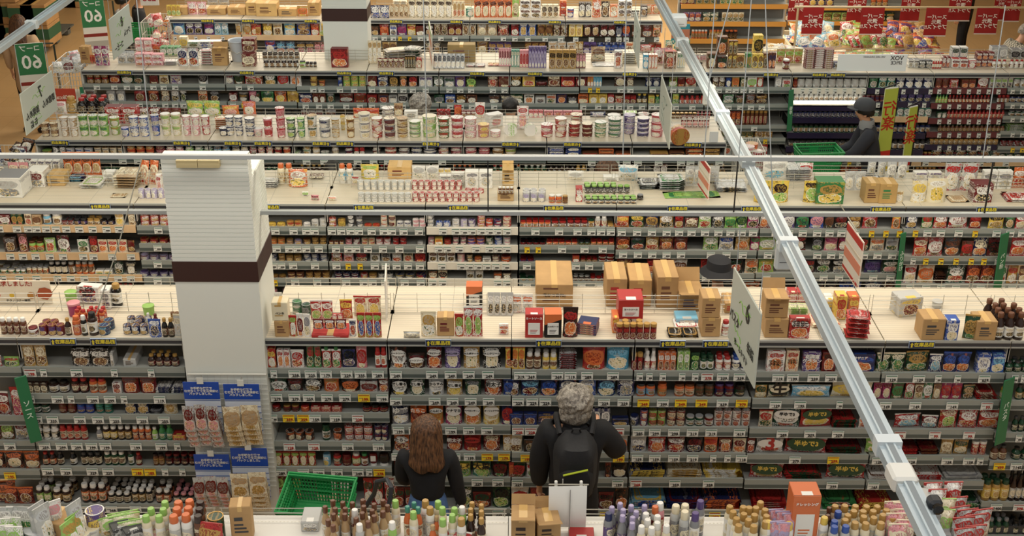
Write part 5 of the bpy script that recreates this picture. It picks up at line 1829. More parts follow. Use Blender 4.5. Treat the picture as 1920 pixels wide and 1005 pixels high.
deck('E', c2, FE + 'deck by pillar', '''
0 138 104 0 k 1 caa66a/brn D=.2
138 258 104 42 k 1 c0995f/dgry D=.14
260 326 106 38 g 1 gold/org/yel
325 402 100 -5 k 1 b8935a/brn D=.2
720 838 118 35 g 2 navy/wht/blu
838 960 112 28 g 4 tan/cream/brn
958 1235 112 0 p 6 cream/dbrn/wht |coffee_pouch
1238 1312 108 5 x 3 cream/gold/red
1315 1368 106 45 c 1 teal/wht/wht
1370 1610 112 0 g 5 org/dbrn/cream |coffee_bag
860 950 60 -10 f 2 cream/lgry/wht s4
''')
deck('E', c3, FE + 'deck mid-right', '''
0 45 105 0 p 1 lgrn/cream/brn
50 182 112 50 x 2 wht/brn/dbrn D=.08
50 182 55 -5 x 2 wht/dbrn/brn D=.08 z=.12
185 292 110 25 x 3 cream/dbrn/brn D=.08
298 342 100 0 x 1 org/red/wht D=.08 s2
345 392 110 50 u 1 blu/org/wht
418 498 108 10 x 2 dbrn/wht/cream D=.08
502 558 110 0 p 1 org/wht/red
558 612 108 10 p 1 dbrn/cream/brn
614 662 108 25 x 1 org/cream/wht D=.06
665 752 108 0 x 2 wht/dbrn/brn D=.08 s2
752 800 108 65 x 4 blk/wht/lgry D=.05
805 850 105 30 x 1 dbrn/wht/brn D=.08
830 930 90 30 g 2 org/cream/tan
''')
for crop, xs in ((c1, (1305, 1560)), (c2, (345, 880, 1260, 1500)), (c3, (270, 680))): stock_sign('E', crop, xs, 122, True, 'farthest stock deck')
# bakery shelves with orange rails, part of the solid mirror image
bay('F1', 'F', 1275, 1475, 40, 'shelf unit with orange price rails beyond the top of the diagonal rail', ztop=1.95, divider=False, depth=.5)
ROWY['H'] = 20.5
bay('F2', 'H', 1477, 1700, 40, 'shelf unit with orange price rails behind the red banners', ztop=1.95, divider=False, depth=.5)
G['orange'] = mat('d99a45', .5)
for kk, yy in (('F1', (30, 140, 248)), ('F2', (45, 140))):
    for i, y in enumerate(yy):
        ln = ('1060 1150 %d g 2 dred/org/gold\n1160 1290 %d g 3 gold/yel/dgrn\n1310 1460 %d g 4 yel/org/grn' if i == 0 else '1075 1190 %d g 3 pur/org/wht\n1200 1300 %d g 2 dgrn/cream/gold\n1320 1460 %d g 4 cream/gold/dgrn' if i == 1 else '1130 1230 %d j 5 org/gold/wht\n1240 1330 %d j 4 gold/cream/org\n1340 1420 %d j 3 dbrn/gold/org') if kk == 'F1' else \
             ('-30 100 %d g 3 blu/gold/yel\n260 420 %d g 3 navy/org/yel\n650 760 %d g 3 brn/org/gold' if i == 0 else '-30 150 %d g 4 navy/gry/wht\n350 520 %d g 3 lgrn/brn/gold\n640 800 %d g 3 dgrn/gold/cream')
        shelf(kk, c3 if kk == 'F1' else c4, y, 'on %s orange-railed shelf %s' % (ORD[i + 1], 'mid' if kk == 'F1' else 'right'), ln % (y - 62, y - 62, y - 62), rail='orange', autotag=False, depth=.42)
# ---- nearest deck along the bottom edge
ROWY['N'] = 4.78
for i, (a, b_) in enumerate(((-3.0, -1.62), (-1.62, -.02), (-.02, 1.0), (1.0, 2.42))):
    p = lambda X: CX + F * X / (4.78 * math.cos(PITCH) + 4.1 * math.sin(PITCH))
    bay('N%d' % i, 'N', p(a), p(b_), 1080, 'white topped shelf unit along the bottom edge, %s from the left' % ordn(i + 1), divider=False, deckmat=mat('d8d6cf', .4))
    B = BAYS['N%d' % i]; w = MB(); h = B['W'] / 2
    for k in range(2): w.tube([(-h + .01, .855, ZD + .02 + k * .03), (h - .01, .855, ZD + .02 + k * .03)], .003, G['wire'], 5)
    for k in range(4): x = -h + .02 + (B['W'] - .04) * k / 3; w.tube([(x, .855, ZD), (x, .855, ZD + .05)], .003, G['wire'], 5)
    w.build('wire_fence', B['e']); w = MB()
    for k in range(int(B['W'] / .02)): w.box(-h + .02 + k * .02, -h + .028 + k * .02, .80, .806, ZD, ZD + .0008, G['wire'])
    w.build('perforation', B['e'])
def tops(crop, pts, kind, H, w, cs, noun, phrase='on nearest deck', o=''):
    ox, oy, sc = crop; me = None; od = opts(o.split())
    for q in pts.split():
        x, y = map(float, q.split(',')); P = at_Z(ox + x / sc, oy + y / sc, ZD + H)
        if me is None:
            me, parts = proto(kind, w, H, float(od.get('D', w)), cs.split('/'), True, noun, od); ob = first = link(noun, me)
            for pn, pm, pl in parts: link(pn, pm, ob, pl)
        else: ob = copy_tree(first)
        ob.location = (P.x, P.y, ZD + .001); ob.rotation_euler = (0, 0, random.uniform(-.5, .5) if kind in 'bjcn' else R(float(od.get('r', 0))) + random.uniform(-.08, .08))
        ITEMS.append((ob, kind, cs.split('/'), noun, phrase, '', P.x, P.y, 0))
tops(f2, '575,692 650,705 722,708 800,688 885,718 952,690 517,738 592,750 668,750 808,735 985,730 580,795 665,795 797,785 870,765 952,775 750,825 885,808 540,838 577,880 840,850', 'b', .205, .046, 'b3a295/wht/b08a3e'.replace('b3a295', 'tan').replace('b08a3e', 'brn'), 'dressing_bottle')
tops(f2, '740,762 775,872', 'b', .2, .046, 'lgry/dred/wht', 'dressing_bottle', o='big')
tops(f2, '1045,693 1180,778 1365,700 1398,746 1488,750 1472,800 1400,832', 'b', .205, .046, 'cream/wht/lgrn', 'dressing_bottle', o='big')
tops(f2, '1135,738 1185,708 1215,745', 'b', .2, .044, 'org/cream/teal', 'dressing_bottle')
tops(f2, '1020,855 1545,742', 'b', .2, .046, 'lgrn/teal/wht', 'dressing_bottle', o='big')
tops(f2, '1270,693 1305,745 1540,828', 'b', .2, .05, 'wht/lgry/gold', 'dressing_bottle', o='big')
tops(f2, '1355,812 1325,880', 'b', .15, .04, 'org/gold/tan', 'small_sauce_bottle')
tops(f2, '1620,708 1610,755 1690,725 1610,800 1690,772 1690,826', 'b', .19, .046, 'dbrn/cream/gold', 'dressing_bottle')
tops(f2, '1665,868', 'u', .1, .085, 'lgry/org/wht', 'clear_cup'); tops(f2, '1515,925', 'g', .11, .15, 'red/wht/org', 'noodle_bag', o='D=.06 r-15')
tops(f3, '725,788', 'b', .2, .05, 'gry/pur/navy', 'dressing_bottle', o='big')
tops(f3, '750,742 812,714 895,730 835,760 932,775 830,806 905,818 903,862 995,730', 'b', .205, .05, 'gry/pur/lpur', 'mayonnaise_style_bottle'.replace('mayonnaise_style', 'sesame_dressing'))
tops(f3, '1005,790 1018,836 1092,808 1090,858 972,886 1048,895 1160,880', 'b', .2, .046, 'cream/lgry/wht', 'dressing_bottle', o='big')
tops(f3, '1075,738', 'b', .2, .046, 'lgry/dred/org', 'dressing_bottle', o='big'); tops(f3, '1112,710', 'b', .21, .05, 'pink/red/wht', 'dressing_bottle', o='big')
tops(f3, '1230,730 1300,725 1298,775', 'b', .22, .055, 'lgry/gry/cream', 'dressing_bottle', o='big')
tops(f3, '1415,695 1377,786', 'b', .22, .052, 'gry/wht/pur', 'dressing_bottle', o='big')
tops(f3, '1635,736 1735,740 1780,745 1865,705 1830,745 1900,760 1660,776 1740,792 1820,800 1910,806 1685,826 1775,836 1700,878 1815,882 1905,850', 'b', .19, .05, 'cream/wht/gold', 'mustard_dressing_bottle', o='big')
tops(f4, '5,850 160,862 425,820', 'b', .19, .05, 'wht/lgry/yel', 'dressing_bottle', o='big')
tops(f4, '505,732 578,730 657,733 740,736 820,736 890,762 645,770 715,772 790,770 600,802 580,836 720,812 795,820 865,800 935,822 655,857 735,862 850,860', 'b', .18, .05, 'cream/lgry/gold', 'vinaigrette_bottle', o='big')
tops(f4, '528,776 500,846 500,888 585,884', 'b', .18, .05, 'lgry/wht/blu', 'vinaigrette_bottle', o='big')
tops(f4, '460,746 450,802', 'b', .17, .042, 'dbrn/dred/brn', 'small_sauce_bottle')
tops(f4, '60,760 110,775 160,790 120,860 70,850', 'g', .2, .075, 'pink/lpur/wht', 'pink_candy_bag')
tops(f4, '945,700 1010,710 960,790 1030,760 1040,840 980,870', 'g', .2, .1, 'pink/cream/org', 'pale_snack_bag')
tops(f4, '1240,560 1275,610 1395,555', 'g', .24, .1, 'wht/red/cream', 'strawberry_bag')
tops(f4, '1420,670 1440,740 1500,760 1470,820 1560,800 1610,760 1560,880 1480,900', 'g', .19, .12, 'lgry/red/wht', 'red_trimmed_bag', o='D=.07 r10')
tops(f4, '1330,680 1320,760', 'g', .2, .12, 'cream/lgrn/org', 'strawberry_bag')
tops(f1, '30,745 110,740 165,742 200,745', 'p', .2, .09, 'lgry/wht/grn', 'white_pouch', 'on nearest deck at left corner'); tops(f1, '10,830 90,820 30,880 100,890', 'p', .17, .09, 'wht/lgrn/lgry', 'white_pouch', 'on nearest deck at left corner')
tops(f1, '265,720 300,735 545,710', 'p', .25, .1, 'lgry/sil/wht', 'foil_pouch', 'on nearest deck at left corner', 'r60')
tops(f1, '385,700', 'p', .22, .09, 'wht/pink/lgry', 'foil_pouch', 'on nearest deck at left corner', 'r30')
tops(f1, '410,800', 'k', .12, .19, 'tan/dbrn', 'tilted_carton', 'on nearest deck at left corner', 'D=.15 r-15')
tops(f1, '290,890', 'j', .1, .17, 'navy/wht/sil', 'wide_can', 'on nearest deck at left corner'); tops(f1, '500,850 540,800', 'p', .2, .1, 'lgrn/gold/wht', 'green_pouch', 'on nearest deck at left corner', 'r65')
tops(f1, '708,765', 'c', .15, .1, 'pur/yel/sil', 'purple_can', 'on nearest deck at left corner'); tops(f1, '615,850 680,890 600,935', 'u', .07, .1, 'wht/lgry/cream', 'white_tub', 'on nearest deck at left corner')
tops(f1, '850,810 930,800 1000,840 920,780', 'g', .12, .16, 'cream/lgrn/gold', 'yellow_snack_bag', 'on nearest deck at left corner', 'D=.06 r20')
tops(f1, '900,870 990,890', 'x', .1, .1, 'dgry/lgry/wht', 'dark_pack', 'on nearest deck at left corner', 'D=.08 r30')
tops(f1, '1130,752 1235,702 1222,755 1092,806 1190,806', 'b', .18, .05, 'cream/wht/lgrn', 'dressing_bottle', 'on nearest deck at left corner', 'big')
tops(f1, '1335,703 1420,692 1325,750 1410,745 1300,806 1392,796', 'b', .2, .06, 'wht/lgry/org', 'dressing_bottle', 'on nearest deck at left corner', 'big')
tops(f1, '1500,703 1495,752 1485,806', 'b', .19, .055, 'brn/cream/dbrn', 'dressing_bottle', 'on nearest deck at left corner', 'big')
tops(f1, '1180,915', 'g', .06, .13, 'cream/pink/lgrn', 'yellow_snack_bag', 'on nearest deck at left corner'); tops(f1, '1615,810', 'c', .14, .085, 'dgrn/gold/gold', 'gold_lidded_can', 'on nearest deck at left corner')
tops(f1, '1570,860', 'p', .16, .14, 'red/gold/dred', 'red_gold_pouch', 'on nearest deck at left corner', 'r-10')
tops(f1, '1800,705', 'k', .22, .11, 'tan/dgry', 'tall_tan_carton', 'on nearest deck at left corner', 'D=.09 r8')
def near_carton(crop, x, y, H, w, D, cs, noun, t, tc, tz, ts, o='', r=0):
    P = at_Z(crop[0] + x / crop[2], crop[1] + y / crop[2], ZD + H); zz = (CAMZ - ZD) / P.y
    make_item('x' if 'k' not in o.split() else 'k', P.x - w / 2, P.x + w / 2, P.y - D / 2, ZD + .001, 0, 1, cs, dict(opts(o.split()), H=H, D=D, tz=tz, ts=ts, tc=tc, r=r), True, 'on nearest deck', noun, zz, t)
near_carton(f4, 280, 605, .32, .15, .13, ['org', 'wht', 'org'], 'tall_orange_carton', 'ドレッシング', 'wht', .84, .9, 'panel')
near_carton(f3, 85, 775, .2, .13, .12, ['tan', 'dbrn'], 'mustard_carton', 'MAILLE', 'blk', .25, 1.0, 'k open')
near_carton(f3, 265, 800, .15, .13, .13, ['tan', 'dbrn'], 'torn_carton', None, 'blk', .3, 1.0, 'k open', 8)
near_carton(f4, 1190, 690, .22, .16, .22, ['lgry', 'wht', 'dgry'], 'white_flat_carton', None, 'blk', .5, 1.0, '', -18)
near_carton(f4, 1240, 850, .12, .17, .16, ['gry', 'lgry'], 'grey_crate', None, 'blk', .5, 1.0, 'k open', -15)
near_carton(f3, 520, 935, .03, .14, .1, ['red', 'wht', 'dred'], 'flat_red_box', None, 'blk', .5, 1.0)
near_carton(f2, 415, 800, .06, .1, .14, ['lgry', 'wht', 'gry'], 'low_white_box', None, 'blk', .5, 1.0)
# ------------------------------------------------------------------ setting
def struct(o): o['kind'] = 'structure'; return o
fm = bpy.data.materials.new('store_floor'); fm.use_nodes = True; nt = fm.node_tree; bs = nt.nodes['Principled BSDF']; bs.inputs['Roughness'].default_value = .32
tc = nt.nodes.new('ShaderNodeTexCoord'); bk = nt.nodes.new('ShaderNodeTexBrick'); bk.offset = 0; bk.inputs['Scale'].default_value = 1; bk.inputs['Brick Width'].default_value = .45; bk.inputs['Row Height'].default_value = .45; bk.inputs['Mortar Size'].default_value = .003
bk.inputs['Color1'].default_value = C('c9a77a'); bk.inputs['Color2'].default_value = C('c4a274'); bk.inputs['Mortar'].default_value = C('b19267')
nt.links.new(tc.outputs['Object'], bk.inputs['Vector']); nt.links.new(bk.outputs[0], bs.inputs['Base Color'])
b = MB(); b.box(-14, 14, 1, 32, -.1, 0, fm); struct(b.build('floor'))
wallm = mat('cfc6b2', .8); b = MB(); b.box(-14, 14, 31.8, 32, 0, 6.6, wallm); struct(b.build('wall_back'))
for nm, x in (('wall_left', -14), ('wall_right', 13.8)): b = MB(); b.box(x, x + .2, 1, 32, 0, 6.6, wallm); struct(b.build(nm))
b = MB(); b.box(-14, 14, 1, 32, 6.6, 6.75, mat('d6d2c8', .9)); struct(b.build('ceiling'))
def pillar(name, x0, x1, yref, Y, dep, z1, label, step=None):
    X0, X1 = at_Y(x0, yref, Y).x, at_Y(x1, yref, Y).x; m = mat('d9dcd5', .55); b = MB(); b.box(X0, X1, Y, Y + dep, 0, 2.12, m)
    z = 2.26
    while z < z1 - .005:
        d = dep if step is None or z < step else .1
        b.box(X0, X1, Y, Y + d, z, min(z + .024, z1), m); b.box(X0 + .004, X1 - .004, Y + .004, Y + d - .004, z + .023, min(z + .031, z1), m); z += .03
    o = struct(b.build(name)); o['label'] = label; t = MB(); t.box(X0 - .006, X1 + .006, Y - .006, Y + dep + .006, 2.115, 2.262, mat('38201d', .45)); tb = t.build('trim_band', o); return X0, X1
ZR = at_Y(960, 296, 7.5).z
PX0, PX1 = pillar('pillar_front', 349, 500, 700, 7.6, .5, ZR - .045, 'tall pale pillar with a brown band between the sauce and tomato shelves', ZR - .21)
pillar('pillar_back', 606, 689, 60, 14.72, .4, 3.2, 'reflected pale pillar with a brown band behind the noodle cups')  # mirror reflection of a pillar, modelled as a solid one
b = MB(); p = at_Y(372, 303, 7.59); b.box(p.x - .135, p.x + .0, 7.555, 7.6, p.z - .03, p.z + .02, mat('c9b98c', .5)); b.box(p.x + .003, p.x + .138, 7.555, 7.6, p.z - .03, p.z + .02, mat('c9b98c', .5)); tag(b.build('junction_box'), 'beige junction box high on the front pillar under the long rail', 'box')
# long rail and the glass smoke curtain under it
metal = mat('a9aeb0', .4, .3); zr = at_Y(960, 296, 7.5).z
b = MB(); b.box(-6.5, 6.5, 7.485, 7.515, zr - .012, zr + .014, metal); struct(b.build('trim_1'))['label'] = 'long grey metal rail across the shop above the middle deck'
gm = bpy.data.materials.new('clear_glass'); gm.use_nodes = True; nt = gm.node_tree; nt.nodes.remove(nt.nodes['Principled BSDF']); tr = nt.nodes.new('ShaderNodeBsdfTransparent'); tr.inputs[0].default_value = (.97, .98, .97, 1); nt.links.new(tr.outputs[0], nt.nodes['Material Output'].inputs[0])
YC = 7.86; zt, zb = at_Y(960, 296, YC).z, at_Y(960, 396, YC).z; jx = [at_Y(x, 345, YC).x for x in (915, 1380, 1855)]
xs = [[-6.5, PX0 - .01]] + [[a + .004, c - .004] for a, c in zip([PX1 + .01] + jx, jx + [6.5])]
for i, (a, c) in enumerate(xs):
    b = MB(); b.box(a, c, YC - .003, YC + .003, zb, zt, gm); o = b.build('glass_pane'); o['kind'] = 'structure'; o['label'] = 'clear glass smoke curtain pane, %s from the left under the long rail' % ordn(i + 1)
for i, x in enumerate(jx): b = MB(); b.box(x - .004, x + .004, YC - .006, YC + .006, zb, zt, mat('blk', .5)); struct(b.build('trim_%d' % (i + 4)))
for i, (a, c) in enumerate(((-6.5, PX0), (PX1, 6.5))):
    b = MB(); b.box(a, c, YC - .016, YC + .016, zb - .026, zb, metal); b.box(a, c, YC - .014, YC + .014, zt - .004, zt + .02, metal); struct(b.build('trim_%d' % (i + 2)))
# ------------------------------------------------------------------ lighting tracks, cables, devices
trk = mat('b4c1c8', .35, .2)
def track(name, X, z, y0, y1, label, X1=None):
    o = empty(name, (X, y0, z)); L = y1 - y0; o.rotation_euler = (0, 0, -math.atan2((X1 if X1 is not None else X) - X, L)); tag(o, label, 'track')
    b = MB(); b.box(-.042, .042, 0, L, -.03, .012, trk); b.box(-.02, .02, 0, L, .012, .024, trk); b.box(-.012, .012, 0, L, .024, .0245, mat('7d868b', .5)); b.build('rail_body', o)
    for k in range(1, int(L), 2): t = MB(); t.box(-.05, .05, k - .03, k + .03, -.04, .03, mat('c9d2d6', .4)); t.build('joint_sleeve', o)
track('lighting_track', 1.51, 2.98, 3.3, 7.45, 'long pale lighting track running diagonally across the two nearer aisles', 1.5); track('lighting_track', 1.5, 2.98, 7.55, 13.6, 'reflected pale lighting track above the long rail, running to the top edge', 1.38); track('lighting_track', -4.24, 3.0, 10.0, 13.6, 'reflected pale lighting track crossing the upper left corner')  # tracks above the long rail are mirror reflections, modelled as rails
def device(name, px, py, w, d, h, col, label, cat, Y=None, lens=False, dz=0, X=1.5):
    P = at_Z(px, py, 2.98 + dz); m = mat(col, .45); b = MB(); b.cbox(w, d, h, .012, m); o = tag(b.build(name, None, (X if X is not None else P.x, P.y, 2.98 + dz - h / 2)), label, cat)
    if lens: l = MB(); l.lathe([(.018, 0), (.02, .02), (.012, .022)], mat('blk', .1), 12, Matrix.Translation((0, -d / 2, h * .5)) @ Matrix.Rotation(R(90), 4, 'X')); l.build('lens', o)
    else: l = MB(); l.box(-w * .3, w * .3, -d / 2 - .002, -d / 2, h * .3, h * .32, mat('dgry', .5)); l.build('seam', o)
    return o
device('feed_box', 1690, 895, .1, .12, .07, 'd8d8d2', 'white feed box near the lower end of the diagonal track', 'box')
device('sensor_unit', 1465, 478, .1, .06, .17, 'b9bfc0', 'grey sensor unit hanging from the middle of the diagonal track', 'sensor', dz=-.09)
device('sensor_unit', 1305, 178, .09, .05, .16, 'b4b9b4', 'pale sensor unit hanging from the track above the noodle cups', 'sensor', dz=-.09)
device('feed_box', 1255, 38, .13, .14, .1, 'd3d8da', 'white box near the top end of the diagonal track', 'box')
device('security_camera', 1726, 942, .05, .06, .045, '23262b', 'small dark camera on a white bracket under the diagonal track', 'camera', lens=True, dz=.03, X=1.56)
b = MB(); P = at_Z(1728, 965, 2.9); b.tube([(1.52, P.y + .14, 2.98), (1.5, P.y + .05, 2.95), (1.56, P.y - .02, 2.97), (1.6, P.y - .08, 2.9), (1.58, P.y - .12, 2.8)], .005, mat('7b8085', .5)); tag(b.build('camera_cable'), 'grey cable looping from the small dark camera', 'cable')
for i, (xa, ya, xb, yb) in enumerate(((254, -20, 282, 262), (793, -20, 801, 280), (1175, -20, 1168, 290), (1342, -20, 1320, 300), (1378, -30, 1330, 150), (1411, -30, 1385, 300), (1434, -20, 1452, 470), (1885, 10, 1843, 296))):
    A, Bp = at_Y(xa, ya, 7.45), at_Y(xb, yb, 7.45); b = MB(); b.tube([A, Bp], .0035, mat('9aa1a4', .4), 5); tag(b.build('suspension_wire'), 'thin steel suspension wire, %s from the left in front of the far aisles' % ordn(i + 1), 'wire', 'suspension wires')
A, Bp = at_Y(266, 297, 7.45), at_Y(180, 590, 7.0); b = MB(); b.tube([A, (A + Bp) / 2 + Vector((0, 0, -.03)), Bp], .004, mat('8f8d80', .5), 5); tag(b.build('hanging_cable'), 'slack grey cable slanting down from the long rail left of the pillar', 'cable')
# ------------------------------------------------------------------ hanging boards
def board(name, label, p1, p2, zt, h, cols=('b4bab0',), txts=(), mirror=False, cat='sign', hang=0.0, face=-1, art=None, band=None):
    p1, p2 = Vector(p1), Vector(p2); L = (p2 - p1).length; an = math.atan2(p2.y - p1.y, p2.x - p1.x)
    o = empty(name, ((p1.x + p2.x) / 2, (p1.y + p2.y) / 2, zt - h)); o.rotation_euler = (0, 0, an); tag(o, label, cat)
    b = MB(); b.cbox(L, .01, h, .003, mat(cols[0], .5)); b.build('panel', o)
    if band:
        for z0, z1, c in band: q = MB(); q.box(-L * .495, L * .495, -.0065, .0065, h * z0, h * z1, mat(c, .5)); q.build('colour_band', o)
    for s, size, px, pz, c in txts:
        for sd in (-1, 1): text(s, size, plain(c, .5), o, (px * L * -sd * 1 if not mirror else px * L * -sd, sd * .0085, pz * h), rot=(math.pi / 2, 0, 0 if sd < 0 else math.pi), mirror=mirror)
    if art:
        q = MB(); r = random.Random(3)
        for k in range(5): x0, z0 = r.uniform(-.45, .2) * L, r.uniform(.1, .85) * h; q.tube([(x0 + j * L * .05, -.007, z0 + r.uniform(-.06, .06) * h) for j in range(6)], .0025, plain(art, .6), 4)
        q.build('drawn_line', o)
    if hang:
        for sx in (-1, 1): w = MB(); w.tube([(sx * L * .42, 0, h), (sx * L * .42, 0, h + hang)], .003, mat('9aa1a4', .4), 4); w.build('hanger_wire', o)
    return o
board('aisle_sign', 'pale hanging aisle board numbered six left of the diagonal track', (1.28, 6.6), (1.33, 6.0), 2.7, .46, txts=(('6', .17, .12, .74, '202522'), ('パスタ', .07, -.3, .4, '202522'), ('缶詰', .07, .3, .35, '202522'), ('ホールトマト', .05, 0, .14, '202522')), art='7fae4a', hang=.28)
board('aisle_sign', 'pale aisle board numbered seven at the left above the noodle cups', (-4.29, 10.6), (-4.26, 11.35), 2.48, .38, txts=(('7', .15, .05, .72, '202522'), ('即席めん', .075, -.25, .38, '202522'), ('即席めん', .075, .25, .38, '202522'), ('缶 詰', .07, -.25, .14, '202522')), mirror=True, art='7fae4a', hang=.5)
board('aisle_sign', 'pale aisle board numbered eight above the far left shelf end', (-4.11, 12.7), (-4.1, 13.4), 2.62, .42, txts=(('8', .15, .05, .72, '202522'), ('コーヒー', .075, -.2, .2, '202522'), ('ジャム', .075, .25, .4, '202522')), mirror=True, art='7fae4a', hang=.36)
board('aisle_sign', 'pale aisle board seen nearly edge on beside the noodle cup deck', (1.36, 11.2), (1.35, 10.3), 2.5, .4, art='8a958a', hang=.45)
board('aisle_sign', 'pale aisle board seen nearly edge on before the farthest coffee shelves', (1.32, 13.55), (1.30, 12.7), 2.55, .42, art='8a958a', hang=.4)
RB = ((.82, .97, 'b8342a'), (.04, .1, 'b8342a'), (.3, .5, 'd88a70'), (.58, .64, 'd5c9b5'))
board('promotion_panel', 'red and white promotion panel jutting out among the rice topping bags', (2.81, 9.75), (2.83, 9.3), 1.67, .43, ('e4ddd2',), band=RB)
b = MB(); b.tube([(2.82, 9.5, 1.68), (2.82, 10.1, 1.68)], .006, G['wire'], 5); tag(b.build('panel_arm'), 'thin metal arm holding the red and white panel at the shelf', 'arm')
board('promotion_panel', 'pale red-printed promotion panel standing on the bright middle deck', (1.66, 10.55), (1.70, 10.2), 1.97, .3, ('e6dccf',), band=RB)
board('promotion_panel', 'pair-fold promotion panel with orange print behind the noodle cups', (-1.0, 14.9), (-.93, 14.28), 2.08, .42, ('dcd8cc',), band=((.86, .98, '8fae5a'), (.1, .3, 'd9a08a'), (.5, .75, 'c98a70')))
board('promotion_panel', 'slim white promotion panel between bags on the stock deck right of pillar', (-.9, 8.2), (-.88, 7.9), 1.98, .32, ('ddd9cf',), band=((.1, .2, 'b9b5aa'),))
board('price_board', 'white board with mirrored red price at the top left', (at_Y(264, 10, 18).x, 18), (at_Y(298, 10, 18).x, 18.02), 1.85, .33, ('e6dfd8',), txts=(('258', .13, 0, .32, 'a01c2c'),), mirror=True, hang=.1)
board('spice_banner', 'white banner sheet lying across the deck behind the noodle cups', (at_Y(1571, 110, 14.24).x, 14.24), (at_Y(1701, 110, 14.24).x, 14.24), 1.87, .2, ('dfe3e2',), txts=(('VOX', .07, .35, .78, '2a2a2c'), ('SPICE', .055, .35, .5, '5a5a5c'), ('WE ARE ORGANIC', .03, .02, .85, '8a8a8c')), mirror=True)
def poster(px0, px1, y0, y1, Y): return at_Y(px0, y1, Y), at_Y(px1, y1, Y), at_Y(px1, y0, Y).z
a, c, z = poster(-60, 99, 533, 564, 8.2)
o = board('poster_board', 'printed poster board with red and black lettering on the left stock deck', (a.x, 8.2), (c.x, 8.2), z + .03, z + .03 - ZD - .005, ('e8dcc6',), txts=(('バランスを追求しました!', .043, -.1, .85, 'a5301c'), ('テクノロジー搭載', .022, .1, .1, '1c1c1c')))
for k, (x, cc, r) in enumerate(((.16, 'b07a35', .028), (.02, 'd8b23a', .018), (-.08, 'c4472c', .018))): q = MB(); q.lathe([(r, 0), (r * .9, .004)], mat(cc, .5), 16, Matrix.Translation((x, -.006, .06)) @ Matrix.Rotation(R(90), 4, 'X')); q.build('food_picture', o)
q = MB(); q.add([(.26 + .06 * math.cos(k * .7) * (1 + .3 * math.sin(3 * k)), -.008, .075 + .05 * math.sin(k * .7)) for k in range(9)], [tuple(range(9))], mat('a84f2a', .5)); q.build('food_picture', o)
GB_ = '2f7a4a'
for (p1, p2, zt, lab) in (((at_Y(30, 100, 15).x, 15), (at_Y(78, 100, 15).x, 15.1), 1.75, 'green and white standing sign with mirrored sixty at the left shelf end'), ((at_Y(152, 30, 17.3).x, 17.3), (at_Y(193, 30, 17.3).x, 17.4), 1.76, 'green and white standing sign with mirrored sixty farther back near top edge')):
    o = board('standing_sign', lab, p1, p2, zt, .75, ('e6e4da',), txts=(('60', .24, 0, .68, 'f0f0e8'), ('コープ', .08, 0, .91, 'f0f0e8')), mirror=True, band=((.48, .995, GB_), (.3, .36, '8a2a20'), (.12, .22, 'b9b5aa')))
    w = MB(); w.tube([(.28, .03, .7), (.28, .03, -zt + .75)], .012, mat('1e2a22', .5), 6); w.tube([(-.15, .03, .74), (.28, .03, .72)], .01, mat('1e2a22', .5), 6); w.build('stand_pole', o); w = MB(); w.box(.05, .5, -.12, .2, -zt + .75, -zt + .78, mat('1e2a22', .5)); w.build('stand_foot', o)
o = board('calorie_sign', 'red sign reading one hundred kcal in mirror writing on the end rack', (at_Y(98, 165, 14.1).x, 14.1), (at_Y(140, 165, 14.1).x, 14.1), 1.47, .19, ('b3402c',), txts=(('100kcal', .07, 0, .45, 'e8d8c8'),), mirror=True)
for (pa, pb, yt, yb, Y, lab) in ((1660, 1688, 165, 292, 13.0, 'tall yellow green standing banner beside the man in a cap'), (1706, 1724, 200, 292, 13.1, 'slimmer yellow green standing banner right of the first one')):
    X0, X1 = at_Y(pa, yt, Y).x, at_Y(pb, yt, Y).x; zt_ = at_Y(pa, yt, Y).z; hh = zt_ - .35
    o = board('standing_banner', lab, (X0, Y), (X1, Y + .06), zt_, hh, ('dfe0d6',), txts=(('行\n楽', .17, 0, .78, 'b0241c'),), mirror=True, band=((.52, .99, 'a9b84a'), (.45, .52, 'b0241c'), (.36, .4, 'd8c23a')))
    w = MB(); w.tube([(.1, .02, hh), (.1, .02, -.34)], .01, mat('blk', .5), 6); w.tube([(-.1, 0, hh), (.1, .02, hh + .03)], .008, mat('blk', .5), 6); w.build('stand_pole', o); w = MB(); w.box(-.1, .2, -.12, .14, -.345, -.325, mat('blk', .5)); w.build('stand_foot', o)
def marker(px, y0, y1, row, lab, s, w=.09, mirror=False):
    Y = ROWY[row]; P, Q = at_Y(px, y0, Y - .06), at_Y(px, y1, Y - .06); h = P.z - Q.z; o = empty('bay_marker', (P.x, Y - .075, Q.z)); o.rotation_euler = (0, R(-3), R(28)); tag(o, lab, 'sign')
    b = MB(); b.cbox(w, .012, h, .004, mat('27704a', .45)); b.build('panel', o); text('\n'.join(s), .05, plain('cfe0d2'), o, (0, -.008, h * .5), mirror=mirror)
marker(1698, 434, 540, 'B', 'green vertical bay marker between the two topping shelf units', 'ふりかけ', .06); marker(1888, 435, 540, 'B', 'wide green vertical bay marker at the right edge of the topping shelves', 'パン粉', .1)
marker(47, 702, 826, 'A', 'green vertical bay marker at the left end of the sauce shelves', 'ソース', .08); marker(1897, 706, 830, 'A', 'green vertical bay marker between dry pasta and oil bottles', 'パスタ', .1); marker(1487, 167, 245, 'D', 'green vertical bay marker left of the lit spice rack', '香辛', .07, True); marker(154, 162, 192, 'D', 'small green marker at the left end behind the noodle cups', 'め', .04, True)
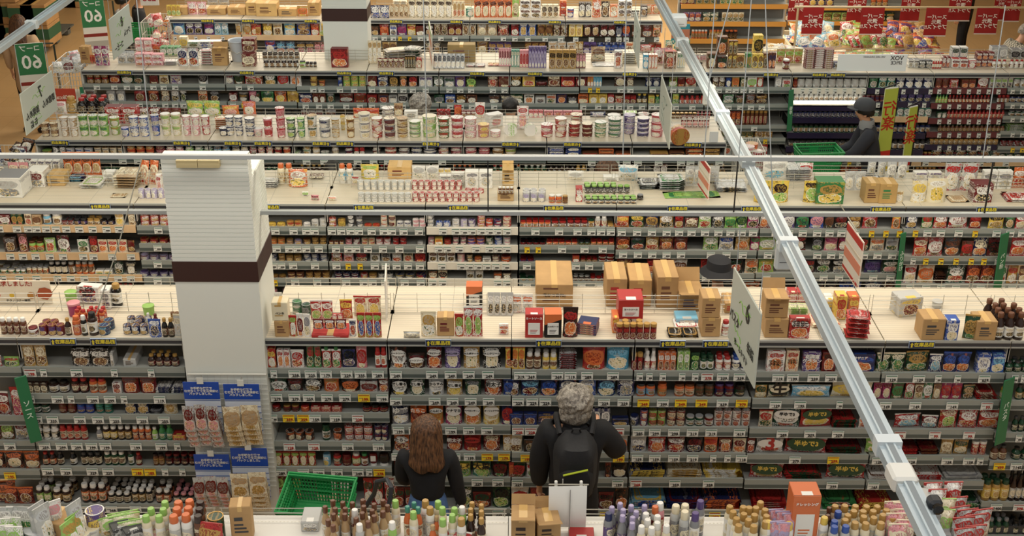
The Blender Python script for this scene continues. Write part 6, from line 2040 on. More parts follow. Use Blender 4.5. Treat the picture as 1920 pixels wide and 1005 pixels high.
# white paper on a clip stand
P = at_Z(1062, 985, ZD); o = empty('paper_stand', (P.x, P.y - .03, ZD)); tag(o, 'blank white paper clipped to a wire stand in front of the backpack man', 'paper stand')
def sheet(): 
    b = MB(); n = 10; vs = []; 
    for j in range(n + 1):
        t = j / n
        for i in range(7): u = i / 6 * 2 - 1; wd = .1 if t > .35 or u > 0 else .1 * (.45 + .55 * t / .35); vs.append((u * wd, -.012 - .028 * math.sin(t * 2.6) * (1 - .3 * u), .02 + t * .27))
    k = len(vs); b.shell(vs, [(x, y + .0015, z) for x, y, z in vs], 6, n, mat('e4e4e0', .6)); return b
sheet().build('paper_sheet', o, smooth=True)
w = MB(); w.tube([(0.012, -.045, 0), (.012, -.045, .28)], .003, mat('9a9a98', .4), 5); w.tube([(.088, .004, 0), (.088, .004, .28)], .003, G['wire'], 5); w.tube([(-.1, 0, .283), (.11, 0, .283)], .004, G['wire'], 5); w.build('wire_frame', o)
for x in (-.062, .07): w = MB(); w.cbox(.016, .02, .036, .004, mat('d5d5d0', .3), Matrix.Translation((x, -.004, .272))); w.build('clip', o)
# ------------------------------------------------------------------ packs hanging on the pillar
HX = []
def hang_card(px0, px1, y0, y1, cols, rows, ybot, cs, noun, lab, t=None):
    Y = 7.54; A, Bq, Z1 = at_Y(px0, y1, Y), at_Y(px1, y1, Y), at_Y(px0, ybot, Y).z; W = Bq.x - A.x; zt = at_Y((px0 + px1) / 2, y0, Y).z; zc = at_Y((px0 + px1) / 2, y1, Y).z
    o = empty('header_card', (A.x + W / 2, Y, zc)); tag(o, lab, 'card')
    b = MB(); b.cbox(W, .004, zt - zc, .002, mat('1f4aa8', .45)); b.build('panel', o)
    text('お手軽な価格で\nむだなく夕食を経済的に\nパックしました。', W / 11.5, plain('wht'), o, (0, -.004, (zt - zc) * .47), bold=.03)
    b = MB(); b.box(-W / 2, W / 2, .002, .005, -(zc - Z1) * .75, .001, mat('cfd6e2', .6)); 
    for k in range(6): b.box(-W / 2, W / 2, .0, .0025, -(zc - Z1) * .13 * k - .012, -(zc - Z1) * .13 * k - .008, plain('3a5a9a'))
    b.build('backing_sheet', o); w = MB(); w.tube([(0, 0, zt - zc - .02), (0, .045, zt - zc + .03)], .003, G['wire'], 5); w.build('hook', o); q = MB(); q.cbox(.045, .003, .05, .001, TAGM[0], Matrix.Translation((0, -.012, zt - zc - .01))); q.build('price_tag', o)
    ph = (zc - Z1) / (1 + .28 * (rows - 1)); pw = W / cols
    me, parts = proto('g', pw * .98, ph, .022, cs, False, noun, {})
    for r in range(rows):
        for c_ in range(cols):
            ob = link(noun, me, None, (A.x + pw * (c_ + .5), Y - .016 - .026 * (rows - 1 - r), zc - ph - r * ph * .28 + (.012 if c_ % 2 else 0))); ob.rotation_euler = (0, 0, R(random.uniform(-4, 4)))
            ITEMS.append((ob, 'g', cs, noun, t, '', ob.location.x, r, 0))
hang_card(346, 413, 716, 748, 3, 4, 836, ['lgry', 'dred', 'pink'], 'dried_shrimp_pack', 'blue header card with white lettering, upper left one on the pillar', 'under upper left blue card')
hang_card(421, 488, 720, 749, 2, 4, 834, ['cream', 'tan', 'gold'], 'tempura_bit_pack', 'blue header card with white lettering, upper right one on the pillar', 'under upper right blue card')
hang_card(366, 432, 852, 881, 3, 4, 950, ['lgry', 'dred', 'pink'], 'dried_shrimp_pack', 'blue header card with white lettering, lower left one on the pillar', 'under lower left blue card')
hang_card(435, 503, 840, 874, 2, 4, 958, ['cream', 'tan', 'gold'], 'tempura_bit_pack', 'blue header card with white lettering, lower right one on the pillar', 'under lower right blue card')
A, Bq = at_Y(352, 700, 7.58), at_Y(500, 700, 7.58); w = MB(); w.tube([(A.x, 7.57, A.z), (Bq.x, 7.57, A.z)], .007, mat('cfcfc6', .4), 6)
for k in range(13): x = A.x + (Bq.x - A.x) * k / 12; w.tube([(x, 7.575, A.z), (x, 7.575, .45)], .002, mat('c4c4bb', .4), 4)
for k in range(24): w.tube([(A.x, 7.575, A.z - .04 * k), (Bq.x, 7.575, A.z - .04 * k)], .002, mat('c4c4bb', .4), 4)
tag(w.build('wire_net'), 'white wire net panel fixed to the pillar behind the blue cards', 'net')

o = board('promotion_panel', 'teal promotion panel with brown print beside the upper part of the track', (at_Y(1258, 80, 16.3).x, 16.3), (at_Y(1292, 80, 16.3).x, 16.3), at_Y(1275, 45, 16.3).z, .27, ('2b7f8c',), band=((.3, .75, 'a86a50'), (.08, .2, 'd8d0c0')))
w = MB(); w.tube([(0, .02, 0), (0, .02, -1.6)], .012, G['wire'], 6); w.build('stand_pole', o)
for i in range(3): P = at_Y(1254 + i * 16, 92, 16.25); ob = link('hanging_pouch', proto('p', .1, .12, .03, ['teal', 'cream', 'dred'], False, 'hanging_pouch', {})[0], None, (P.x, 16.25, P.z)); ITEMS.append((ob, 'p', ['teal', 'cream', 'dred'], 'hanging_pouch', 'under the teal promotion panel', '', P.x, 0, 0))
b = MB(); P = at_Y(1338, 268, 11.7); b.cbox(.085, .004, .11, .001, mat('d2d6d6', .5), Matrix.Translation((P.x, 11.715, P.z - .0))); tag(b.build('blank_card'), 'blank white card hung on the cup deck edge beside the track', 'card')
# ------------------------------------------------------------------ people
def skin_obj(name, joints, edges, m, parent=None, sub=2, root=0):
    me = bpy.data.meshes.new(name); ks = list(joints); me.from_pydata([joints[k][0] for k in ks], [(ks.index(a), ks.index(b)) for a, b in edges], []); me.materials.append(m)
    o = link(name, me, parent); md = o.modifiers.new('skin', 'SKIN'); md.use_smooth_shade = True; md.branch_smoothing = .4
    for i, k in enumerate(ks): v = me.skin_vertices[0].data[i]; r = joints[k][1]; v.radius = r if isinstance(r, tuple) else (r, r); v.use_root = i == root
    s = o.modifiers.new('smooth', 'SUBSURF'); s.levels = s.render_levels = sub; return o
def add_hand(J, E, pre, wrist, d, up, side):
    d, up = Vector(d).normalized(), Vector(up).normalized(); sd = d.cross(up).normalized() * side; w = Vector(wrist)
    J[pre + 'palm'] = (w + d * .05, (.026, .016)); J[pre + 'knk'] = (w + d * .085, (.03, .014)); E += [(pre + 'wr', pre + 'palm'), (pre + 'palm', pre + 'knk')]
    for i, (off, L) in enumerate(((.026, .068), (.009, .078), (-.009, .072), (-.026, .055))):
        a = w + d * .095 + sd * off; q = a + d * L * .5 - up * .012; e = q + d * L * .3 - up * L * .4
        for n, p, r in (('a', a, .009), ('b', q, .0085), ('c', e, .007)): J['%sf%d%s' % (pre, i, n)] = (p, r)
        E += [(pre + 'knk', '%sf%da' % (pre, i)), ('%sf%da' % (pre, i), '%sf%db' % (pre, i)), ('%sf%db' % (pre, i), '%sf%dc' % (pre, i))]
    t0, t1 = w + d * .05 + sd * .034, w + d * .085 + sd * .048 - up * .012; J[pre + 't0'] = (t0, .011); J[pre + 't1'] = (t1, .009); E += [(pre + 'palm', pre + 't0'), (pre + 't0', pre + 't1')]
SKIN = mat('c9987a', .5); 
def person(X, Y, H, yaw, label, top, legs, hair=None, hairkind='short', arms=None, hem=.9, lean=0, hat=None, coat=None, hands=True, legm=True, skinm=SKIN, shoe='blk', bulk=1.0, collar=None):
    """arms: {-1/1: (elbow, wrist)} in the person's own frame (x right, y ahead, z up, for a 1.7 m body)"""
    root = empty('person', (X, Y, 0)); root.rotation_euler = (0, 0, yaw); s = H / 1.7; root.scale = (s, s, s); tag(root, label, 'person')
    V = Vector; ly = lambda z: math.tan(lean) * max(0, z - .92); B_ = bulk
    arms = arms or {}; J, E = {}, []
    def P(x, y, z): return V((x, y + ly(z), z))
    J['pel'] = (P(0, 0, .95), (.105, .08)); J['bel'] = (P(0, 0, 1.1), (.115, .085)); J['che'] = (P(0, 0, 1.28), (.14, .1)); J['nb'] = (P(0, .0, 1.42), (.07, .06)); J['nk'] = (P(0, .015, 1.48), .052)
    J['ch'] = (P(0, .035, 1.545), (.062, .075)); J['hd'] = (P(0, .03, 1.605), (.075, .092)); J['cr'] = (P(0, .02, 1.655), (.058, .07)); J['no'] = (P(0, .125, 1.585), .012)
    E += [('pel', 'bel'), ('bel', 'che'), ('che', 'nb'), ('nb', 'nk'), ('nk', 'ch'), ('ch', 'hd'), ('hd', 'cr'), ('hd', 'no')]
    AR = {}
    for sd in (-1, 1):
        el, wr = arms.get(sd, ((sd * .25, .0, 1.12), (sd * .26, .06, .88))); sh = P(sd * .175, 0, 1.385); el, wr = P(*el), P(*wr); AR[sd] = (sh, el, wr); k = 'L' if sd < 0 else 'R'
        J[k + 'sh'] = (sh, .04); J[k + 'el'] = (el, .042); J[k + 'wr'] = (wr, (.028, .024)); E += [('che', k + 'sh'), (k + 'sh', k + 'el'), (k + 'el', k + 'wr')]
        J[k + 'hp'] = (V((sd * .095, 0, .86)), .075); J[k + 'kn'] = (V((sd * .1, .02, .48)), .055); J[k + 'an'] = (V((sd * .1, -.01, .09)), .038); J[k + 'to'] = (V((sd * .11, .13, .035)), .035)
        E += [('pel', k + 'hp'), (k + 'hp', k + 'kn'), (k + 'kn', k + 'an'), (k + 'an', k + 'to')]
        if hands: add_hand(J, E, k, wr, wr - el, V((0, 0, 1)) if abs((wr - el).normalized().z) < .8 else V((sd, 0, 0)), -sd)
    skin_obj('body', J, E, skinm, root)
    for sd in (-1, 1):
        b = MB(); b.lathe([(.003, 0), (.011, .004), (.012, .01), (.003, .014)], mat('wht'), 8, Matrix.Translation(P(sd * .03, .112, 1.607)) @ Matrix.Rotation(R(-90), 4, 'X')); b.lathe([(.006, .0), (.005, .002)], mat('dbrn'), 8, Matrix.Translation(P(sd * .03, .1275, 1.607)) @ Matrix.Rotation(R(-90), 4, 'X')); b.build('eye', root)
        b = MB(); b.lathe([(.006, 0), (.022, .006), (.024, .02), (.008, .026)], skinm, 10, Matrix.Translation(P(sd * .07, .02, 1.59)) @ Matrix.Rotation(R(90 * sd), 4, 'Y') @ Matrix.Diagonal((1.5, .8, .6, 1))); b.build('ear', root, smooth=True)
    b = MB(); b.cbox(.045, .008, .012, .003, mat('9a5a50', .5), Matrix.Translation(P(0, .103, 1.547))); b.build('mouth', root)
    # clothes
    T = {}; TE = []
    T['hem'] = (P(0, 0, hem if not coat else coat), (.165 * B_, .13 * B_)); T['wa'] = (P(0, 0, max(1.08, hem + .08)), (.15 * B_, .115 * B_)); T['ch'] = (P(0, 0, 1.27), (.165 * B_, .125 * B_)); T['yo'] = (P(0, -.005, 1.39), (.1 * B_, .085 * B_)); T['co'] = (P(0, .0, 1.445), (.072, .068))
    TE += [('hem', 'wa'), ('wa', 'ch'), ('ch', 'yo'), ('yo', 'co')]
    for sd in (-1, 1):
        sh, el, wr = AR[sd]; k = str(sd); T[k + 's'] = (sh + V((sd * .012, 0, 0)), .083 * B_); T[k + 'e'] = (el, .062 * B_); T[k + 'w'] = (el.lerp(wr, .93), .046 * B_); TE += [('ch', k + 's'), (k + 's', k + 'e'), (k + 'e', k + 'w')]
    skin_obj('jacket' if B_ > 1.05 or coat else 'top', T, TE, top, root)
    T = {'w': (P(0, 0, 1.16), (.142, .11)), 'p': (V((0, 0, .95)), (.19, .155))}; TE = [('w', 'p')]
    for sd in (-1, 1): k = str(sd); T[k + 'h'] = (V((sd * .098, 0, .86)), .103); T[k + 'k'] = (V((sd * .105, .02, .48)), .072); T[k + 'a'] = (V((sd * .105, -.01, .1)), .058); TE += [('p', k + 'h'), (k + 'h', k + 'k'), (k + 'k', k + 'a')]
    skin_obj('trousers', T, TE, legs, root)
    if collar: b = MB(); b.lathe([(.078, 1.4), (.085, 1.45), (.075, 1.51), (.066, 1.51), (.07, 1.42)], mat(collar, .85), 16, Matrix.Translation((0, ly(1.45) + .008, 0)), 1, False); b.build('collar', root, smooth=True)
    for sd in (-1, 1): b = MB(); b.cbox(.095, .27, .075, .03, mat(shoe, .5), Matrix.Translation((sd * .11, .055, 0))); b.build('shoe', root)
    # hair
    if hair:
        b = MB(); rnd = random.Random(int(H * 1000)); n, mm = 28, 14; vs, fs = [], []
        for j in range(mm + 1):
            ph = math.pi * .5 * (1 - 1.35 * j / mm) if hairkind != 'curly' else math.pi * .5 * (1 - 1.75 * j / mm)
            for i in range(n):
                a = 2 * math.pi * i / n; front = max(0, math.sin(a)); r = 1 + (.05 * math.sin(9 * a + 3 * j) + .03 * rnd.uniform(-1, 1) if hairkind != 'curly' else .1 * math.sin(7 * a + 2.2 * j) + .09 * rnd.uniform(-1, 1))
                z = max(math.sin(ph), -.25 if front > .35 else -9) ; g = 1.0 if hairkind != 'curly' else 1.3 + .25 * max(0, j / mm - .45)
                vs.append(tuple(P(.093 * r * g * math.cos(ph) * math.cos(a), .022 - .008 + .108 * r * g * math.cos(ph) * math.sin(a) * (.9 if front > .5 else 1), 1.61 + .098 * r * z * (1.05 if hairkind == 'curly' else 1))))
        for j in range(mm):
            for i in range(n): fs.append((j * n + i, j * n + (i + 1) % n, (j + 1) * n + (i + 1) % n, (j + 1) * n + i))
        b.add(vs, [tuple(reversed(f)) for f in fs], hair); h = b.build('hair', root, smooth=True); sm = h.modifiers.new('smooth', 'SUBSURF'); sm.levels = sm.render_levels = 1
        if hairkind == 'curly':
            b = MB(); n, mm = 22, 10; vs, fs = [], []
            for j in range(mm + 1):
                ph = math.pi * (.5 - j / mm)
                for i in range(n): a = 2 * math.pi * i / n; r = 1 + .12 * math.sin(6 * a + 2.7 * j) + .1 * rnd.uniform(-1, 1); vs.append(tuple(P(.112 * r * math.cos(ph) * math.cos(a), -.03 + .085 * r * math.cos(ph) * math.sin(a), 1.535 + .1 * r * math.sin(ph))))
            for j in range(mm):
                for i in range(n): fs.append((j * n + (i + 1) % n, j * n + i, (j + 1) * n + i, (j + 1) * n + (i + 1) % n))
            b.add(vs, fs, hair); h = b.build('nape_hair', root, smooth=True); sm = h.modifiers.new('smooth', 'SUBSURF'); sm.levels = sm.render_levels = 1
        if hairkind == 'long':
            b = MB(); n, mm = 24, 16; vs, fs = [], []
            for j in range(mm + 1):
                t = j / mm; z = 1.725 - .43 * t; wv = (.112 + .02 * math.sin(min(1, t * 1.15) * 1.5)) * (1 + .12 * max(0, t - .7) / .3); cy = -.005 - .085 * t
                for i in range(n):
                    a = 2 * math.pi * i / n; q = 1 + .05 * math.sin(5 * a + 2 * t) + (.03 + .1 * t) * math.sin(13 * a + 8 * t); e = 1 if t < .88 else 1 - (t - .88) * 3
                    vs.append(tuple(P(wv * q * e * math.cos(a) * min(1, .12 + 1.0 * (max(0, 1 - (1 - min(1, t / .42)) ** 2)) ** .5), cy + .085 * q * e * (1 - .25 * t) * math.sin(a) * min(1, .12 + 1.0 * (max(0, 1 - (1 - min(1, t / .42)) ** 2)) ** .5), z + .02 * math.sin(4 * a) * t)))
            for j in range(mm):
                for i in range(n): fs.append((j * n + (i + 1) % n, j * n + i, (j + 1) * n + i, (j + 1) * n + (i + 1) % n))
            fs.append(tuple(range(n))); fs.append(tuple(reversed([mm * n + i for i in range(n)])))
            b.add(vs, fs, hair); h = b.build('long_hair', root, smooth=True); sm = h.modifiers.new('smooth', 'SUBSURF'); sm.levels = sm.render_levels = 1
    if hat:
        b = MB(); hm = mat(hat[1], .8)
        pr = [(.175, 1.585), (.16, 1.6), (.115, 1.64), (.108, 1.72), (.07, 1.745), (.004, 1.748)] if hat[0] == 'bucket' else [(.105, 1.63), (.108, 1.66), (.095, 1.71), (.06, 1.742), (.004, 1.752)]
        b.lathe([(r, z) for r, z in pr], hm, 24, Matrix.Translation((0, ly(1.65) + .015, 0)), 1.12)
        if hat[0] == 'cap': b.add([(x * .085, .1 + .1 * (1 - x * x) + ly(1.6) + .015, 1.64 - .012 * abs(x) - dz) for dz in (0, .006) for x in (-1, -.6, -.2, .2, .6, 1)] + [(x * .085, .08 + ly(1.6), 1.645 - dz) for dz in (0, .006) for x in (-1, -.6, -.2, .2, .6, 1)], [(i + 12, i + 13, i + 1, i) for i in range(5)] + [(i + 6, i + 7, i + 19, i + 18) for i in range(5)] + [(i, i + 1, i + 7, i + 6) for i in range(5)], hm)
        b.build('hat', root, smooth=True)
    return root
blackcloth = mat('15161a', .85, noise=.3, nscale=14); hairb = hair_mat('2e1c12', '7a5335'); hairk = mat('17130f', .5, noise=.3, nscale=50); hairg = hair_mat('57504a', 'b3aca0', True)
jeans = mat('5475a8', .8, noise=.3, nscale=30)
P = at_Y(797, 780, 6.93); W = person(P.x, 6.93, P.z - .05, 0, 'woman with long brown hair, black top and jeans facing the pasta sauces', blackcloth, jeans, hairb, 'long', arms={-1: ((-.2, .06, 1.14), (-.17, .24, 1.0)), 1: ((.225, .03, 1.12), (.27, .1, .87))}, lean=.1, hem=.995, bulk=1.0)
b = MB(); b.box(-.1, .1, -.158, -.148, .985, 1.0, mat('3f5f92', .8)); b.box(-.006, .006, -.16, -.14, .9, 1.0, mat('3f5f92', .8)); b.build('waistband', W)
for sx in (-1, 1): b = MB(); b.cbox(.1, .006, .11, .002, mat('4a6a9e', .8), Matrix.Translation((sx * .085, -.145, .8))); b.build('back_pocket', W)
P = at_Y(1080, 720, 7.02); M_ = person(P.x + .0, 7.02, P.z - .03, 0, 'grey haired man in a black coat wearing a dark backpack at the pasta sauces', blackcloth, blackcloth, hairg, 'curly', arms={-1: ((-.235, .02, 1.1), (-.23, .1, .86)), 1: ((.31, .05, 1.16), (.2, .3, 1.22))}, coat=.8, bulk=1.28, collar='1a1b1f')
# backpack: a thing worn by him
bp = empty('backpack', (P.x + .0, 7.02 - .16, .98)); tag(bp, 'dark backpack with a lime zip worn by the grey haired man', 'backpack'); bc = mat('1b1c20', .75, noise=.25, nscale=60)
def rpad(w, d, h, m, n=8, top=.6, xf=None):
    b = MB(); fr, bk_ = [], []
    for j in range(n + 1):
        t = j / n; wd = w * (1 - (max(0, t - top) / (1 - top)) ** 2.4 * .55) * (1 - .1 * (1 - t) ** 3)
        for i in range(n + 1): u = i / n * 2 - 1; e = ((1 - abs(u) ** 4) * (1 - abs(2 * t - 1) ** 5)) ** .5; fr.append((wd / 2 * u, -d * e, t * h)); bk_.append((wd / 2 * u, .02, t * h))
    b.shell(fr, bk_, n, n, m, xf); return b
rpad(.29, .17, .44, bc).build('main_compartment', bp, smooth=True); rpad(.23, .06, .25, mat('141519', .8), xf=Matrix.Translation((0, -.135, .03))).build('front_pocket', bp, smooth=True)
b = MB(); b.tube([(-.085, -.193, .235), (.07, -.19, .275)], .0065, mat('b6c832', .5)); b.build('zip', bp); b = MB(); b.cbox(.007, .004, .045, .001, mat('c8c8c4', .3), Matrix.Translation((-.087, -.2, .17))); b.build('zip_puller', bp)
b = MB(); b.tube([(-.03, .0, .43), (-.02, -.02, .47), (.02, -.02, .47), (.03, .0, .43)], .007, bc); b.build('carry_loop', bp)
for sx in (-1, 1): b = MB(); b.tube([(sx * .1, .03, .4), (sx * .115, .1, .44), (sx * .12, .24, .42), (sx * .13, .28, .25)], .02, bc); b.build('shoulder_strap', bp)
# upper aisles; figures above the long rail are reflections built solid
P = at_Y(1628, 193, 13.05); person(P.x + .13, 13.05, P.z, R(82), 'man in a dark cap and jacket bending over a green basket', mat('22242c', .8), mat('2a2c33', .8), hairk, 'short', arms={-1: ((-.2, .2, 1.15), (-.12, .44, 1.05)), 1: ((.22, .16, 1.12), (.14, .42, 1.03))}, lean=.2, hat=('cap', '3a3c40'), bulk=1.12, collar='8d8f90', skinm=mat('b98a6c', .5))
P = at_Y(36, 53, 16.9); person(P.x, 16.9, 1.64, R(-10), 'woman in a beige coat walking near the stacked boxes', mat('b99c7c', .85), blackcloth, hairb, 'long', coat=.52, bulk=1.15)
P = at_Y(228, 5, 17.9); person(P.x, 17.9, 1.72, R(-60), 'person in a grey hooded top behind the number eight board', mat('8b8a88', .85), blackcloth, hairk, 'short', bulk=1.15)
P = at_Y(252, 5, 18.3); person(P.x + .05, 18.3, 1.7, R(-70), 'person in black beside the grey hooded one near top edge', blackcloth, blackcloth, hairk, 'short', bulk=1.1)
P = at_Y(1350, 492, 9.35); person(P.x, 9.35, P.z + .0, R(20), 'person in a black bucket hat behind the open carton', blackcloth, blackcloth, hairk, 'short', hat=('bucket', '232428'), bulk=1.1)
P = at_Y(623, 303, 11.3); person(P.x, 11.3, P.z, 0, 'black haired head showing above the bright deck right of pillar', blackcloth, blackcloth, hairk, 'short')
P = at_Y(1139, 300, 11.3); person(P.x, 11.3, P.z, 0, 'brown haired head showing above the bright deck beside foam bags', mat('4a3a30', .8), blackcloth, hairb, 'long')
P = at_Y(1211, 314, 11.3); person(P.x, 11.3, P.z, 0, 'black haired head low behind the silver packs on the bright deck', blackcloth, blackcloth, hairk, 'short')
P = at_Y(787, 177, 13.15); person(P.x, 13.15, P.z, 0, 'grey haired head behind the noodle bowls midway', mat('5a5a58', .85), blackcloth, hairg, 'curly')
P = at_Y(956, 184, 13.15); person(P.x, 13.15, P.z, R(-25), 'black haired head behind the white bowls midway', mat('c8d2d0', .85), blackcloth, hairk, 'short')
chk = bpy.data.materials.new('checked_cloth'); chk.use_nodes = True; nt = chk.node_tree; q = nt.nodes.new('ShaderNodeTexChecker'); q.inputs['Scale'].default_value = 38; q.inputs[1].default_value = C('5a5a54'); q.inputs[2].default_value = C('b4b0a2'); tq = nt.nodes.new('ShaderNodeTexCoord'); nt.links.new(tq.outputs['Object'], q.inputs[0]); nt.links.new(q.outputs[0], nt.nodes['Principled BSDF'].inputs[0]); nt.nodes['Principled BSDF'].inputs['Roughness'].default_value = .85
P = at_Y(1905, 45, 16.8); person(P.x - .05, 16.8, 1.6, R(-80), 'grey haired woman in a checked jacket leaning at the upper right', chk, blackcloth, hairg, 'short', lean=.3, bulk=1.15, coat=.8)
P = at_Y(1815, 5, 20.5); person(P.x, 20.5, 1.65, R(60), 'person in dark clothes by the bins near top right edge', blackcloth, blackcloth, hairk, 'short')
P = at_Y(-14, 250, 11.2); person(P.x, 11.2, 1.55, R(30), 'person in a dark blue jacket cut by the left edge', mat('22283a', .8), blackcloth, hairk, 'short', bulk=1.15)
# ------------------------------------------------------------------ baskets and cart
def basket(X, Y, Z, W_, D_, h, rz, label, tilt=0):
    o = empty('shopping_basket', (X, Y, Z)); o.rotation_euler = (tilt, 0, rz); tag(o, label, 'basket'); m = mat('1f8a48', .4); k = .86
    b = MB(); b.box(-W_ / 2 * k, W_ / 2 * k, -D_ / 2 * k, D_ / 2 * k, 0, .006, m); b.build('base', o)
    def wall(p0, p1, n):
        p0, p1 = Vector(p0), Vector(p1); b = MB(); nr = 7
        for i in range(n + 1):
            q = p0.lerp(p1, i / n); lo = Vector((q.x * k, q.y * k, 0)); b.tube([lo, (q.x, q.y, h)], .006, m, 4)
        for j in range(nr + 1): t = j / nr; s = k + (1 - k) * t; b.tube([(p0.x * s, p0.y * s, h * t), (p1.x * s, p1.y * s, h * t)], 0.006 if j % 3 else .011, m, 4)
        u0, u1 = p0.lerp(p1, .38), p0.lerp(p1, .62); b.add([(u0.x * (k + .05), u0.y * (k + .05), h * .3), (u1.x * (k + .05), u1.y * (k + .05), h * .3), (u1.x * .99, u1.y * .99, h * .92), (u0.x * .99, u0.y * .99, h * .92)], [(0, 1, 2, 3)], m); b.build('slotted_wall', o)
    c_ = [(-W_ / 2, -D_ / 2, 0), (W_ / 2, -D_ / 2, 0), (W_ / 2, D_ / 2, 0), (-W_ / 2, D_ / 2, 0)]
    for i in range(4): wall(c_[i], c_[(i + 1) % 4], 20 if i % 2 == 0 else 14)
    b = MB(); b.tube([(x * 1.01, y * 1.01, h) for x, y, _ in c_], .011, m, 6, True); b.build('rim', o)
    b = MB(); b.tube([(-W_ / 2, D_ * .1, h), (-W_ / 2 * .98, D_ * .42, h + .012), (W_ / 2 * .98, D_ * .42, h + .012), (W_ / 2, D_ * .1, h)], .007, m, 6); b.build('handle', o); return o
P = at_Y(597, 928, 6.78); basket(P.x, 6.8, P.z - .2, .45, .33, .23, R(-8), 'green slotted shopping basket on the cart left of the woman', R(14))
P2 = P; ct = empty('shopping_cart', (P.x + .05, 6.8, 0)); ct.rotation_euler = (0, 0, R(-8)); tag(ct, 'shopping cart with a dark curved handle beside the woman in black', 'cart'); gm_ = mat('4a4e52', .4, .3)
zz = P.z - .215
b = MB()
for sx in (-1, 1): b.tube([(sx * .17, -.2, .07), (sx * .17, -.18, .3), (sx * .17, .1, zz)], .012, gm_)
b.tube([(-.2, -.17, zz - .02), (.2, -.17, zz - .02), (.2, .17, zz - .01), (-.2, .17, zz - .01)], .01, gm_, 6, True)
for k in range(5): b.tube([(-.2 + k * .1, -.17, zz - .02), (-.2 + k * .1, .17, zz - .01)], .006, gm_)
b.tube([(-.17, -.24, .08), (-.17, .26, .08), (.17, .26, .08), (.17, -.24, .08)], .012, gm_, 6, True); b.build('frame', ct)
b = MB(); b.tube([(.2, .17, zz), (.27, .17, zz + .12), (.3, .14, zz + .24), (.38, .1, zz + .29), (.42, .05, zz + .27), (.4, 0, zz + .1), (.34, -.02, zz)], .016, mat('3b3d42', .5), 8); b.tube([(.2, -.15, zz), (.26, -.1, zz + .02), (.34, -.02, zz)], .012, gm_, 6); b.build('handle', ct)
for sx in (-1, 1):
    for sy in (-.24, .26): b = MB(); b.lathe([(.04, -.012), (.045, 0), (.04, .012)], mat('blk', .6), 12, Matrix.Translation((sx * .17, sy, .045)) @ Matrix.Rotation(R(90), 4, 'Y')); b.build('wheel', ct)
P = at_Y(1535, 282, 12.9); basket(P.x, 12.9, P.z - .2, .46, .32, .22, R(5), 'green basket in front of the man in a cap')
b = MB(); b.box(-.2, .2, -.14, .14, P.z - .215, P.z - .2, gm_)
for sx in (-1, 1):
    for sy in (-1, 1): b.tube([(sx * .18, sy * .12, .03), (sx * .18, sy * .12, P.z - .21)], .011, gm_)
tag(b.build('shopping_cart', None, (P.x, 12.9, 0)), 'cart carrying the green basket of the man in a cap', 'cart')
P = at_Y(262, 46, 17.5); basket(P.x, 17.5, 1.15, .42, .3, .2, 0, 'green basket beside the red bag rack near the top left')
b = MB(); b.box(-.2, .2, -.14, .14, 1.13, 1.148, gm_)
for sx in (-1, 1):
    for sy in (-1, 1): b.tube([(sx * .18, sy * .12, .03), (sx * .18, sy * .12, 1.14)], .011, gm_)
tag(b.build('shopping_cart', None, (P.x, 17.5, 0)), 'cart under the green basket near the top left', 'cart')
# ------------------------------------------------------------------ reflected racks, boxes, bins in the upper corners, built solid
def wire_rack(X, Y, W_, D_, z0, z1, label, m=None):
    o = empty('wire_rack', (X, Y, 0)); tag(o, label, 'rack'); m = m or mat('d0cfc6', .4)
    for nm, a, c in (('front_grid', (-W_ / 2, -D_ / 2), (W_ / 2, -D_ / 2)), ('back_grid', (-W_ / 2, D_ / 2), (W_ / 2, D_ / 2)), ('side_grid', (-W_ / 2, -D_ / 2), (-W_ / 2, D_ / 2)), ('side_grid', (W_ / 2, -D_ / 2), (W_ / 2, D_ / 2))):
        b = MB(); n = 10
        for k in range(n + 1): t = k / n; x, y = a[0] + (c[0] - a[0]) * t, a[1] + (c[1] - a[1]) * t; b.tube([(x, y, z0), (x, y, z1)], .003, m, 4)
        for k in range(5): z = z0 + (z1 - z0) * k / 4; b.tube([(a[0], a[1], z), (c[0], c[1], z)], .004, m, 4)
        b.build(nm, o)
    b = MB(); b.box(-W_ / 2, W_ / 2, -D_ / 2, D_ / 2, z0 - .01, z0, m); b.build('base', o)
    for sx in (-1, 1):
        for sy in (-1, 1): b = MB(); b.tube([(sx * W_ / 2, sy * D_ / 2, 0), (sx * W_ / 2, sy * D_ / 2, z1)], .009, m, 6); b.build('leg', o)
    return o
def pile(n, X0, X1, Y0, Y1, z, cs_list, noun, phrase, w=.17, h=.2, layers=1, dz=.07):
    k = 0; protos = {}
    for L in range(layers):
        for i in range(n):
            cs = cs_list[k % len(cs_list)]; k += 1; key = '/'.join(cs)
            if key not in protos: protos[key] = proto('g', w, h, w * .4, cs, False, noun, {})[0]
            t = (i + .5) / n; x = X0 + (X1 - X0) * t; y = random.uniform(Y0, Y1); o = link(noun, protos[key], None, (x, y, z + L * dz + .02)); o.rotation_euler = (R(-random.uniform(30, 80)), R(random.uniform(-15, 15)), R(random.uniform(-40, 40))); ITEMS.append((o, 'g', cs, noun, phrase, '', x, y, L))
X0, X1 = at_Y(92, 120, 14.35).x, at_Y(150, 120, 14.35).x
wire_rack((X0 + X1) / 2, 14.65, X1 - X0, .62, 1.2, 1.66, 'white wire end rack of silver packs at the left shelf end')
sil = [['sil', 'wht', 'lgry'], ['sil', 'pink', 'wht'], ['lgry', 'dred', 'sil']]
for r in range(5): pile(4, X0 + .05, X1 - .05, 14.38 + r * .12, 14.42 + r * .12, 1.55, sil, 'silver_pack', 'heaped in end rack', .12, .16)
X0, X1 = at_Y(266, 60, 17.1).x, at_Y(316, 60, 17.1).x
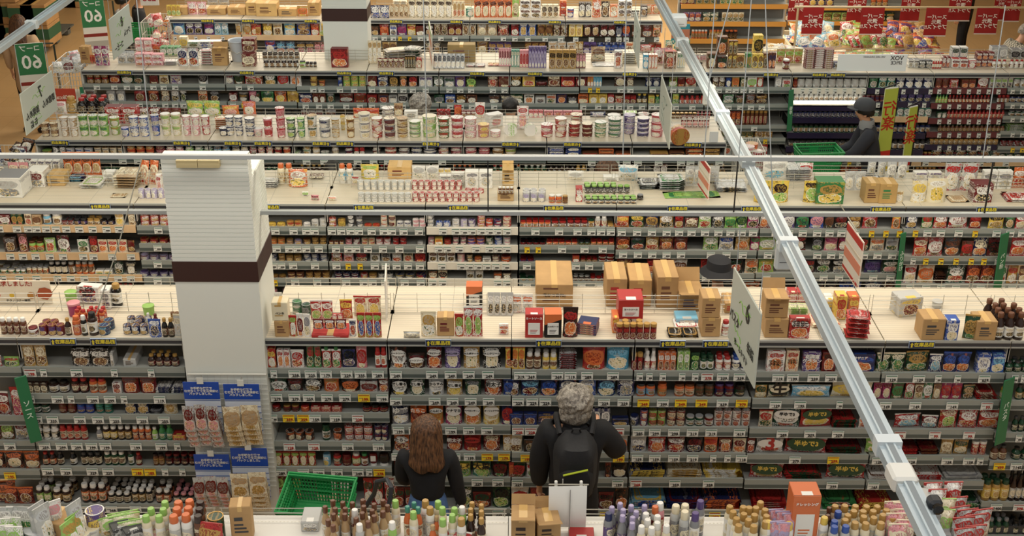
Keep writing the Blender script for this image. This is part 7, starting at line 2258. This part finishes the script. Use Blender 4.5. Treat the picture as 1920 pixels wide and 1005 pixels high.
wire_rack((X0 + X1) / 2, 17.35, X1 - X0, .5, .8, 1.5, 'white wire rack of red bags near the top left'); 
for r in range(3): pile(4, X0 + .05, X1 - .05, 17.15 + r * .15, 17.2 + r * .15, 1.05 + r * .14, [['red', 'wht', 'pink'], ['pink', 'red', 'wht'], ['dred', 'wht', 'org']], 'red_snack_bag', 'heaped in red bag rack', .15, .2)
X0, X1 = at_Y(0, 270, 11.6).x, at_Y(47, 270, 11.6).x
wire_rack((X0 + X1) / 2 - .1, 11.75, X1 - X0 + .2, .6, 1.1, 1.5, 'white wire rack of dark packs at the left edge'); pile(6, X0 - .1, X1 - .03, 11.5, 12, 1.44, [['navy', 'wht', 'blk'], ['blk', 'brn', 'wht']], 'dark_snack_pack', 'heaped in left edge rack', .13, .17); pile(5, X0 - .1, X1 - .03, 11.5, 11.9, 1.36, [['dred', 'wht', 'blk'], ['navy', 'lgry', 'wht']], 'dark_snack_pack', 'heaped in left edge rack', .13, .17)
X0, X1 = at_Y(1385, 290, 11.7).x, at_Y(1430, 290, 11.7).x
wire_rack((X0 + X1) / 2, 11.8, X1 - X0, .4, 1.2, 1.62, 'white wire rack of noodle bowls at the end of the cup deck')
for i, (cs, n) in enumerate(((['wht', 'pink', 'lgry'], 2), (['org', 'red', 'gold'], 2), (['pink', 'red', 'wht'], 4), (['lpur', 'pink', 'wht'], 3))):
    make_item('w', X0 + .02 + .05 * i, X0 + .15 + .05 * i, 11.62 + .08 * (i % 2), 1.5 if n < 3 else 1.3, .0, 1, cs, {'H': .075 * n, 's': n}, False, 'in bowl rack', None, .35)
b = MB(); m = mat('wht', .4); P = at_Z(1270, 245, ZD + .12)
o = link('instant_noodle_bowl', proto('w', .19, .11, .19, ['org', 'red', 'gold'], True, 'instant_noodle_bowl', {})[0], None, (P.x, P.y, ZD + .11)); o.rotation_euler = (R(100), 0, R(10)); link('lid', proto('w', .19, .11, .19, ['org', 'red', 'gold'], True, 'instant_noodle_bowl', {})[1][0][1], o); tag(o, 'large yellow and red noodle bowl lying on its side near the track', 'bowl')
for q, (x, y) in enumerate(((960, 240), (993, 240))):
    P = at_Z(x, y, ZD + .06); o = link('white_bowl', proto('w', .13, .075, .13, ['wht', 'lgrn', 'wht'], True, 'white_bowl', {})[0], None, (P.x, P.y, ZD + .065)); o.rotation_euler = (R(95), 0, R(-12 + 20 * q)); tag(o, 'white noodle bowl lying on its side, %s one on the cup deck' % ('left' if q == 0 else 'right'), 'bowl')
P = at_Z(455, 118, ZD); o = empty('bucket', (P.x - 0.06, P.y + .12, ZD)); tag(o, 'white plastic bucket with wire handle on the far deck', 'bucket'); b = MB(); b.lathe([(.085, 0), (.112, .23), (.12, .235), (.115, .25), (.1, .24), (.08, .02)], mat('b9bfc6', .4), 20, None, 1, False); b.build('body', o, smooth=True); b = MB(); b.tube([(-.115, 0, .22), (-.08, -.08, .14), (0, -.118, .11), (.08, -.08, .14), (.115, 0, .22)], .004, G['wire']); b.build('handle', o)
gbox = mat('2f5a40', .7); tbox = mat('b08a5c', .75, noise=.15, nscale=5)
def store_box(X, Y, z, w, d, h, lab, rz=0):
    o = empty('storage_carton', (X, Y, z)); o.rotation_euler = (0, 0, rz); tag(o, lab, 'carton', 'cartons stacked in the upper left corner'); b = MB(); b.cbox(w, d, h, .01, tbox); b.build('box_body', o); b = MB(); b.box(-w / 2 - .002, w / 2 + .002, -d / 2 - .002, d / 2 + .002, h * .35, h * .85, gbox); b.build('green_band', o); b = MB(); b.box(-.03, .03, -d / 2, d / 2, h, h + .002, plain('c8a468', .4)); b.build('packing_tape', o)
for i, (px, n, dy) in enumerate(((5, 3, 0), (33, 3, 0), (61, 2, -.1), (84, 2, -.1), (20, 3, .9), (50, 3, .9))):
    P = at_Y(px, 85, 21.3 + dy)
    for k in range(n): store_box(P.x, 21.3 + dy, .13 + k * .36, .42 if i < 4 else .4, .6, .355, 'tan and green carton, %s of its stack, %s stack from the left' % (('lowest', 'second', 'topmost')[k] if n == 3 else ('lowest', 'topmost')[k], ordn(i + 1)) + (' in back' if i > 3 else ''))
b = MB(); A, Bq = at_Y(-10, 85, 21.3), at_Y(98, 85, 21.3)
for k in range(3): b.box(A.x, Bq.x, 20.95 + k * .6, 21.1 + k * .6, .02, .12, mat('5c5f5c', .6))
b.box(A.x, Bq.x, 20.95, 22.5, .1, .128, mat('5c5f5c', .6)); tag(b.build('pallet'), 'low grey pallet under the green banded cartons', 'pallet')
for i, px in enumerate((128, 152)):
    P = at_Y(px, 20, 24.5)
    for k in range(2): store_box(P.x, 24.5, k * .36 + .0, .5, .5, .355, 'tan and green carton, %s one by the far wall, %s from the left' % (('lower', 'upper')[k], ('first', 'second')[i]))
# bins with bagged goods and red hanging banners
X0, X1 = at_Y(1488, 75, 18.0).x, at_Y(1765, 75, 18.0).x; o = empty('sales_bin', ((X0 + X1) / 2, 18.2, 0)); tag(o, 'long low sales bin heaped with bagged goods under the red banners', 'bin'); w_ = X1 - X0
b = MB(); b.box(-w_ / 2, w_ / 2, -.95, .95, .1, .78, mat('c9a878', .6)); b.build('body', o); b = MB()
for a, c, d_, e_ in ((-w_ / 2, w_ / 2, -.97, -.93), (-w_ / 2, w_ / 2, .93, .97), (-w_ / 2, -w_ / 2 + .04, -.95, .95), (w_ / 2 - .04, w_ / 2, -.95, .95)): b.box(a, c, d_, e_, .78, .9, mat('d6c8aa', .5))
b.build('rim', o); b = MB(); b.box(-w_ / 2 + .05, w_ / 2 - .05, -.9, .9, 0, .1, G['plinth']); b.build('plinth', o)
for nm, xa, xb, cl in (('left', 0, .33, [['lblu', 'wht', 'blu'], ['cream', 'org', 'yel'], ['lblu', 'lgry', 'cream']]), ('middle', .33, .66, [['lgrn', 'org', 'dgrn'], ['red', 'wht', 'grn'], ['gold', 'lgrn', 'tan']]), ('right', .66, 1, [['pur', 'org', 'blu'], ['org', 'pur', 'yel'], ['tan', 'gold', 'pur']])):
    for r in range(5): pile(12, X0 + w_ * xa + .1, X0 + w_ * xb - .08, 17.4 + r * .32, 17.6 + r * .32, .8 + .06 * (r % 2) + (.12 if r in (1, 2, 3) else 0), cl, 'bagged_snack', 'heaped at %s of sales bin' % nm, .19, .23)
for r in range(3): pile(6, at_Y(1440, 90, 16).x, at_Y(1500, 90, 16).x, 15.5 + .2 * r, 15.6 + .2 * r, ZD - .35, [['cream', 'gold', 'wht'], ['lgry', 'cream', 'org']], 'bagged_snack', 'in front basket of sales bin', .2, .25)
X0, X1 = at_Y(1435, 85, 16).x, at_Y(1505, 85, 16).x; wire_rack((X0 + X1) / 2, 15.75, X1 - X0, .62, 1.1, 1.42, 'white wire rack of bread bags behind the yellow boxes')
def tube_rail(x0, x1, y, Y, lab):
    A, Bq = at_Y(x0, y, Y), at_Y(x1, y, Y); b = MB(); b.tube([A, (Bq.x, Y, A.z)], .018, mat('c4b08a', .4), 8)
    for x in (A.x + .05, Bq.x - .05): b.tube([(x, Y, A.z), (x, Y, 0)], .016, mat('c4b08a', .4), 8)
    tag(b.build('banner_frame'), lab, 'frame'); return A.z
def banner(px0, px1, y0, y1, Y, lab, zt):
    A, Bq = at_Y(px0, y0, Y), at_Y(px1, y0, Y); zb_ = at_Y(px0, y1, Y).z; W_ = Bq.x - A.x; h = zt - zb_; o = empty('red_banner', ((A.x + Bq.x) / 2, Y - .025, zb_)); tag(o, lab, 'banner', 'red banners over the sales bins')
    b = MB(); fr, bk_ = [], []
    for j in range(7):
        for i in range(7): x = W_ * (i / 6 - .5); y = .006 * math.sin(i * 1.3 + j * .9 + px0); fr.append((x, y, h * j / 6)); bk_.append((x, y + .003, h * j / 6))
    b.shell(fr, bk_, 6, 6, mat('9c1c1c', .55)); b.build('cloth', o, smooth=True); q = MB(); q.box(-W_ / 2, W_ / 2, -.012, -.009, 0, h * .035, mat('d8cfc8', .6)); q.build('hem_strip', o)
    text('スーパー\n還元\nプライス!!', W_ * .225, plain('f0e6dc', .5), o, (0, -.014, h * .5), mirror=True, bold=.02)
zt = tube_rail(1490, 1960, 13, 17.45, 'tan tube frame carrying the front red banners')
for i, (a, c, y1) in enumerate(((1506, 1545, 64), (1616, 1659, 64), (1737, 1779, 67), (1832, 1874, 63))): banner(a, c, 13, y1, 17.45, 'red banner with white mirrored lettering, %s of the front row' % ordn(i + 1), zt)
zt = tube_rail(1470, 1960, -22, 18.9, 'tan tube frame carrying the rear red banners')
for i, (a, c, y1) in enumerate(((1481, 1519, 39), (1592, 1627, 43), (1693, 1729, 40), (1783, 1825, 39), (1868, 1893, 38), (1889, 1919, 40))): banner(a, c, -20, y1, 18.9 if i != 4 else 19.1, 'red banner with white mirrored lettering, %s of the rear row' % ordn(i + 1), zt)
# ------------------------------------------------------------------ words for everything
label_items(); label_stock()
bpy.data.scenes.remove(TS)
